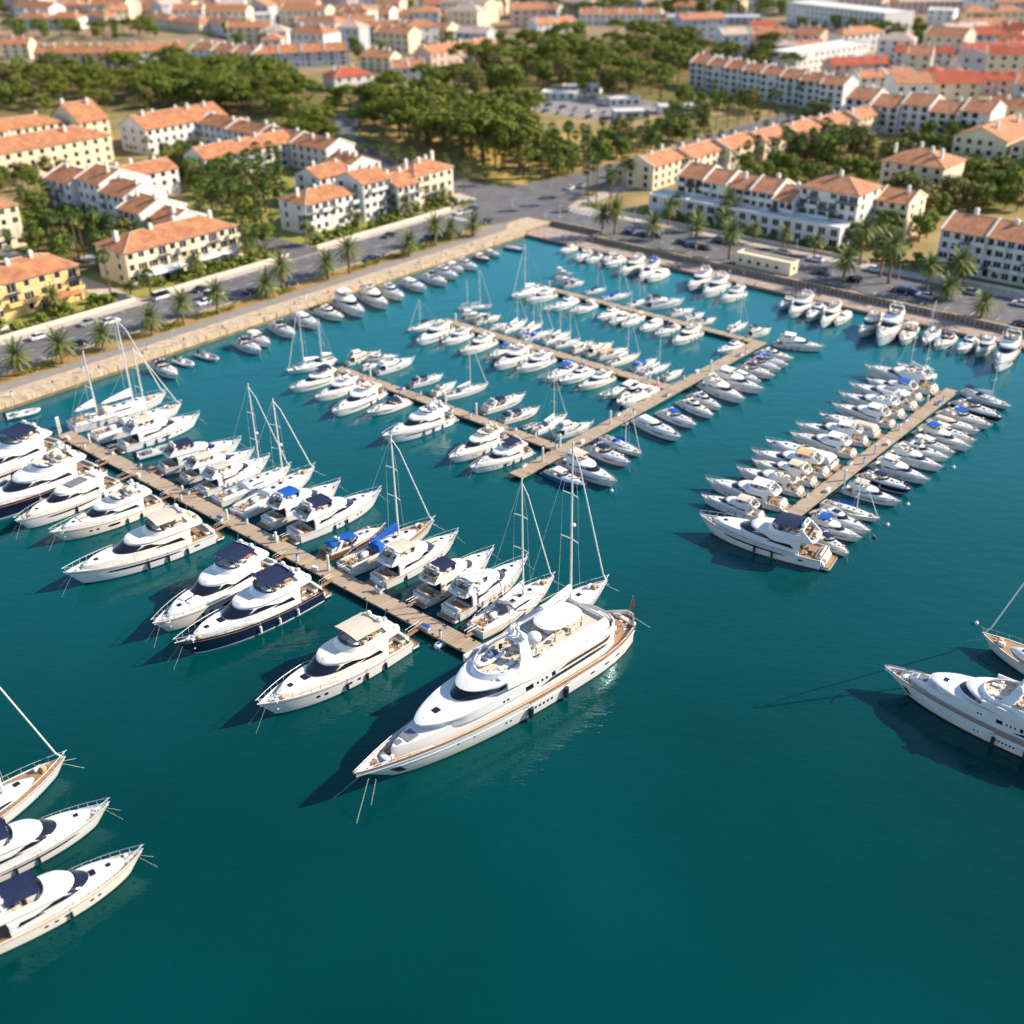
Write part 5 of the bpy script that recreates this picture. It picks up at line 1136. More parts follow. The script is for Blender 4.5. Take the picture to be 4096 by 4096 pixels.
def building(name, label, p1, p2, depth, H, floors, roof='hip', wall='stucco_white', tile='tile_orange', win=None, detail=2, gz=LAND, chim=2, pitch=.40, parapet=False, balc=0, group=None, style='pane', ww=1.5, wh=1.6, seed=0, cat='building', skip=.05, side=True, ridge=None, awn=None):
    p1, p2 = Vector((p1.x, p1.y, 0)), Vector((p2.x, p2.y, 0)); v = p2 - p1; w = v.length; v.normalize()
    rz = atan2(v.y, v.x); root = thing(name, Vector((p1.x, p1.y, gz)), rz, label, cat, group)
    back = Vector((-v.y, v.x, 0)); FOOT.append((p1, v, back, w, depth)); rn = random.Random(seed * 7 + int(w * 10))
    X, Y, Zv = Vector((1, 0, 0)), Vector((0, 1, 0)), Vector((0, 0, 1)); fh = H / floors
    faces = [(Vector((0, 0, 0)), X, -Y, w), (Vector((w, 0, 0)), Y, X, depth), (Vector((w, depth, 0)), -X, Y, w), (Vector((0, depth, 0)), -Y, -X, depth)]
    mb = MB(); wins = []; n0 = win or max(2, int(w / 3.4))
    for fi, (O, U, N, L) in enumerate(faces):
        ops = []
        if fi in (0, 3) or (fi == 1 and detail > 1):
            n = n0 if fi == 0 else max(1, int(L / 5.5)) if side else 0
            for f in range(floors):
                for k in range(n):
                    if rn.random() < skip: continue
                    door = balc and fi == 0 and rn.random() < balc
                    a = ww * (1.6 if door else 1) * (.85 + .3 * rn.random()); hh = min(wh + (.75 if door else 0), fh - .65)
                    u = L * (k + .5) / n - a / 2; z = f * fh + (.25 if door else .95); z = min(z, (f + 1) * fh - hh - .3)
                    a = min(a, L / n - .5); u = L * (k + .5) / n - a / 2
                    ops.append((u, u + a, z, z + hh)); wins.append((fi, O, U, N, u, z, a, hh, door))
        if detail == 0:
            wall_panel(mb, O, U, N, L, H, [])
        else: wall_panel(mb, O, U, N, L, H, ops)
    e = .45; t = .16
    rise = pitch * min(w, depth) / 2
    if roof == 'flat':
        mb.box(.0, w, 0, depth, H - .02, H + .0, 0); mb.box(-.12, w + .12, -.12, .12, H + .002, H + .55); mb.box(-.12, w + .12, depth - .12, depth + .12, H + .002, H + .55); mb.box(-.12, .12, .125, depth - .125, H + .002, H + .55); mb.box(w - .12, w + .12, .125, depth - .125, H + .002, H + .55)
    rd = ridge or ('x' if w >= depth else 'y')
    if roof == 'gable':
        rise = pitch * (depth if rd == 'x' else w) / 2
        if rd == 'x':
            for x in (0, w): mb.poly([(x, 0, H), (x, depth, H), (x, depth / 2, H + rise)])
            if parapet:
                for x0, x1 in ((-.18, .2), (w - .2, w + .18)): mb.loops([[(x0, -.5, H - .35), (x0, depth / 2, H + rise + .1), (x0, depth + .5, H - .35), (x0, depth + .5, H + .30), (x0, depth / 2, H + rise + .62), (x0, -.5, H + .30)], [(x1, -.5, H - .35), (x1, depth / 2, H + rise + .1), (x1, depth + .5, H - .35), (x1, depth + .5, H + .30), (x1, depth / 2, H + rise + .62), (x1, -.5, H + .30)]], 0, True, True, True)
        else:
            for y in (0, depth): mb.poly([(0, y, H), (w, y, H), (w / 2, y, H + rise)])
            if parapet:
                for y0, y1 in ((-.18, .2),): mb.loops([[(-.5, y0, H - .35), (w / 2, y0, H + rise + .1), (w + .5, y0, H - .35), (w + .5, y0, H + .30), (w / 2, y0, H + rise + .62), (-.5, y0, H + .30)], [(-.5, y1, H - .35), (w / 2, y1, H + rise + .1), (w + .5, y1, H - .35), (w + .5, y1, H + .30), (w / 2, y1, H + rise + .62), (-.5, y1, H + .30)]], 0, True, True, True)
    mb.poly([(0, 0, H - .05), (w, 0, H - .05), (w, depth, H - .05), (0, depth, H - .05)])
    obj('wall', mb.build('wall', [wall], 0), root)
    if detail > 1 and roof != 'flat':
        mb = MB(); mb.box(-.12, w + .12, -.12, -.003, H - .32, H - .06); mb.box(-.12, -.003, .0, depth, H - .32, H - .06); mb.box(w + .003, w + .12, .0, depth, H - .32, H - .06)
        for k in range(1, floors): mb.box(.02, w - .02, -.05, -.003, k * fh - .02, k * fh + .1)
        obj('cornice', mb.build('cornice', ['frame_white'], 0), root)
        mb = MB(); mb.tube([(0, -.1, 0), (0, -.1, H - .35)], .05, 5); dm = mb.build('downpipe', ['lamp_grey'], 0); x = .35
        while x < w: obj('downpipe', dm, root, (x, 0, 0)); x += 9.3
        for k in range(max(1, int(w / 9))): x = (k + .3 + .4 * rn.random()) * 9; z = fh * rn.randrange(1, floors + 1) - .75; mb = MB(); mb.rbox(min(x, w - 1), min(x, w - 1) + .8, -.36, -.004, z, z + .55, .04); obj('air_conditioner', mb.build('air_conditioner', ['frame_white'], 0), root)
    for fi, O, U, N, u, z, a, hh, door in wins:
        if detail == 0: continue
        fr, pn = window_mesh(round(a * 4) / 4, round(hh * 4) / 4, style)
        q = Matrix((U, -N, Zv)).transposed().to_4x4(); q.translation = O + U * u + Zv * z
        sx, sz = a / (round(a * 4) / 4), hh / (round(hh * 4) / 4)
        if detail > 1:
            o = obj('window', fr, root); o.matrix_local = q @ Matrix.Diagonal((sx, 1, sz, 1)); obj('pane', pn, o)
        else: o = obj('window', pn, root); o.matrix_local = q @ Matrix.Diagonal((sx, 1, sz, 1))
        if door and detail > 1:
            mb = MB(); bw = a + 1.3; x0 = -.65; mb.box(x0, x0 + bw, -1.15, .0, -.22, -.06)
            if rn.random() < .6: mb.box(x0, x0 + bw, -1.15, -1.03, -.056, .9); mb.box(x0, x0 + .1, -1.026, -.01, -.056, .9); mb.box(x0 + bw - .1, x0 + bw, -1.026, -.01, -.056, .9); bm_ = wall
            else:
                bm_ = 'rail_dark'; mb.tube([(x0 + .04, -1.1, .9), (x0 + bw - .04, -1.1, .9)], .04, 4)
                nb = int(bw / .25)
                for i in range(nb + 1): x = x0 + .04 + (bw - .08) * i / nb; mb.box(x - .015, x + .015, -1.115, -1.085, -.05, .9)
            bo = obj('balcony', mb.build('balcony', [bm_], 0), root); bo.matrix_local = q
    if roof != 'flat':
        mb = MB()
        if roof == 'hip':
            E0 = [(-e, -e), (w + e, -e), (w + e, depth + e), (-e, depth + e)]; rise = pitch * (min(w, depth) / 2 + e)
            hx = min(w, depth) / 2
            rg = [(hx, depth / 2), (w - hx, depth / 2)] if w >= depth else [(w / 2, hx), (w / 2, depth - hx)]
            z0, z1, zr = H - .02, H + t, H + t + rise
            mb.loops([[(x, y, z0) for x, y in E0], [(x, y, z1) for x, y in E0]], 0, True, True)
            A, B = [(x, y, zr) for x, y in rg]; c = [(x, y, z1) for x, y in E0]
            if w >= depth: mb.poly([c[0], c[1], B, A]); mb.poly([c[1], c[2], B]); mb.poly([c[2], c[3], A, B]); mb.poly([c[3], c[0], A])
            else: mb.poly([c[0], c[1], A]); mb.poly([c[1], c[2], B, A]); mb.poly([c[2], c[3], B]); mb.poly([c[3], c[0], A, B])
        else:
            o2 = .0 if parapet else .3
            if rd == 'x':
                s = rise / (depth / 2); x0, x1 = (.2, w - .2) if parapet else (-o2, w + o2)
                pr = [(-e, H - s * e), (depth / 2, H + rise), (depth + e, H - s * e)]
                mb.loops([[(x, y, z + .01) for y, z in pr] + [(x, y, z + t) for y, z in reversed(pr)] for x in (x0, x1)], 0, True, True, True)
            else:
                s = rise / (w / 2); y0, y1 = (.2, depth + o2) if parapet else (-o2, depth + o2)
                pr = [(-e, H - s * e), (w / 2, H + rise), (w + e, H - s * e)]
                mb.loops([[(x, y, z + .01) for x, z in pr] + [(x, y, z + t) for x, z in reversed(pr)] for y in (y0, y1)], 0, True, True, True)
        rt_ = 'tile_pale'
        if roof == 'hip':
            mb.tube([A, B], .14, 4, 1)
            for q, e_ in ((c[0], A), (c[3], A), (c[1], B), (c[2], B)) if w >= depth else ((c[0], A), (c[1], A), (c[2], B), (c[3], B)): mb.tube([q, e_], .12, 4, 1)
        elif rd == 'x': mb.tube([(x0, depth / 2, H + rise + t), (x1, depth / 2, H + rise + t)], .14, 4, 1)
        else: mb.tube([(w / 2, y0, H + rise + t), (w / 2, y1, H + rise + t)], .14, 4, 1)
        ro = obj('roof', mb.build('roof', [tile, rt_], 0), root)
        for i in range(chim):
            if (rd == 'x'): x, y = w * (i + .5 + (rn.random() - .5) * .5) / chim, depth * (.34 + .3 * rn.random())
            else: x, y = w * (.3 + .4 * rn.random()), depth * (i + .4 + (rn.random() - .5) * .4) / chim
            hz = H + rise * .45; s = .38 + .15 * rn.random(); ht = H + rise + .5 + rn.random() * .7
            mb = MB(); mb.box(x - s, x + s, y - s, y + s, hz, ht); mb.box(x - s - .1, x + s + .1, y - s - .1, y + s + .1, ht + .002, ht + .14); mb.box(x - s * .8, x + s * .8, y - s * .8, y + s * .8, ht + .142, ht + .5)
            obj('chimney', mb.build('chimney', ['stucco_white'], 0), ro)
    for (x0, x1, z, dd, mt) in (awn or []):
        mb = MB(); mb.poly([(x0, -.02, z + .5), (x1, -.02, z + .5), (x1, -dd, z), (x0, -dd, z)]); mb.poly([(x0, -.02, z + .42), (x1, -.02, z + .42), (x1, -dd, z - .08), (x0, -dd, z - .08)]); mb.poly([(x0, -dd, z - .3), (x1, -dd, z - .3), (x1, -dd, z + .002), (x0, -dd, z + .002)])
        k = x0 + .1
        while k < x1: mb.box(k - .06, k + .06, -dd + .1, -dd + .22, 0, z - .08); k += 3
        obj('awning' if 'tile' not in mt else 'porch_roof', mb.build('awning', [mt], 0), root)
    return root
def front_a(a, b0, b1): return W(a, b0), W(a, b1)          # faces the promenade (towards -a)
def front_b(b, a0, a1): return W(a1, b), W(a0, b)          # faces the walled quay (towards -b)
NR = 'apartment houses along the promenade'
building('yellow_apartment_house', 'yellow three storey house with terracotta porch at the left picture edge', *front_a(44.5, -152, -116.7), 14, 8.5, 3, 'hip', 'stucco_yellow', win=9, balc=.5, chim=3, group=NR, seed=1, awn=[(25, 33.5, 2.9, 3.2, 'tile_orange')])
building('yellow_apartment_house', 'long yellow three storey house with white awnings along the ground floor', *front_a(43.8, -104.5, -70.2), 13.5, 8.5, 3, 'hip', 'stucco_cream', win=11, balc=.55, chim=4, group=NR, seed=2, awn=[(4, 16, 2.7, 3.6, 'awning_white'), (20, 33, 2.7, 2.6, 'awning_white')])
building('white_apartment_house', 'white three storey house with hipped terracotta roof, end of the white terrace', *front_a(45.2, -44.8, -24.3), 12, 8.7, 3, 'hip', 'stucco_white', win=7, balc=.6, chim=3, group=NR, seed=3, skip=.03)
building('white_apartment_house', 'tallest white house in the middle of the white terrace, with square chimneys', *front_a(43.2, -24.2, -12.6), 13, 11.2, 4, 'gable', 'stucco_white', win=4, balc=.55, chim=3, group=NR, seed=4, skip=.03, ridge='x')
building('white_apartment_house', 'lower white house in the white terrace, beside the cream one', *front_a(40.6, -12.5, -3.0), 13, 8.6, 3, 'gable', 'stucco_white', win=4, balc=.55, chim=2, group=NR, seed=5, ridge='x')
building('cream_apartment_house', 'cream four storey house at the junction end of the white terrace', *front_a(43.0, -2.9, 14.4), 13, 9.8, 3, 'hip', 'stucco_cream', win=5, balc=.5, chim=4, group=NR, seed=6)
building('cream_apartment_house', 'tall cream house with balconies at the left picture edge', *front_a(100.6, -132, -102), 13, 11.5, 4, 'hip', 'stucco_cream', win=9, balc=.4, chim=2, seed=7)
G2 = 'stepped white terrace behind the yellow houses'
for i, (a0, a1, b, H, dp) in enumerate([(113, 128, -79, 11, 14), (99, 112.8, -77, 12.5, 15), (85, 98.8, -78, 11, 14), (73, 84.8, -81, 8.8, 15), (62, 72.8, -80, 7.2, 14)]):
    building('white_terrace_house', f'white terraced house with gabled roof, {ORD[i]} from inland in the stepped terrace', *front_b(b, a0, a1), dp, H, 4 if H > 10 else 3 if H > 8 else 2, 'gable', 'stucco_white', 'tile_orange', win=4, balc=.4, chim=2, parapet=True, ridge='x', group=G2, seed=10 + i)
building('white_apartment_house', 'white house with long terracotta roof just behind the stepped terrace', *front_a(118, -61, -38), 12, 8.4, 3, 'gable', 'stucco_white', detail=1, chim=3, seed=20, ridge='x')
building('white_apartment_house', 'white house with gabled end and five chimneys in the palm gardens', *front_a(121.5, -25, 14), 12, 8.4, 3, 'gable', 'stucco_white', detail=1, chim=5, seed=21, ridge='x', pitch=.5)
for i, (a0, a1, b) in enumerate([(160, 180, 13), (140, 159.8, 12), (120, 139.8, 11), (100, 119.8, 10.5)]):
    building('white_terrace_house', f'white gabled house, {ORD[i]} from the park in the palm garden terrace', *front_b(b, a0, a1), 13, 8.4, 3, 'gable', 'stucco_white', detail=1, chim=2, parapet=True, ridge='x', group='white terrace behind the palm gardens', seed=24 + i)
building('white_apartment_house', 'white villa behind the white terrace, nearest the promenade', *front_a(68, -20, -6), 12, 8.6, 3, 'gable', 'stucco_white', detail=1, chim=2, seed=30, ridge='x')
building('white_apartment_house', 'white villa behind the white terrace, nearest the junction', *front_a(72, -5.5, 10), 12, 8.6, 3, 'gable', 'stucco_white', detail=1, chim=3, seed=31, ridge='y')
building('cream_apartment_house', 'long cream house with one unbroken terracotta roof', *front_a(180, -100, -24.5), 17, 9.4, 3, 'hip', 'stucco_cream', 'tile_orange', detail=1, chim=4, seed=32, win=18)
building('white_apartment_house', 'long white house with shaded gable and chimneys, beside the long cream house', *front_a(178.5, -10.7, 27), 18, 9.4, 3, 'gable', 'stucco_white', detail=1, chim=5, seed=33, ridge='x', pitch=.45)
building('cream_apartment_house', 'cream house with several chimneys behind the long cream house', *front_a(224, -70, -18.5), 14, 8.4, 3, 'hip', 'stucco_cream', detail=1, chim=4, seed=34)
building('white_apartment_house', 'house with steep terracotta roof and shaded gable next to the dry field', *front_a(216.5, -16, -3), 22, 8.4, 3, 'gable', 'stucco_cream', detail=1, chim=2, seed=35, ridge='x', pitch=.55)
# ---- along the walled quay
RQ = 'white apartment terrace along the walled quay'
for i, (a0, a1, b, H, dp, rd, fl) in enumerate([(-31, -21.8, 46, 10.6, 13, 'y', 4), (-39, -31.1, 45.6, 10.2, 13, 'y', 4), (-47.5, -39.1, 46, 9.8, 13, 'y', 4), (-55.5, -47.6, 45, 10.2, 13, 'y', 4), (-62.3, -55.6, 43.6, 9.0, 14, 'x', 3)]):
    building('white_terrace_house', f'white gabled terrace house facing the walled quay, {ORD[i]} from the junction', *front_b(b, a0, a1), dp, H, fl, 'gable', 'stucco_white', 'tile_salmon', win=3, balc=.75, chim=1, parapet=True, ridge=rd if i < 0 else 'x', pitch=.42, group=RQ, seed=40 + i, style='pane' if i % 2 else 'brown', wh=1.6, ww=1.5)
building('white_apartment_house', 'tallest white house of the quayside terrace, with pyramid terracotta roof', *front_b(46.5, -80.2, -62.4), 14, 13, 5, 'hip', 'stucco_white', 'tile_salmon', win=6, balc=.4, chim=1, group=RQ, seed=46, ww=1.7, wh=1.6)
building('white_apartment_house', 'white gabled house at the far end of the quayside terrace', *front_b(58, -90, -80.4), 12, 10, 4, 'gable', 'stucco_cream', 'tile_salmon', win=3, balc=.4, chim=1, parapet=True, ridge='x', group=RQ, seed=47)
building('ground_floor_wing', 'white two storey wing with a flat roof at the foot of the quayside terrace', *front_b(38, -80, -30), 7.4, 5.6, 2, 'flat', 'stucco_white', win=14, balc=.0, chim=0, seed=48, ww=2.3, wh=2.0, skip=0)
building('flat_roofed_house', 'low white flat roofed end block of the quayside terrace by the junction', *front_b(38, -29.8, -17), 8, 5.4, 2, 'flat', 'stucco_white', win=3, chim=0, seed=49, style='brown')
for i, (a0, a1) in enumerate([(-119, -107.5), (-129, -119.1), (-140, -129.1), (-152, -140.1)]):
    building('white_terrace_house', f'white house with party wall roof, {ORD[i]} from the garden in the edge terrace', *front_b(37.5, a0, a1), 14, 10.6, 4, 'gable', 'stucco_white', 'tile_salmon', win=4, balc=.6, chim=1, parapet=True, ridge='x', group='terrace at the right picture edge', seed=50 + i, ww=1.6, wh=1.7)
building('kiosk', 'low cream harbour hut with flat roof beside the quay road', *front_b(8.6, -81.3, -65.4), 4.2, 2.9, 1, 'flat', 'stucco_cream', win=6, chim=0, seed=55, cat='hut', ww=1.1, wh=1.1)
building('cream_apartment_house', 'cream block with red roof standing behind the quayside terrace', *front_b(101.5, -82, -62), 17, 11, 4, 'hip', 'stucco_cream', 'tile_salmon', detail=1, chim=4, seed=56)
building('cream_apartment_house', 'tall cream block behind the red roofed block at the picture edge', *front_b(149, -84, -66), 30, 12, 4, 'gable', 'stucco_cream', 'tile_salmon', detail=1, chim=2, seed=57, ridge='y')
building('cream_apartment_house', 'cream block with balconies at the picture edge beyond the tall cream block', *front_b(150, -108, -85), 40, 11, 4, 'gable', 'stucco_cream', 'tile_salmon', detail=1, chim=3, seed=58, ridge='y', balc=.3)
for i in range(7):
    b0 = 62 + i * 19.5
    building('terrace_house', f'salmon roofed house, {ORD[i]} from the quay in the row behind the court garden', *front_a(-2 - i * 2.6, b0, b0 + 19.3), 12, 7.6, 3, 'gable', 'stucco_cream', 'tile_salmon', detail=1, chim=2, ridge='x', group='salmon roofed row behind the court garden', seed=60 + i, parapet=i % 2 == 0)
for i in range(8):
    a1 = 106 - i * 11.6
    building('white_terrace_house', f'white house shaded blue, {ORD[i]} from the car park in the long pale terrace', *front_b(250 - i * 3.2, a1 - 11.4, a1), 14, 11.4, 4, 'gable', 'stucco_white', 'tile_salmon', detail=1, win=3, chim=2, parapet=True, ridge='x', group='long pale terrace beyond the car park', seed=70 + i, ww=2, wh=1.7)
for i in range(5):
    a1 = -1 - i * 11.8
    building('white_terrace_house', f'white house with tall dark balconies, {ORD[i]} along the terrace above the court garden', *front_b(200 - (i % 2) * 1.5, a1 - 11.6, a1), 16, 11.4 - (i % 2) * 1.2, 4, 'gable', 'stucco_white', 'tile_salmon', detail=1, win=3, chim=1, parapet=True, ridge='x', group='white terrace above the court garden', seed=80 + i, ww=2, wh=1.9, style='brown' if i % 2 else 'pane')
# ---- the town beyond, house by house, from the eaves the photograph shows
FAR = []
def far(x0, y0, x1, y1, z, dep, wall, tile, roof, txt, n=1, rid='x', chim=2, par=False, pitch=.45):
    for i in range(n):
        f0, f1 = i / n, (i + .97) / n
        q0 = (x0 + (x1 - x0) * f0, y0 + (y1 - y0) * f0); q1 = (x0 + (x1 - x0) * f1, y0 + (y1 - y0) * f1)
        A, B = G(*q0, z), G(*q1, z); nm = txt.split(',')[0]
        lab = txt if n == 1 else txt + f', {ORD[i]} along its row'
        building('town_house', lab, A, B, dep, z - LAND, max(2, int(z / 3.1)), roof, wall, tile, detail=1, chim=chim, group='houses of the town beyond', seed=100 + len(FAR) + i, ridge=rid, parapet=par, pitch=pitch, win=max(2, int((B - A).length / 4.5)), side=False, ww=1.6, wh=1.7)
    FAR.append(txt)
far(0, 178, 115, 176, 10, 14, 'stucco_cream', 'tile_orange', 'gable', 'cream house at the left edge above the dark trees', chim=2)
far(132, 214, 420, 212, 9.5, 15, 'stucco_pink', 'tile_orange', 'gable', 'orange roofed terrace house with dark balconies above the trees', 3)
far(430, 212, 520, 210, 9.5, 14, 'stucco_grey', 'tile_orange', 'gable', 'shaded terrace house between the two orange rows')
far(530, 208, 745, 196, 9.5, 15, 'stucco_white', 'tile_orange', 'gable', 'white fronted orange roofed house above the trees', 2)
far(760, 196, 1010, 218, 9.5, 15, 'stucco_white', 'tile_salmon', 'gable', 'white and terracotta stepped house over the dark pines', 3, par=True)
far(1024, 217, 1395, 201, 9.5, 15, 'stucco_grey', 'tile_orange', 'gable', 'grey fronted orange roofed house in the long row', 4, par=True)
far(1337, 313, 1497, 297, 8, 14, 'stucco_white', 'tile_red', 'hip', 'white house with bright red roof among the pines', chim=2)
far(1437, 226, 1560, 232, 9.5, 13, 'stucco_cream', 'tile_salmon', 'gable', 'salmon roofed house beside the bright red roof', 2)
far(1570, 272, 1705, 266, 9, 13, 'stucco_white', 'tile_orange', 'gable', 'white stepped house at the edge of the pine wood', 2, par=True)
far(1724, 214, 1990, 176, 9, 14, 'stucco_pink', 'tile_salmon', 'gable', 'pink house near the big lone tree', 3)
far(1178, 92, 1501, 88, 10, 16, 'stucco_grey', 'tile_salmon', 'gable', 'house with long shaded front high in the town', 3, par=True)
far(1024, 60, 1085, 58, 12, 16, 'stucco_white', 'tile_pale', 'flat', 'white tower block high in the town')
far(1510, 100, 1790, 118, 9, 14, 'stucco_cream', 'tile_salmon', 'gable', 'salmon roofed house on the rise above the pink houses', 3, par=True)
far(60, 72, 310, 74, 9, 15, 'stucco_white', 'tile_orange', 'hip', 'orange roofed villa high at the left', 2)
far(330, 62, 420, 70, 8, 13, 'stucco_grey', 'tile_salmon', 'hip', 'small villa among trees high at the left')
far(430, 44, 520, 40, 11, 14, 'stucco_cream', 'tile_salmon', 'gable', 'cream tower house high at the left')
far(560, 70, 800, 96, 8, 14, 'stucco_cream', 'tile_salmon', 'hip', 'villa on the slope above the orange rows', 2)
far(830, 84, 1000, 118, 9, 14, 'stucco_white', 'tile_salmon', 'gable', 'white gabled villa above the stepped houses', 2)
far(230, 22, 420, 20, 9, 15, 'stucco_pink', 'tile_salmon', 'hip', 'pale villa near the top left', 2)
far(560, 16, 760, 22, 9, 16, 'stucco_cream', 'tile_salmon', 'gable', 'pale roofed house at the top of the town', 2)
far(780, 30, 990, 34, 9, 16, 'stucco_white', 'tile_salmon', 'gable', 'pale gabled house at the top of the town', 2, par=True)
far(1060, 22, 1300, 20, 9, 16, 'stucco_cream', 'tile_salmon', 'gable', 'hazy salmon house in the top row', 3)
far(1120, 50, 1330, 52, 9, 15, 'stucco_pink', 'tile_salmon', 'hip', 'hazy pink house below the top row', 2)
far(1340, 44, 1560, 50, 9, 15, 'stucco_white', 'tile_salmon', 'gable', 'hazy white house below the top row', 3, par=True)
far(1420, 10, 1640, 8, 9, 16, 'stucco_pink', 'tile_salmon', 'hip', 'hazy hipped house in the top row', 2)
far(1590, 62, 1780, 70, 9, 15, 'stucco_cream', 'tile_salmon', 'gable', 'hazy cream house above the big lone tree', 2)
far(1690, 16, 1990, 22, 10, 16, 'stucco_pink', 'tile_salmon', 'gable', 'long pale roof at the top middle', 2)
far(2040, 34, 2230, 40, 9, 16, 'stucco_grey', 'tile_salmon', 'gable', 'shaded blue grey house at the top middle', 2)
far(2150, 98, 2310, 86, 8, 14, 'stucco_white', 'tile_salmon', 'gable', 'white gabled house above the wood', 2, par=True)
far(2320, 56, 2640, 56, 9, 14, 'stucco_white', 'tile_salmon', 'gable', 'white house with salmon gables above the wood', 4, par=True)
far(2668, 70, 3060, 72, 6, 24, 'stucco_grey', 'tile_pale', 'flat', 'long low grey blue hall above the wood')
far(2680, 26, 2830, 28, 8, 14, 'stucco_cream', 'tile_salmon', 'hip', 'cream villa behind the long low hall')
far(3010, 110, 3120, 108, 8, 14, 'stucco_pink', 'tile_red', 'gable', 'red roofed pink house right of the wood')
far(3180, 124, 3290, 130, 7, 12, 'stucco_cream', 'tile_red', 'hip', 'small red roofed villa above the white block')
far(3152, 10, 3554, 56, 15, 26, 'stucco_white', 'tile_pale', 'flat', 'large white apartment block with blue shaded front at the top', 1)
far(3710, 40, 3820, 44, 12, 18, 'stucco_white', 'tile_pale', 'flat', 'white apartment block beside the large blue shaded one')
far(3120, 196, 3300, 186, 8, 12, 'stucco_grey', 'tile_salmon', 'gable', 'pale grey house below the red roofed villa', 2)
far(3190, 216, 3480, 172, 12, 16, 'stucco_white', 'tile_pale', 'flat', 'pale flat roofed block in the red roofed quarter')
far(3335, 262, 3570, 252, 8, 13, 'stucco_pink', 'tile_red', 'gable', 'long red roofed house in the quarter above the terrace', 2)
far(3440, 314, 3670, 300, 7, 12, 'stucco_white', 'tile_salmon', 'gable', 'white walled house with red roof above the terrace', 2, par=True)
far(3580, 208, 3820, 214, 8, 13, 'stucco_white', 'tile_red', 'gable', 'red roofed house in front of the palms', 3)
far(3680, 292, 3860, 300, 8, 13, 'stucco_cream', 'tile_red', 'hip', 'red hipped house above the court terrace', 2)
far(3870, 206, 4110, 196, 9, 14, 'stucco_white', 'tile_red', 'gable', 'white house with red roof at the right edge', 3)
far(3870, 322, 4110, 322, 8, 14, 'stucco_pink', 'tile_red', 'gable', 'long dark fronted red roofed house at the right edge', 2)
far(3830, 250, 4110, 246, 7, 10, 'stucco_white', 'tile_salmon', 'gable', 'low white house with salmon roof at the right edge', 3)
far(3820, 104, 4110, 100, 9, 16, 'stucco_white', 'tile_salmon', 'hip', 'long white hall with orange roof at the top right', 1)
far(3860, 52, 4110, 46, 9, 15, 'stucco_cream', 'tile_salmon', 'hip', 'orange roofed villa at the top right', 2)
far(3600, 8, 3860, 4, 10, 18, 'stucco_pink', 'tile_pale', 'gable', 'hazy pink house in the top right row', 2)
far(3900, 10, 4110, 8, 9, 18, 'stucco_grey', 'tile_salmon', 'gable', 'hazy salmon roof in the top right corner', 2)
far(3940, 420, 4120, 440, 9, 14, 'stucco_cream', 'tile_salmon', 'gable', 'cream house with salmon roof beyond the picture edge blocks', 2)
# the rest of the hazy town: every house that shows between those rows
rf = random.Random(21); cnt = {}
def clash(A, B, dep, mg):
    v = (B - A); w = v.length; v = v.normalized(); bk = Vector((-v.y, v.x, 0)); pts = [A + v * w * i / 3 + bk * dep * j / 2 for i in range(4) for j in range(3)]
    return any(blocked0(p, mg) for p in pts)
def blocked0(p, mg):
    for o, u, v, w, d in FOOT:
        q = Vector((p.x - o.x, p.y - o.y, 0)); a, b = q.dot(u), q.dot(v)
        if -mg < a < w + mg and -mg < b < d + mg: return True
    return False
STR = ['topmost', 'second', 'third', 'fourth', 'fifth', 'sixth', 'seventh', 'eighth', 'ninth', 'tenth']
for ri, (y0, x0, x1) in enumerate([(-14, 0, 4100), (2, 0, 4100), (14, 0, 3100), (30, 0, 2100), (48, 0, 2100), (62, 500, 2000), (78, 600, 1900), (96, 700, 1750), (118, 900, 1700), (142, 1000, 1900), (168, 1020, 1950), (150, 3250, 4100), (172, 3500, 4100), (232, 3300, 4100), (276, 3350, 4100), (350, 3560, 4100), (70, 3780, 4100), (130, 3780, 4100), (88, 2700, 3200), (200, 3080, 3360), (150, 2860, 3300), (300, 3330, 3700)]):
    x = x0 + rf.random() * 60
    while x < x1:
        wp = 80 + rf.random() * 110; dy = (rf.random() - .5) * 16 + (rf.random() - .5) * wp * .10; z = 9 + rf.random() * 4
        A, B = G(x, y0 + (rf.random() - .5) * 8, z), G(x + wp, y0 + dy, z); A.z = B.z = 0; dep = 12 + rf.random() * 5
        x += wp + 3 + rf.random() * 12
        if (B - A).length > 60 or clash(A, B, dep, 1.0): continue
        cnt[ri] = cnt.get(ri, 0) + 1
        if cnt[ri] > 30: continue
        side_ = ('above the red roofs' if ri < 18 else 'beyond the pale terrace') if x0 > 2600 else 'below the top edge'
        wl = rf.choice(['stucco_white', 'stucco_cream', 'stucco_pink', 'stucco_white', 'stucco_grey']); tl = rf.choice(['tile_salmon', 'tile_salmon', 'tile_red', 'tile_pale'] if x0 > 3000 else ['tile_salmon', 'tile_salmon', 'tile_orange', 'tile_pale'])
        wn = dict(stucco_white='white', stucco_cream='cream', stucco_pink='pink', stucco_grey='grey')[wl]; tn = dict(tile_salmon='salmon', tile_red='red', tile_pale='pale', tile_orange='orange')[tl]
        building('town_house', f"hazy {wn} town house with {tn} roof, {ORD[cnt[ri] - 1]} along distant street {STR[ri % 10] if x0 < 2600 else STR[(ri - 11) % 10]} " + side_, A, B, dep, z, 3, 'gable' if rf.random() < .7 else 'hip', wl, tl, detail=1, chim=rf.randrange(3), group='houses of the town beyond', seed=500 + ri * 31 + cnt[ri], parapet=rf.random() < .4, pitch=.45, win=max(2, int((B - A).length / 5)), side=False, ww=1.8, wh=1.8, ridge=rf.choice(['x', 'x', 'y']) if (B - A).length < 22 else 'x')
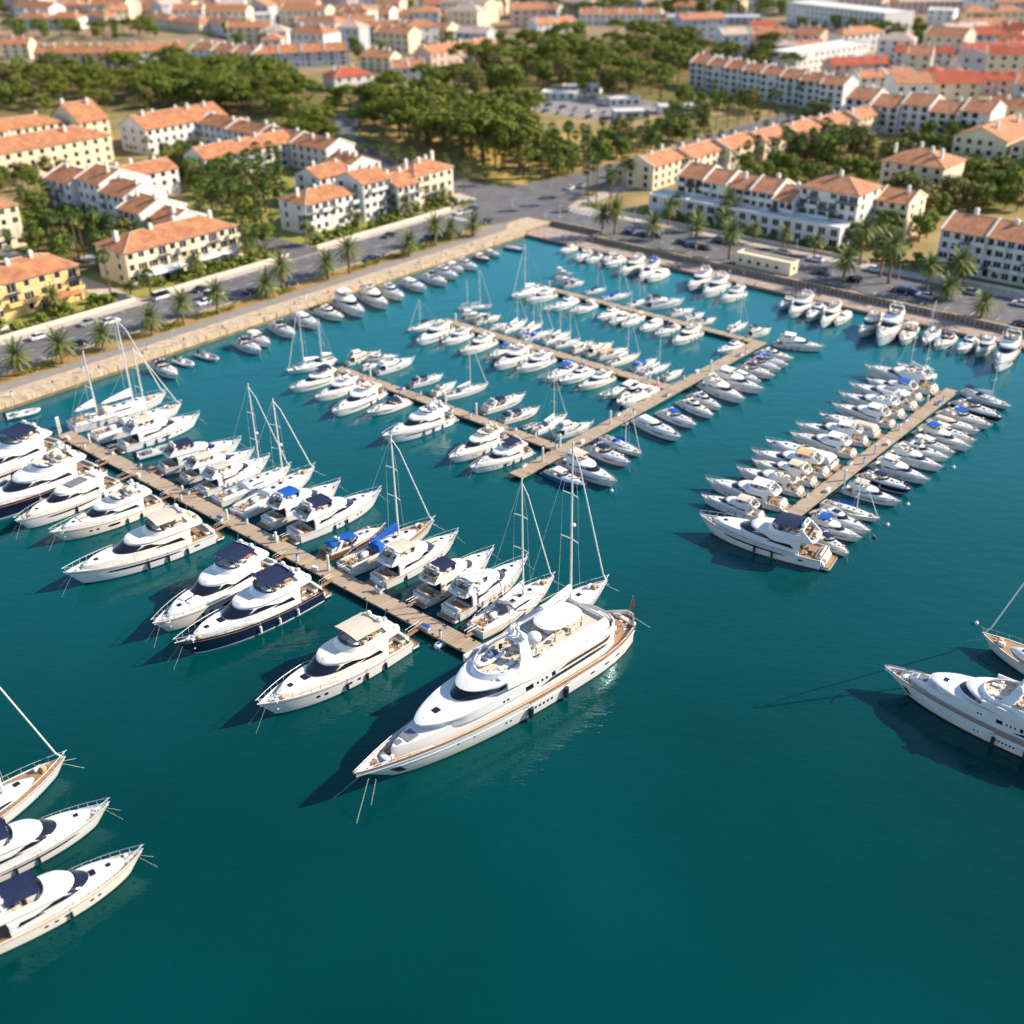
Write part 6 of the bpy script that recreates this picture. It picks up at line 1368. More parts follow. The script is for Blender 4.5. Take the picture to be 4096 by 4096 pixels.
# the low white pavilions of the car park
for i, (x0, y0, x1, y1) in enumerate([(2165, 372, 2300, 376), (2250, 345, 2400, 350), (2440, 400, 2560, 396), (2460, 450, 2600, 446), (2640, 430, 2820, 426)]):
    A, B = G(x0, y0, 4.6), G(x1, y1, 4.6); building('pavilion', f'low pale flat roofed pavilion by the car park, {ORD[i]} counting away from the park pines', A, B, 9, 3, 1, 'flat', 'stucco_white', 'tile_pale', detail=1, chim=0, group='pavilions by the car park', seed=200 + i)
# ================================================================== trees, palms, hedges
TREES = {}
def leafball(mb, c, r, n, rn, size, flat=1.0, up=.4, m=0):
    for _ in range(n):
        a, z = rn.random() * 2 * pi, rn.random() * 2 - 1; q = sqrt(1 - z * z); d = Vector((q * cos(a), q * sin(a), z)); k = r * (.55 + .5 * rn.random())
        p = Vector(c) + Vector((d.x * k, d.y * k, d.z * k * flat))
        n_ = (d + Vector((rn.random() - .5, rn.random() - .5, rn.random() * up))).normalized(); t = n_.cross(Vector((rn.random() - .5, rn.random() - .5, rn.random() - .5))).normalized(); b = n_.cross(t); s = size * (.6 + .8 * rn.random())
        mb.poly([p - t * s, p + b * s * .7, p + t * s, p - b * s * .7], m)
def tree_proto(kind, var, seed):
    rn = random.Random(seed); mb = MB(); tk = MB()
    if kind == 'pine':       # umbrella pine: bare forked trunk, wide uneven dome
        R, Hh = 4.6, 6.2; tk.tube([(0, 0, -.2), (.15, .1, Hh * .35), (.1, -.1, Hh * .62)], .32, 7, r1=.2)
        for i in range(7):
            a = i * 2 * pi / 7 + rn.random() * .6; rr = R * (.45 + .3 * rn.random()); tk.tube([(.1, -.1, Hh * .55), (cos(a) * rr * .5, sin(a) * rr * .5, Hh * .75), (cos(a) * rr, sin(a) * rr, Hh * .95)], .13, 5, r1=.05)
        for i in range(26):
            a = rn.random() * 2 * pi; rr = R * sqrt(rn.random()) * .92; z = Hh + 1.7 * (1 - (rr / R)**2) + (rn.random() - .5) * .7; leafball(mb, (cos(a) * rr, sin(a) * rr, z), 1.05 + .5 * rn.random(), 62, rn, .26, .62)
    elif kind == 'broad':    # round evergreen, branching low
        R, Hh = 3.4, 4.4; tk.tube([(0, 0, -.2), (.1, 0, Hh * .5)], .28, 7, r1=.18)
        for i in range(6): a = i * 2 * pi / 6; tk.tube([(.1, 0, Hh * .4), (cos(a) * 1.4, sin(a) * 1.4, Hh * .8), (cos(a) * 2.2, sin(a) * 2.2, Hh)], .12, 5, r1=.04)
        for i in range(26):
            a = rn.random() * 2 * pi; z = (rn.random() * 2 - 1); rr = R * .75 * sqrt(max(0, 1 - z * z * .8)) * (.5 + .5 * rn.random()); leafball(mb, (cos(a) * rr, sin(a) * rr, Hh + z * 2.3), .95 + .5 * rn.random(), 62, rn, .26, .85)
    elif kind == 'shrub':
        for i in range(3): tk.tube([(0, 0, -.1), (cos(i * 2.1) * .3, sin(i * 2.1) * .3, .7)], .05, 4)
        for i in range(7): a = rn.random() * 2 * pi; rr = .6 * rn.random(); leafball(mb, (cos(a) * rr, sin(a) * rr, .65 + rn.random() * .6), .55, 42, rn, .17, .9)
    elif kind == 'date_palm':
        Hh = 5.2; tk.tube([(0, 0, -.2), (.05, .03, 1), (.1, 0, 3), (.05, .05, Hh)], .33, 9, r1=.27); tk.ball((.05, .05, Hh - .1), .5, 6, sz=1.2)
        for i in range(60):
            az = i * 2.399 + rn.random() * .3; el = radians(80 - 120 * ((i + .5) / 60)**.9); Lf = 3.0 + .5 * rn.random(); dead = 1 if el < radians(-28) else 0
            p = Vector((.05, .05, Hh)); d = Vector((cos(az) * cos(el), sin(az) * cos(el), sin(el))); side = Vector((-sin(az), cos(az), 0)); ns = 13; prev = p.copy()
            for k in range(ns):
                d = (d + Vector((0, 0, -.055 - .02 * k / ns))).normalized(); q = prev + d * (Lf / ns); up = side.cross(d)
                ll = .62 * sin(pi * min(1, (k + 1.6) / (ns + 2)))**.7
                for sd in (1, -1):
                    v = (side * sd * .85 + d * .55 - up * -.18).normalized() * ll
                    mb.poly([prev, prev + v * .55 + d * .05, prev + v + d * .04, q], dead)
                prev = q
    elif kind == 'fan_palm':
        Hh = 9.0; tk.tube([(0, 0, -.2), (.1, 0, 2), (.05, .1, 5), (.0, 0, Hh)], .24, 7, r1=.16); tk.tube([(0, 0, Hh - 1.1), (0, 0, Hh)], .5, 7, r1=.3)
        for i in range(46):
            az = i * 2.399 + rn.random() * .4; el = radians(85 - 150 * ((i + .5) / 46)); Lf = .9 + .3 * rn.random(); dead = 1 if el < radians(-45) else 0
            d = Vector((cos(az) * cos(el), sin(az) * cos(el), sin(el))); side = Vector((-sin(az), cos(az), 0)); p = Vector((0, 0, Hh)); q = p + d * Lf
            mb.poly([p - side * .02, p + side * .02, q + side * .02, q - side * .02], dead)
            up = side.cross(d)
            for k in range(9):
                t = radians(-75 + 150 * k / 8); v = (d * cos(t) + side * sin(t) - up * -.0 + Vector((0, 0, -.25 * abs(sin(t))))).normalized(); l = .85 * (1 - .25 * abs(sin(t))); w = (d * -sin(t) + side * cos(t)).normalized() * .11
                mb.poly([q, q + v * l * .5 + w, q + v * l + Vector((0, 0, -.12)), q + v * l * .5 - w], dead)
    cm = {'pine': ['pine_leaf'], 'broad': ['olive_leaf' if var % 2 else 'shrub_leaf'], 'shrub': ['shrub_leaf'], 'date_palm': ['palm_leaf', 'palm_dead'], 'fan_palm': ['fan_leaf', 'palm_dead']}[kind]
    bk = 'palm_bark' if 'palm' in kind else 'bark'
    TREES[(kind, var)] = (mb.build('crown', cm, None), tk.build('trunk', [bk]))
for kd, nv in (('pine', 4), ('broad', 4), ('shrub', 3), ('date_palm', 3), ('fan_palm', 3)):
    for v in range(nv): tree_proto(kd, v, 31 * v + len(kd))
TN = dict(pine='pine_tree', broad='broadleaf_tree', shrub='shrub', date_palm='date_palm', fan_palm='fan_palm'); TC = dict(pine='tree', broad='tree', shrub='shrub', date_palm='palm tree', fan_palm='palm tree')
TG = dict(pine='umbrella pines', broad='broadleaf trees', shrub='garden shrubs', date_palm='date palms', fan_palm='fan palms')
tr = random.Random(5)
def plant(kind, loc, label, s=1.0, group=None, sz=None):
    v = tr.randrange(3); cm, tm = TREES[(kind, v)]
    if kind == 'broad' and v == 1: label = label.replace('bushy evergreen tree', 'dusty olive-green evergreen tree'); group = (group or '').replace('broadleaf trees', 'olive trees')  # same broadleaf model with olive-green leaves, not a separate species
    r = thing('olive_green_tree' if kind == 'broad' and v == 1 else TN[kind], loc, tr.random() * 6.28, label, TC[kind], group or TG[kind]); k = s * (.9 + .2 * tr.random()) * (1.22 if kind in ('broad', 'pine') else 1); r.scale = (k, k, (sz or 1) * k)
    obj('crown', cm, r); obj('trunk', tm, r); return r
def inside(p, poly):
    c = False; n = len(poly)
    for i in range(n):
        (x1, y1), (x2, y2) = poly[i], poly[(i + 1) % n]
        if (y1 > p[1]) != (y2 > p[1]) and p[0] < (x2 - x1) * (p[1] - y1) / (y2 - y1) + x1: c = not c
    return c
def blocked(p, mg=1.2):
    for o, u, v, w, d in FOOT:
        q = Vector((p.x - o.x, p.y - o.y, 0)); a, b = q.dot(u), q.dot(v)
        if -mg < a < w + mg and -mg < b < d + mg: return True
    return False
ROADS = [[(10, 0), (14, -10), (14, -420), (29.6, -420), (29.6, 2), (36, 18), (70, 20), (110, 30), (150, 52), (190, 90), (182, 98), (142, 62), (105, 41), (72, 33), (45, 36), (33, 60), (33, 260), (20, 260), (17, 90), (12, 40), (6, 27), (-300, 27), (-300, -2), (-1, -2)]]
PLACED = []
def scatter(poly, n, kinds, txt, smin=.8, smax=1.3, gap=3.0, seed=1, z=LAND):
    rn = random.Random(seed); x0, x1 = min(p[0] for p in poly), max(p[0] for p in poly); y0, y1 = min(p[1] for p in poly), max(p[1] for p in poly); k = 0; tries = 0
    while k < n and tries < n * 30:
        tries += 1; q = (x0 + (x1 - x0) * rn.random(), y0 + (y1 - y0) * rn.random())
        if not inside(q, poly): continue
        p = G(*q, z)
        if blocked(p) or inside(AB(p), ROADS[0]): continue
        if any((p - o).length < gap for o in PLACED[-160:]): continue
        PLACED.append(p); kd = kinds[rn.randrange(len(kinds))]
        plant(kd, p, {'pine': 'umbrella pine', 'broad': 'bushy evergreen tree', 'shrub': 'leafy green shrub', 'fan_palm': 'slim fan palm', 'date_palm': 'date palm'}[kd] + ' ' + txt, smin + (smax - smin) * rn.random(), group=TG[kd] + ' ' + txt); k += 1
def pal(kind, x, y, txt, ch=None, z=LAND, cy=None):
    "a palm at foot x, y with its crown's centre seen at height cy"
    p = G(x, y, z); h0 = 5.2 if kind == 'date_palm' else 9.0; s = 1
    if cy: s = max(.5, hgt((x, y), (x, cy), z) / (h0 + (.1 if kind == 'date_palm' else -.1)))
    r = plant(kind, p, txt, 1.0, sz=1); k = {'date_palm': 1.22, 'fan_palm': 1.2}[kind] * (.92 + .16 * tr.random()); r.scale = (k, k, k)
    for c in r.children: pass
    tm = [c for c in r.children if c.name.startswith('trunk')][0]; cm = [c for c in r.children if c.name.startswith('crown')][0]
    f = s / k; tm.scale.z = f; cm.location.z = h0 * (f - 1); PLACED.append(p)
V = 4096 / 1932
q = [(38, 708, 668), (119, 685, 646), (197, 660, 628), (287, 632, 598), (347, 613, 570), (412, 592, 550), (505, 560, 534), (535, 548, 500), (619, 527, 495), (660, 515, 468), (772, 483, 455), (822, 462, 424), (851, 452, 430), (893, 445, 420)]
for i, (x, y, c) in enumerate(q): pal('date_palm', x * V, y * V, f'feathery date palm in the promenade planting strip, {ORD[i]} from the near end', cy=c * V)
q = [(1137, 440, 402), (1160, 442, 394), (1232, 453, 422), (1312, 473, 424), (1375, 490, 436), (1590, 534, 487), (1747, 556, 498), (1785, 565, 540), (1850, 600, 570)]
for i, (x, y, c) in enumerate(q): pal('date_palm', x * V, y * V, f'date palm in the strip above the walled quay, {ORD[i]} from the junction', cy=c * V)
q = [(1273, 418, 378), (1354, 432, 408), (1371, 425, 376), (1622, 500, 430), (1660, 522, 450), (1676, 535, 460), (1568, 452, 418), (1802, 545, 490), (1815, 540, 500)]
for i, (x, y, c) in enumerate(q): pal('fan_palm' if i in (0, 1, 6) else 'date_palm', x * V, y * V, f'tall palm before the quayside houses, {ORD[i]} in the line from the junction', cy=c * V)
q = [(210, 562, 482), (150, 492, 408), (108, 470, 408), (52, 440, 408), (285, 560, 520), (580, 467, 420), (880, 340, 325), (860, 320, 282), (810, 295, 268), (918, 350, 338), (745, 405, 385), (700, 405, 385), (1110, 390, 290), (1125, 382, 300), (1000, 335, 275), (1071, 332, 240), (1155, 372, 330), (1170, 365, 320), (1190, 352, 310), (1150, 395, 335), (1215, 345, 300), (1240, 330, 270), (500, 475, 440), (480, 480, 448), (15, 470, 448), (70, 460, 440), (85, 470, 435)]
for i, (x, y, c) in enumerate(q): pal('fan_palm', x * V, y * V, f'tall slim fan palm standing in the town streets, {ORD[i % 30]} as one counts them', cy=c * V)
P4 = lambda *p: [(x * V, y * V) for x, y in p]
scatter(P4((0, 140), (330, 140), (340, 205), (0, 215)), 80, ['pine', 'pine', 'broad'], 'in the dark belt above the cream house', .8, 1.3, 5, 1)
scatter(P4((330, 138), (560, 150), (560, 235), (420, 215), (330, 205)), 66, ['pine', 'pine', 'broad'], 'in the dark belt beside the bright red roof', .9, 1.5, 5, 2)
scatter(P4((690, 190), (860, 165), (870, 240), (760, 250), (560, 245), (580, 215)), 44, ['pine', 'broad'], 'at the inland edge of the park', .8, 1.3, 5, 3)
scatter(P4((720, 255), (930, 270), (1000, 300), (985, 325), (890, 318), (780, 290)), 34, ['pine'], 'in the park by the junction', 1.15, 1.75, 6, 4)
scatter(P4((700, 235), (1000, 235), (1020, 280), (760, 262)), 20, ['pine'], 'in the middle of the park', 1.0, 1.5, 6, 41)
scatter(P4((860, 110), (1290, 60), (1300, 140), (1260, 200), (1040, 175), (880, 200)), 104, ['pine', 'broad', 'pine'], 'in the wood above the car park', .9, 1.6, 5.5, 5)
scatter(P4((1010, 300), (1130, 270), (1330, 225), (1340, 240), (1290, 280), (1190, 325), (1040, 345)), 56, ['broad', 'fan_palm', 'fan_palm'], 'lining the street to the car park', .7, 1.15, 4, 6)
scatter(P4((1395, 300), (1500, 262), (1640, 290), (1640, 330), (1560, 325), (1400, 335)), 40, ['broad', 'fan_palm', 'fan_palm'], 'in the court garden behind the terrace', .8, 1.3, 4, 7)
scatter(P4((1690, 355), (1932, 330), (1932, 400), (1800, 400), (1750, 450), (1700, 470), (1670, 420)), 42, ['broad'], 'in the gardens near the picture edge terrace', .7, 1.15, 3.5, 8)
scatter(P4((350, 320), (530, 320), (535, 400), (430, 430), (360, 370)), 66, ['fan_palm', 'broad', 'fan_palm', 'fan_palm'], 'in the palm gardens beside the white terrace', .75, 1.1, 3.2, 9)
scatter(P4((45, 400), (230, 400), (245, 470), (190, 500), (40, 500)), 36, ['fan_palm', 'fan_palm', 'broad', 'shrub'], 'in the pool garden behind the yellow houses', .7, 1.0, 3, 10)
scatter(P4((240, 265), (420, 250), (560, 262), (690, 262), (680, 275), (520, 285), (380, 275), (250, 290)), 24, ['broad'], 'among the white houses', .6, 1.0, 4, 11)
scatter(P4((0, 10), (900, 10), (900, 60), (0, 62)), 60, ['broad'], 'among the hazy roofs at the top left', .8, 1.2, 9, 12)
scatter(P4((0, 66), (330, 62), (330, 76), (0, 78)), 22, ['broad', 'pine'], 'between the villas and the orange terrace', .9, 1.3, 8, 13)
scatter(P4((870, 30), (1300, 10), (1480, 8), (1480, 36), (1100, 45)), 50, ['broad', 'pine'], 'near the long low hall', .9, 1.4, 8, 14)
scatter(P4((1500, 60), (1760, 64), (1760, 96), (1500, 88)), 34, ['broad', 'fan_palm'], 'below the large white block', .9, 1.3, 7, 15)
scatter(P4((1280, 190), (1560, 225), (1560, 240), (1290, 205)), 22, ['broad', 'fan_palm'], 'before the long pale terrace', .7, 1.0, 5, 16)
scatter(P4((1800, 10), (1932, 10), (1932, 130), (1800, 130)), 12, ['broad'], 'among the red roofs', .8, 1.1, 9, 17)
scatter(P4((215, 300), (345, 290), (420, 300), (345, 345), (300, 330)), 16, ['broad', 'fan_palm'], 'between the white houses inland', .6, .95, 4, 18)
scatter(P4((455, 395), (535, 400), (530, 470), (470, 500), (440, 440)), 20, ['broad', 'fan_palm', 'fan_palm'], 'along the side street by the white terrace', .6, .9, 3.5, 19)
scatter(P4((180, 470), (240, 470), (250, 520), (190, 520)), 8, ['broad', 'shrub'], 'beside the long yellow house', .5, .8, 3, 20)
scatter(P4((0, 330), (130, 330), (100, 390), (40, 400), (0, 370)), 16, ['broad', 'fan_palm'], 'before the long cream house', .6, .9, 4, 22)
scatter(P4((1700, 260), (1932, 270), (1932, 330), (1720, 330)), 18, ['broad', 'fan_palm'], 'among the cream blocks', .7, 1.0, 4.5, 23)
scatter(P4((1580, 400), (1700, 410), (1720, 470), (1600, 480)), 12, ['broad', 'shrub'], 'behind the quayside palms', .6, .9, 3, 24)
scatter(P4((1400, 338), (1660, 332), (1660, 350), (1400, 352)), 16, ['broad'], 'close behind the quayside terrace', .6, .8, 4, 25)
scatter(P4((560, 250), (700, 255), (640, 290), (560, 285)), 18, ['pine', 'broad'], 'between the terrace and the park street', .8, 1.1, 4, 26)
scatter(P4((1280, 100), (1420, 95), (1560, 130), (1500, 150), (1290, 130)), 22, ['pine', 'broad'], 'on the slope right of the wood', .9, 1.3, 6, 27)
scatter(P4((1010, 335), (1110, 330), (1105, 372), (1050, 362)), 16, ['fan_palm'], 'clustered beside the junction', .75, 1.05, 2.6, 28)
scatter(P4((1120, 300), (1330, 240), (1330, 262), (1150, 350)), 20, ['fan_palm', 'broad'], 'between the street and the salmon row', .7, 1.0, 3, 29)
scatter(P4((880, 330), (1000, 340), (1080, 330), (1100, 300), (940, 300)), 12, ['fan_palm', 'pine'], 'at the park corner', .8, 1.1, 4, 30)
scatter(P4((1670, 290), (1932, 300), (1932, 370), (1660, 340)), 22, ['broad', 'fan_palm'], 'around the cream blocks', .7, 1.0, 4, 33)
scatter(P4((430, 60), (880, 70), (880, 130), (430, 120)), 24, ['broad'], 'scattered between the town streets', .8, 1.1, 9, 34)
def row_of(kind, pts, txt):
    for i, (a, b, h) in enumerate(pts):
        q = W(a, b, LAND)
        if blocked(q, .8): continue
        r = plant(kind, q, f'{txt}, {ORD[i % 30]} in line', .95, sz=h, group=txt); PLACED.append(q)
hr = random.Random(12)
row_of('fan_palm', [(8.6 + hr.random() * .6, 44 + i * 8.5, .75 + .45 * hr.random()) for i in range(20)], 'fan palm on the quay side of the park street')
row_of('fan_palm', [(34.6 + hr.random(), 50 + i * 8.5, .75 + .5 * hr.random()) for i in range(22)], 'fan palm on the park side of the park street')
row_of('date_palm', [(-30 - i * 9.5, 29.4 + hr.random() * .6, .8 + .3 * hr.random()) for i in range(6)], 'date palm on the pavement before the quayside terrace')
row_of('date_palm', [(36 + hr.random() * 4, -146 + i * 19, .55 + .35 * hr.random()) for i in range(9)], 'date palm in the gardens of the promenade houses')
row_of('fan_palm', [(46 + i * 8, 22.5 + (i > 6) * (i - 6) * 4, .7 + .4 * hr.random()) for i in range(13)], 'fan palm along the curved park street')
row_of('fan_palm', [(60 + hr.random() * 8, -118 + i * 6, .7 + .4 * hr.random()) for i in range(8)], 'fan palm behind the yellow houses')
row_of('fan_palm', [(62 + hr.random() * 26, -62 + i * 2.6, .7 + .4 * hr.random()) for i in range(15)], 'fan palm in the gardens behind the white terrace')
# shrubs before the houses, and hedges
for lo, hi, nm in ((-150, -112, 'before the yellow house with the porch'), (-103, -64, 'before the long yellow house'), (-50, 12, 'before the white terrace')):
    n = int((hi - lo) * 1.15); rn = random.Random(int(-lo))
    for i in range(n):
        p = W(33.8 + rn.random() * 7.5, lo + (hi - lo) * rn.random(), LAND)
        if blocked(p, .6): continue
        plant('shrub', p, 'leafy green garden shrub ' + nm, .8 + rn.random() * .9, 'garden shrubs ' + nm)
rn = random.Random(77)
for i in range(60):
    p = W(-88 + rn.random() * 70, 32.6 + rn.random() * 4.5, LAND)
    if not blocked(p, .4): plant('shrub', p, 'dark green shrub in the shade before the quayside terrace', .7 + rn.random() * .8, 'shrubs before the quayside terrace')
for i in range(30):
    p = W(-118 + rn.random() * 26, 33 + rn.random() * 10, LAND)
    if not blocked(p, .4): plant('shrub', p, 'green shrub in the garden between the two quayside terraces', .9 + rn.random() * .9, 'shrubs between the quayside terraces')
def hedge(label, a0, a1, b0, b1, h, seed):
    rn = random.Random(seed); mb = MB(); o = W((a0 + a1) / 2, (b0 + b1) / 2, LAND); la, lb = (a1 - a0), (b1 - b0)
    for _ in range(int(la * lb * 26 * max(1, h))):
        a, b = (rn.random() - .5) * la, (rn.random() - .5) * lb; z = h * (.15 + .9 * rn.random()**.5) * (.75 + .3 * sin(b * 1.3 + a))
        d = Vector((rn.random() - .5, rn.random() - .5, rn.random() + .1)).normalized(); t = d.cross(Vector((rn.random() - .5, rn.random() - .5, .3))).normalized(); c = d.cross(t); s = .12 + .14 * rn.random(); p = Vector((b, -a, z))
        mb.poly([p - t * s, p + c * s * .7, p + t * s, p - c * s * .7])
    tag(obj('hedge', mb.build('hedge', ['hedge_leaf'], None), None, o, atan2(EB.y, EB.x)), label, 'hedge', 'hedges along the roads')
for i, (b0, b1) in enumerate([(-152, -144), (-118, -112), (-108, -97), (-84, -79), (-60, -49), (-46, -28)]): hedge(f'clipped green hedge in the promenade strip, {ORD[i]} from the near end', 8.6 if i % 2 else 9.0, 11.2, b0, b1, .85, 900 + i)
for i, (a0, a1) in enumerate([(-34, -24), (-46, -36), (-60, -48), (-96, -86), (-110, -101), (-122, -113)]): hedge(f'low dry hedge along the stone quay wall, {ORD[i]} from the junction', a0, a1, 5.8, 7.2, .7, 950 + i)
hedge('green planted island in the street beside the junction', -2, 5, 32, 37, .8, 981); hedge('curved green hedge at the park corner', 36, 37.6, 44, 70, 1.0, 982); hedge('green hedge along the park street', 36, 60, 36.5, 38.2, .9, 983); hedge('green planting at the rounded street corner', 33.5, 36, 8, 15, .8, 984)
for i, (b0, b1) in enumerate([(-148, -113), (-102, -66), (-49, -8)]): hedge(f'green hedge behind the white garden wall, {ORD[i]} from the near end', 33.2, 34.4, b0, b1, 1.15, 990 + i)
# ================================================================== cars, lamps, harbour furniture
CARP = {}
def car_proto(kind, L, Wd, Hh, cab):
    mb = MB(); w = Wd / 2
    prof = [(0, .45, .62), (.02, .8, .9), (.18, .95, .95), (.5, 1, .95), (.82, .95, .9), (.97, .85, .78), (1.0, .6, .62)]
    rings = []
    for t, k, z in prof:
        x = (t - .5) * L; y = w * (.82 + .18 * k); rings.append([(x, -y, .28), (x, -y, .55), (x, -y * .94, z), (x, y * .94, z), (x, y, .55), (x, y, .28)])
    mb.loops(rings, 0, True, True, True)
    x0, x1, x2, x3 = [(c - .5) * L for c in cab]; a, b = w * .86, w * .68
    mb.loops([[(x1, -b, Hh - .02), (x1, b, Hh - .02)], [((x1 + x2) / 2, -b, Hh), ((x1 + x2) / 2, b, Hh)], [(x2, -b, Hh - .03), (x2, b, Hh - .03)]], 0, False)
    body = mb.build('body', ['car_white'], 40)
    mb = MB(); mb.loops([[(x0, -a, .92), (x3, -a, .92), (x3, a, .92), (x0, a, .92)], [(x1, -b, Hh - .03), (x2, -b, Hh - .04), (x2, b, Hh - .04), (x1, b, Hh - .03)]], 0, True)
    glass = mb.build('window', ['glass_dark'], 0)
    mb = MB(); rr = [[(.33 * cos(2 * pi * j / 12), y, .33 + .33 * sin(2 * pi * j / 12)) for j in range(12)] for y in (-.11, .11)]; mb.loops(rr, 0, True, True, True); wheel = mb.build('wheel', ['rubber'])
    mb = MB(); rr = [[(.19 * cos(2 * pi * j / 10), y, .33 + .19 * sin(2 * pi * j / 10)) for j in range(10)] for y in (-.12, .12)]; mb.loops(rr, 0, True, True, True); rim = mb.build('rim', ['steel'])
    mb = MB(); mb.rbox(-.04, .04, -.17, .17, -.08, .08, .03); head = mb.build('headlight', ['frame_white']); mb = MB(); mb.rbox(-.04, .04, -.15, .15, -.09, .09, .03); tail = mb.build('tail_light', ['tail_red'])
    CARP[kind] = (L, Wd, body, glass, wheel, rim, head, tail)
car_proto('saloon', 4.4, 1.78, 1.42, (.12, .28, .60, .76)); car_proto('estate', 4.5, 1.85, 1.62, (.04, .12, .62, .78)); car_proto('van', 5.2, 1.95, 2.15, (.0, .03, .70, .88))
def car(kind, col, loc, rz, label):
    L, Wd, body, glass, wheel, rim, head, tail = CARP[kind]; r = thing('parked_car' if kind != 'van' else 'parked_van', loc, rz, label, 'car' if kind != 'van' else 'van', 'cars on the harbour roads')
    o = obj('body', body, r); o.material_slots[0].link = 'OBJECT'; o.material_slots[0].material = MATS['car_' + col]; obj('window', glass, r)
    for sx in (.31, -.31):
        for sy in (1, -1): w = obj('wheel', wheel, r, (sx * L, sy * (Wd / 2 - .1), 0)); obj('rim', rim, w)
    for sy in (1, -1): obj('headlight', head, r, (L * .497, sy * .6, .66)); obj('tail_light', tail, r, (-L * .497, sy * .62, .72))
RB, RA_ = atan2(EB.y, EB.x), atan2(-EA.y, -EA.x)
zr = LAND + .02
CW = dict(white='white', silver='silver', navy='dark navy', black='black', blue='dark blue', red='dark red')
cars = [(670, 1128, 'saloon', 'silver'), (835, 1120, 'saloon', 'white'), (300, 1235, 'saloon', 'white'), (1550, 975, 'saloon', 'white'), (1620, 920, 'van', 'white'), (1520, 875, 'saloon', 'navy'), (450, 860, 'saloon', 'white'), (1230, 930, 'van', 'white'), (1905, 890, 'saloon', 'navy'), (580, 1290, 'saloon', 'black'), (0, 1180, 'saloon', 'white')]
for i, (x, y, k, c) in enumerate(cars):
    p = G(0 + x * .53, 700 + y * .53, zr)
    if blocked(p, .3): continue
    car(k, c, p, RB + (.0 if i % 3 else pi), f'{CW[c]} {"van" if k == "van" else "car"} parked on the promenade road, {ORD[i]} of those below the yellow houses')
cars = [(1010, 655, 'saloon', 'navy'), (1300, 680, 'estate', 'black'), (1410, 650, 'saloon', 'navy'), (1500, 640, 'saloon', 'blue'), (1195, 728, 'saloon', 'navy'), (1545, 485, 'saloon', 'white'), (1585, 475, 'saloon', 'silver'), (1632, 460, 'saloon', 'navy'), (1740, 550, 'saloon', 'black'), (265, 1020, 'saloon', 'navy'), (870, 830, 'saloon', 'black')]
for i, (x, y, k, c) in enumerate(cars): car(k, c, G(1024 + x * .53, 600 + y * .53, zr), RB + (pi if i % 3 else 0), f'{CW[c]} car parked on the promenade road, {ORD[i]} of those below the white terrace')
cars = [(440, 295, 'saloon', 'white', 0), (525, 275, 'saloon', 'silver', 0), (890, 635, 'saloon', 'navy', 1), (1000, 650, 'saloon', 'navy', 1), (1085, 655, 'saloon', 'black', 1), (1290, 710, 'saloon', 'navy', 1), (1375, 735, 'saloon', 'blue', 1), (1450, 748, 'saloon', 'black', 1), (1570, 700, 'estate', 'black', 1), (1650, 700, 'saloon', 'navy', 1)]
for i, (x, y, k, c, dr) in enumerate(cars): car(k, c, G(2048 + x * .53, 600 + y * .53, zr), RA_ if dr else RB + .3, f'{CW[c]} car near the junction end of the quay road, {ORD[i]} from the junction')
cars = [(115, 785, 'saloon', 'silver'), (360, 838, 'saloon', 'white'), (410, 935, 'estate', 'navy'), (640, 990, 'estate', 'black'), (800, 915, 'saloon', 'white'), (1010, 1070, 'estate', 'navy'), (1095, 1085, 'saloon', 'blue'), (1185, 1115, 'saloon', 'silver'), (1530, 1085, 'saloon', 'silver'), (1910, 1175, 'saloon', 'white'), (1920, 1330, 'saloon', 'navy')]
for i, (x, y, k, c) in enumerate(cars): car(k, c, G(3072 + x * .53, 600 + y * .53, zr), RA_ + (pi if i % 2 else 0), f'{CW[c]} car on the quay road past the hut, {ORD[i]} going away from the hut')
rn = random.Random(8); n = 0
for i in range(26):          # cars in the far car park and along the curved street
    a, b = (78 + (i % 7) * 8, 153 + (i // 7) * 12) if i < 14 else (60 + (i - 14) * 6.5, 23.5 + max(0, (i - 20)) * 3.2)
    c = rn.choice(['white', 'silver', 'navy', 'black', 'white', 'blue'])
    p = W(a, b, LAND + .03)
    if blocked(p, .5): continue
    car('saloon', c, p, (RB if i < 14 else RA_) + .05, (f'{CW[c]} car in the car park beyond the pines, {ORD[n]} of its rows' if i < 14 else f'{CW[c]} car along the curved park street, {ORD[n - 10 if n >= 10 else n]} from the junction')); n += 1
# ---- lamps and posts
def lamp(x, y, ty, label, z=LAND, arm=True):
    p = G(x, y, z); h = max(1.2, hgt((x, y), (x, ty), z)); r = thing('street_lamp', p, RB, label, 'street lamp', 'street lamps'); mb = MB(); mb.tube([(0, 0, 0), (0, 0, h)], .10, 7, r1=.07); mb.tube([(0, 0, 0), (0, 0, .4)], .17, 7); obj('post', mb.build('post', ['pile_white']), r)
    mb = MB()
    if arm: mb.tube([(0, 0, h - .05), (0, -.8, h + .1)], .045, 5); mb.rbox(-.12, .12, -1.25, -.7, h + .05, h + .17, .05)
    else: mb.ball((0, 0, h + .16), .2, 6)
    obj('lamp_head', mb.build('lamp_head', ['lamp_grey']), r)
f5 = lambda x, y: (x * .53, 700 + y * .53); f6 = lambda x, y: (1024 + x * .53, 600 + y * .53); f7 = lambda x, y: (2048 + x * .53, 600 + y * .53); f8 = lambda x, y: (3072 + x * .53, 600 + y * .53)
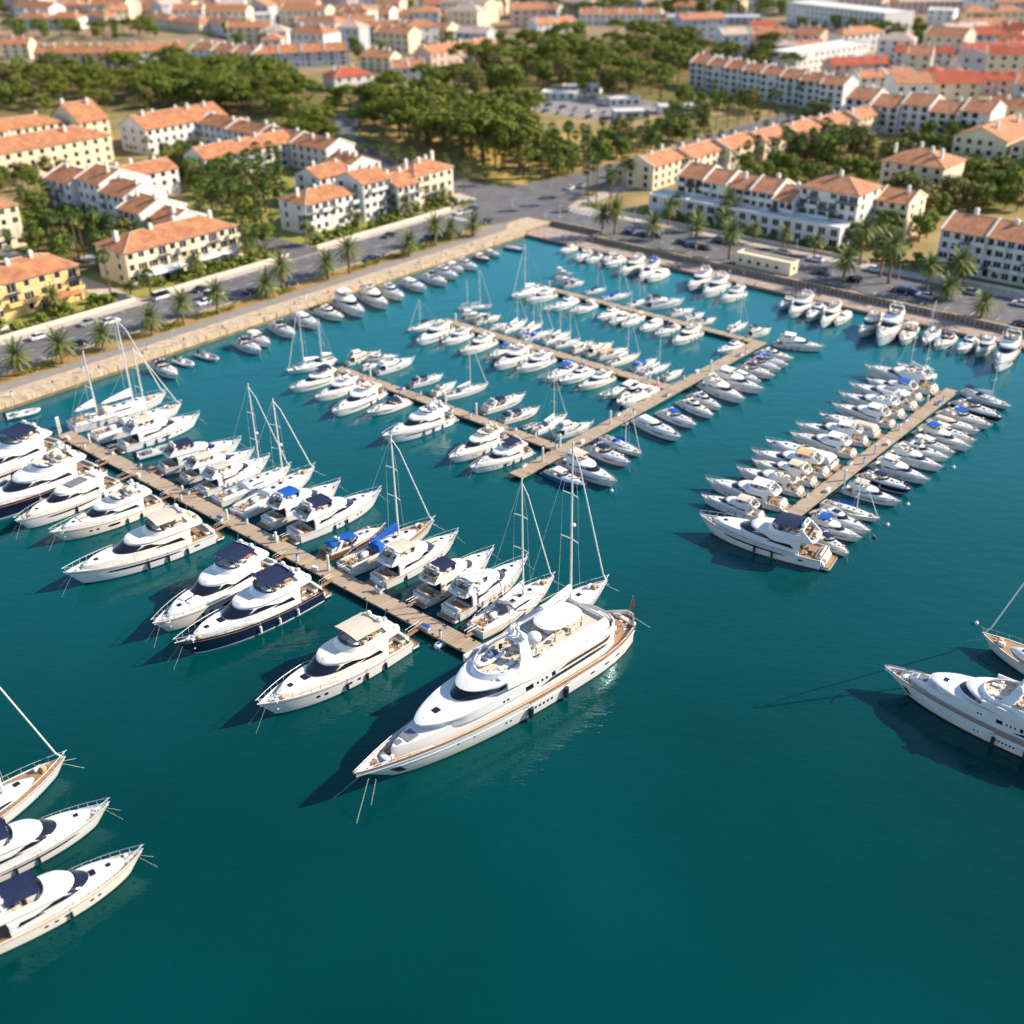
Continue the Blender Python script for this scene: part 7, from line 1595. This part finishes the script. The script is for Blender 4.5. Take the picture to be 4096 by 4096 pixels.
lamps = [(f5(900, 1318), f5(855, 1140), 'tall white lamp post beside the promenade path'), (f5(1312, 1295), f5(1285, 1165), 'lamp post on the promenade above the small moored boats'), (f5(1835, 550), f5(1827, 440), 'tall lamp post at the end of the long yellow house'), (f6(388, 738), f6(368, 560), 'white lamp post at the corner of the white terrace'), (f6(1652, 420), f6(1645, 312), 'lamp post by the rounded street corner'),
    (f7(583, 522), f7(583, 370), 'tallest lamp post at the junction'), (f7(518, 440), f7(518, 352), 'lamp post at the planted island'), (f7(358, 525), f7(358, 412), 'lamp post at the top of the corner steps'), (f7(248, 510), f7(246, 460), 'short post beside the corner steps'), (f7(922, 540), f7(922, 430), 'pale post before the flat roofed end block'), (f7(3, 430), f7(3, 365), 'lamp post in the middle of the junction'),
    (f7(1132, 712), f7(1132, 645), 'short lamp post between the quay palms'), (f8(215, 755), f8(222, 665), 'lamp post behind the harbour hut'), (f8(985, 978), f8(1006, 858), 'lamp post in the wide part of the quay road'), (f8(1812, 1088), f8(1813, 1050), 'short post by the picture edge terrace'), (f7(145, 300), f7(145, 240), 'post at the park corner'), (f7(295, 275), f7(295, 235), 'second post at the park corner')]
for b, t, lb in lamps: lamp(b[0], b[1], t[1], lb)
def pile(x, y, ty, label, z=0.8):
    p = G(x, y, z); h = max(1.0, min(4.5, hgt((x, y), (x, ty), z))); r = thing('mooring_pile', Vector((p.x, p.y, z)), 0, label, 'pile', 'white mooring piles'); mb = MB(); mb.tube([(0, 0, -2.6), (0, 0, h)], .21, 9); obj('post', mb.build('post', ['pile_white']), r)
    mb = MB(); mb.tube([(0, 0, h + .002), (0, 0, h + .22)], .25, 9, r1=.06); obj('cap', mb.build('cap', ['frame_white']), r)
piles = [(fX(240, 1718), 1668, 'near pier at its shore end'), (fA(500, 690), 1672, 'near pier beside the navy hulled yacht'), (fA(772, 795), 1739, 'near pier by the first sailing yachts'), (fC(255, 135), 1945, 'near pier by the twin masted gap'), (fC(600, 345), 2040, 'near pier behind the blue canopied yacht'), (fC(978, 520), 2130, 'near pier behind the navy canopied yacht'), (fC(1382, 738), 2222, 'near pier behind the wooden cruiser'),
    (fH(397, 500), 1615, 'second pier in the wide gap of boats'), (fH(160, 418), 1581, 'second pier by the mastless gap'), (fI(895, 600), 1470, 'second pier near its shore end'), (fH(910, 862), 1793, 'cross pier close to its seaward tip'), (fH(1043, 750), 1740, 'corner where the second pier meets the cross pier'), (fH(1432, 572), 1646, 'cross pier alone on its inner side'), (fH(1798, 262), 1511, 'corner where the third pier meets the cross pier'),
    (fK(1240, 1128), 1443, 'cross pier opposite the white canopied yachts'), (fL(430, 735), 1256, 'third pier at its shore end'), (fL(1155, 482), 1128, 'farthest pier at its shore end'), (fO(938, 722), 1880, 'detached pier at its middle'), (fO(1105, 578), 1776, 'detached pier past its middle'), (fO(1240, 446), 1700, 'detached pier towards its inner end'), (fO(1397, 287), 1584, 'detached pier near its inner end'), (fO(728, 812), 1975, 'detached pier near its seaward tip')]
for q, ty, lb in piles: pile(q[0], q[1], ty, 'white mooring pile on the ' + lb if not lb.startswith('corner') else 'white mooring pile at the ' + lb)
def pedestal(loc, rz, label, red=False):
    r = thing('service_pedestal', loc, rz, label, 'service post', 'service pedestals'); mb = MB(); mb.rbox(-.16, .16, -.16, .16, 0, 1.0, .06); obj('post', mb.build('post', ['pile_white']), r); mb = MB(); mb.rbox(-.2, .2, -.2, .2, 1.002, 1.2, .08); obj('lamp_cap', mb.build('lamp_cap', ['canvas_blue' if not red else 'red_paint']), r)
for nm, txt in (('near', 'near pier'), ('second', 'second pier'), ('third', 'third pier'), ('cross', 'long cross pier'), ('detached', 'detached pier')):
    a0, a1, b0, b1 = PIER_RECT[nm]; n = 7 if nm == 'near' else 4
    for i in range(n):
        f = (i + .6) / n
        p = W(a1 + (a0 - a1) * f, b1 - .45 if i % 2 else b0 + .45, .82) if a1 - a0 > b1 - b0 else W(a0 + .4 if i % 2 else a1 - .4, b0 + (b1 - b0) * f, .82)
        pedestal(p, RB, f'white service pedestal on the {txt}, {ORD[i]} from its ' + ('shore end' if a1 - a0 > b1 - b0 else 'seaward end'))
for i, (x, y, ty) in enumerate([(f5(1118, 1318) + (0,)), (105 * .4658, 1400 + 400 * .4658, 0), (708 * .4658, 1400 + 190 * .4658, 0), (f6(372, 1120) + (0,)), (f6(1245, 855) + (0,)), (f6(1405, 798) + (0,)), (f6(1580, 735) + (0,))]): pedestal(G(x, y, LAND + .01), RB, f'white service pedestal along the promenade edge, {ORD[i]} from the near end')
for i, (x, y) in enumerate([f7(405, 670), f7(608, 690), f7(1007, 768), f7(1643, 930), fK(1500, 385), f8(353, 1075), f8(1770, 1395)]): pedestal(G(x, y, LOW + .01), RB, f'white service pedestal on the lower walled quay, {ORD[i]} from the inner corner')
# stone bollards and a low rail on the corner plaza
def bollard(loc, label):
    r = thing('bollard', loc, 0, label, 'bollard', 'iron bollards'); mb = MB(); mb.tube([(0, 0, 0), (0, 0, .35), (0, 0, .45)], .16, 8); obj('post', mb.build('post', ['engine_black']), r); mb = MB(); mb.ball((0, 0, .5), .22, 6, sz=.5); obj('head', mb.build('head', ['engine_black']), r)
for i in range(14): bollard(W(.6, -150 + i * 10.6, LAND + .03), f'black iron bollard on the promenade edge, {ORD[i]} from the near end')
for i in range(12): bollard(W(-8 - i * 11.5, -1.3, LOW + .01), f'black iron bollard on the walled quay edge, {ORD[i]} from the inner corner')
r = thing('handrail', W(-19.4, -1.4, LOW), atan2(EB.y, EB.x), 'thin metal handrail running across the corner plaza', 'railing'); mb = MB(); mb.tube([(0, 0, 1), (12, 0, 1)], .04, 5); mb.tube([(0, 0, .55), (12, 0, .55)], .03, 5); obj('rail', mb.build('rail', ['rail_dark']), r)
for i in range(6):
    mb = MB(); mb.tube([(i * 2.4, 0, 0), (i * 2.4, 0, 1.0)], .04, 5); obj('baluster', mb.build('baluster', ['rail_dark']), r)
# buoys, gangways and the float by the near pier
def buoy(x, y, m, label):
    r = thing('buoy', G(x, y, 0), 0, label, 'buoy', 'mooring buoys'); mb = MB(); mb.ball((0, 0, .12), .30, 8); obj('float', mb.build('float', [m]), r); mb = MB(); mb.tube([(0, 0, .35), (0, 0, .6)], .05, 5); obj('ring', mb.build('ring', ['steel']), r)
for x, y, m, lb in ((3905, 2495, 'fender_white', 'white buoy near the lone sailing yacht at the picture edge'), (fO(1288, 857) + ('fender_white', 'pale buoy off the detached pier, near the white topped cruisers')), (fO(1176, 970) + ('fender_white', 'pale buoy off the detached pier, closest to its tip')), (fO(1541, 652) + ('fender_white', 'pale buoy off the middle of the detached pier')), (fO(1102, 1042) + ('rubber', 'dark buoy off the tip of the detached pier')), (fJ(727, 922) + ('fender_white', 'white buoy in the enclosed basin by the cross pier')), (fH(1442, 1092) + ('fender_white', 'small white buoy in open water off the cross pier'))): buoy(x, y, m, lb)
def gangway(p0, p1, label):
    d = p1 - p0; r = thing('gangway', p0, atan2(d.y, d.x), label, 'gangway', 'gangways to the yachts'); L = sqrt(d.x**2 + d.y**2); dz = d.z
    mb = MB(); mb.loops([[(0, -.3, 0), (0, .3, 0), (0, .3, .07), (0, -.3, .07)], [(L, -.3, dz), (L, .3, dz), (L, .3, dz + .07), (L, -.3, dz + .07)]], 0, True, True, True); obj('plank', mb.build('plank', ['teak_rail'], 0), r)
    mb = MB()
    for y in (-.28, .28): mb.tube([(0, y, .9), (L, y, dz + .9)], .02, 4); mb.tube([(0, y, .07), (0, y, .9)], .02, 4); mb.tube([(L, y, dz + .07), (L, y, dz + .9)], .02, 4)
    obj('handrail', mb.build('handrail', ['steel'], 0), r)
k = 0
for p in FLEET:
    if p['where'].startswith('near pier') and p['k'] != 'dinghy' and (p['where'].endswith('seaward side') or p['i'] % 2 == 0):
        s = p['org'] - p['d'] * (AFT[p['k']] * p['f'] - .3); s = Vector((s.x, s.y, .75)); a, b = AB(s); tb = PIER_RECT['near'][2] + .35 if b < -160.2 else PIER_RECT['near'][3] - .35
        if PIER_RECT['near'][0] < a < PIER_RECT['near'][1]: gangway(W(a, tb, .84), s, f'narrow wooden gangway from the near pier to the {ORD[p["i"]]} yacht on its {p["where"].split()[-2]} side'); k += 1
fl = thing('mooring_float', G(1764, 2580, 0), RB, 'small white float lying in the water beside the near pier', 'float'); mb = MB(); mb.rbox(-1.1, 1.1, -.5, .5, -.2, .55, .25); obj('body', mb.build('body', ['gelcoat']), fl); mb = MB(); mb.rbox(-.7, .7, -.22, .22, .552, .6, .1); obj('deck_pad', mb.build('deck_pad', ['canvas_blue']), fl)
# pool in the garden behind the yellow houses, sun loungers
sheet('pool', [(62, -96), (74, -96), (76, -86), (64, -86)], LAND + .03, 'pool_water'); sheet('pavement', [(58, -100), (78, -100), (80, -83), (60, -83)], LAND + .02, 'pavement')
sheet('pool', [(160, 150), (176, 150), (178, 166), (162, 170)], LAND + .03, 'pool_water'); sheet('pavement', [(155, 143), (182, 143), (184, 174), (156, 178)], LAND + .02, 'pavement')


# dock boxes, carts and hose coils on the piers
rb_ = random.Random(6)
for nm, txt, n in (('near', 'near pier', 9), ('second', 'second pier', 4), ('cross', 'long cross pier', 6), ('detached', 'detached pier', 6)):
    a0, a1, b0, b1 = PIER_RECT[nm]
    for i in range(n):
        f = (i + .25) / n; sd = i % 2; lng = a1 - a0 > b1 - b0
        p = W(a1 + (a0 - a1) * f, (b1 - .5) if sd else (b0 + .5), .822) if lng else W((a0 + .45) if sd else (a1 - .45), b0 + (b1 - b0) * f, .822)
        r = thing('dock_box', p, RB + (0 if not lng else pi / 2), f'white storage box on the {txt}, {ORD[i]} from its ' + ('shore end' if lng else 'seaward end'), 'box', 'storage boxes on the piers'); s = .8 + .5 * rb_.random(); r.scale = (s, 1, 1)
        mb = MB(); mb.rbox(-.5, .5, -.26, .26, 0, .5, .06); obj('body', mb.build('body', ['gelcoat']), r); mb = MB(); mb.rbox(-.54, .54, -.3, .3, .502, .6, .06); obj('lid', mb.build('lid', [rb_.choice(['gelcoat', 'canvas_grey', 'canvas_blue'])]), r)
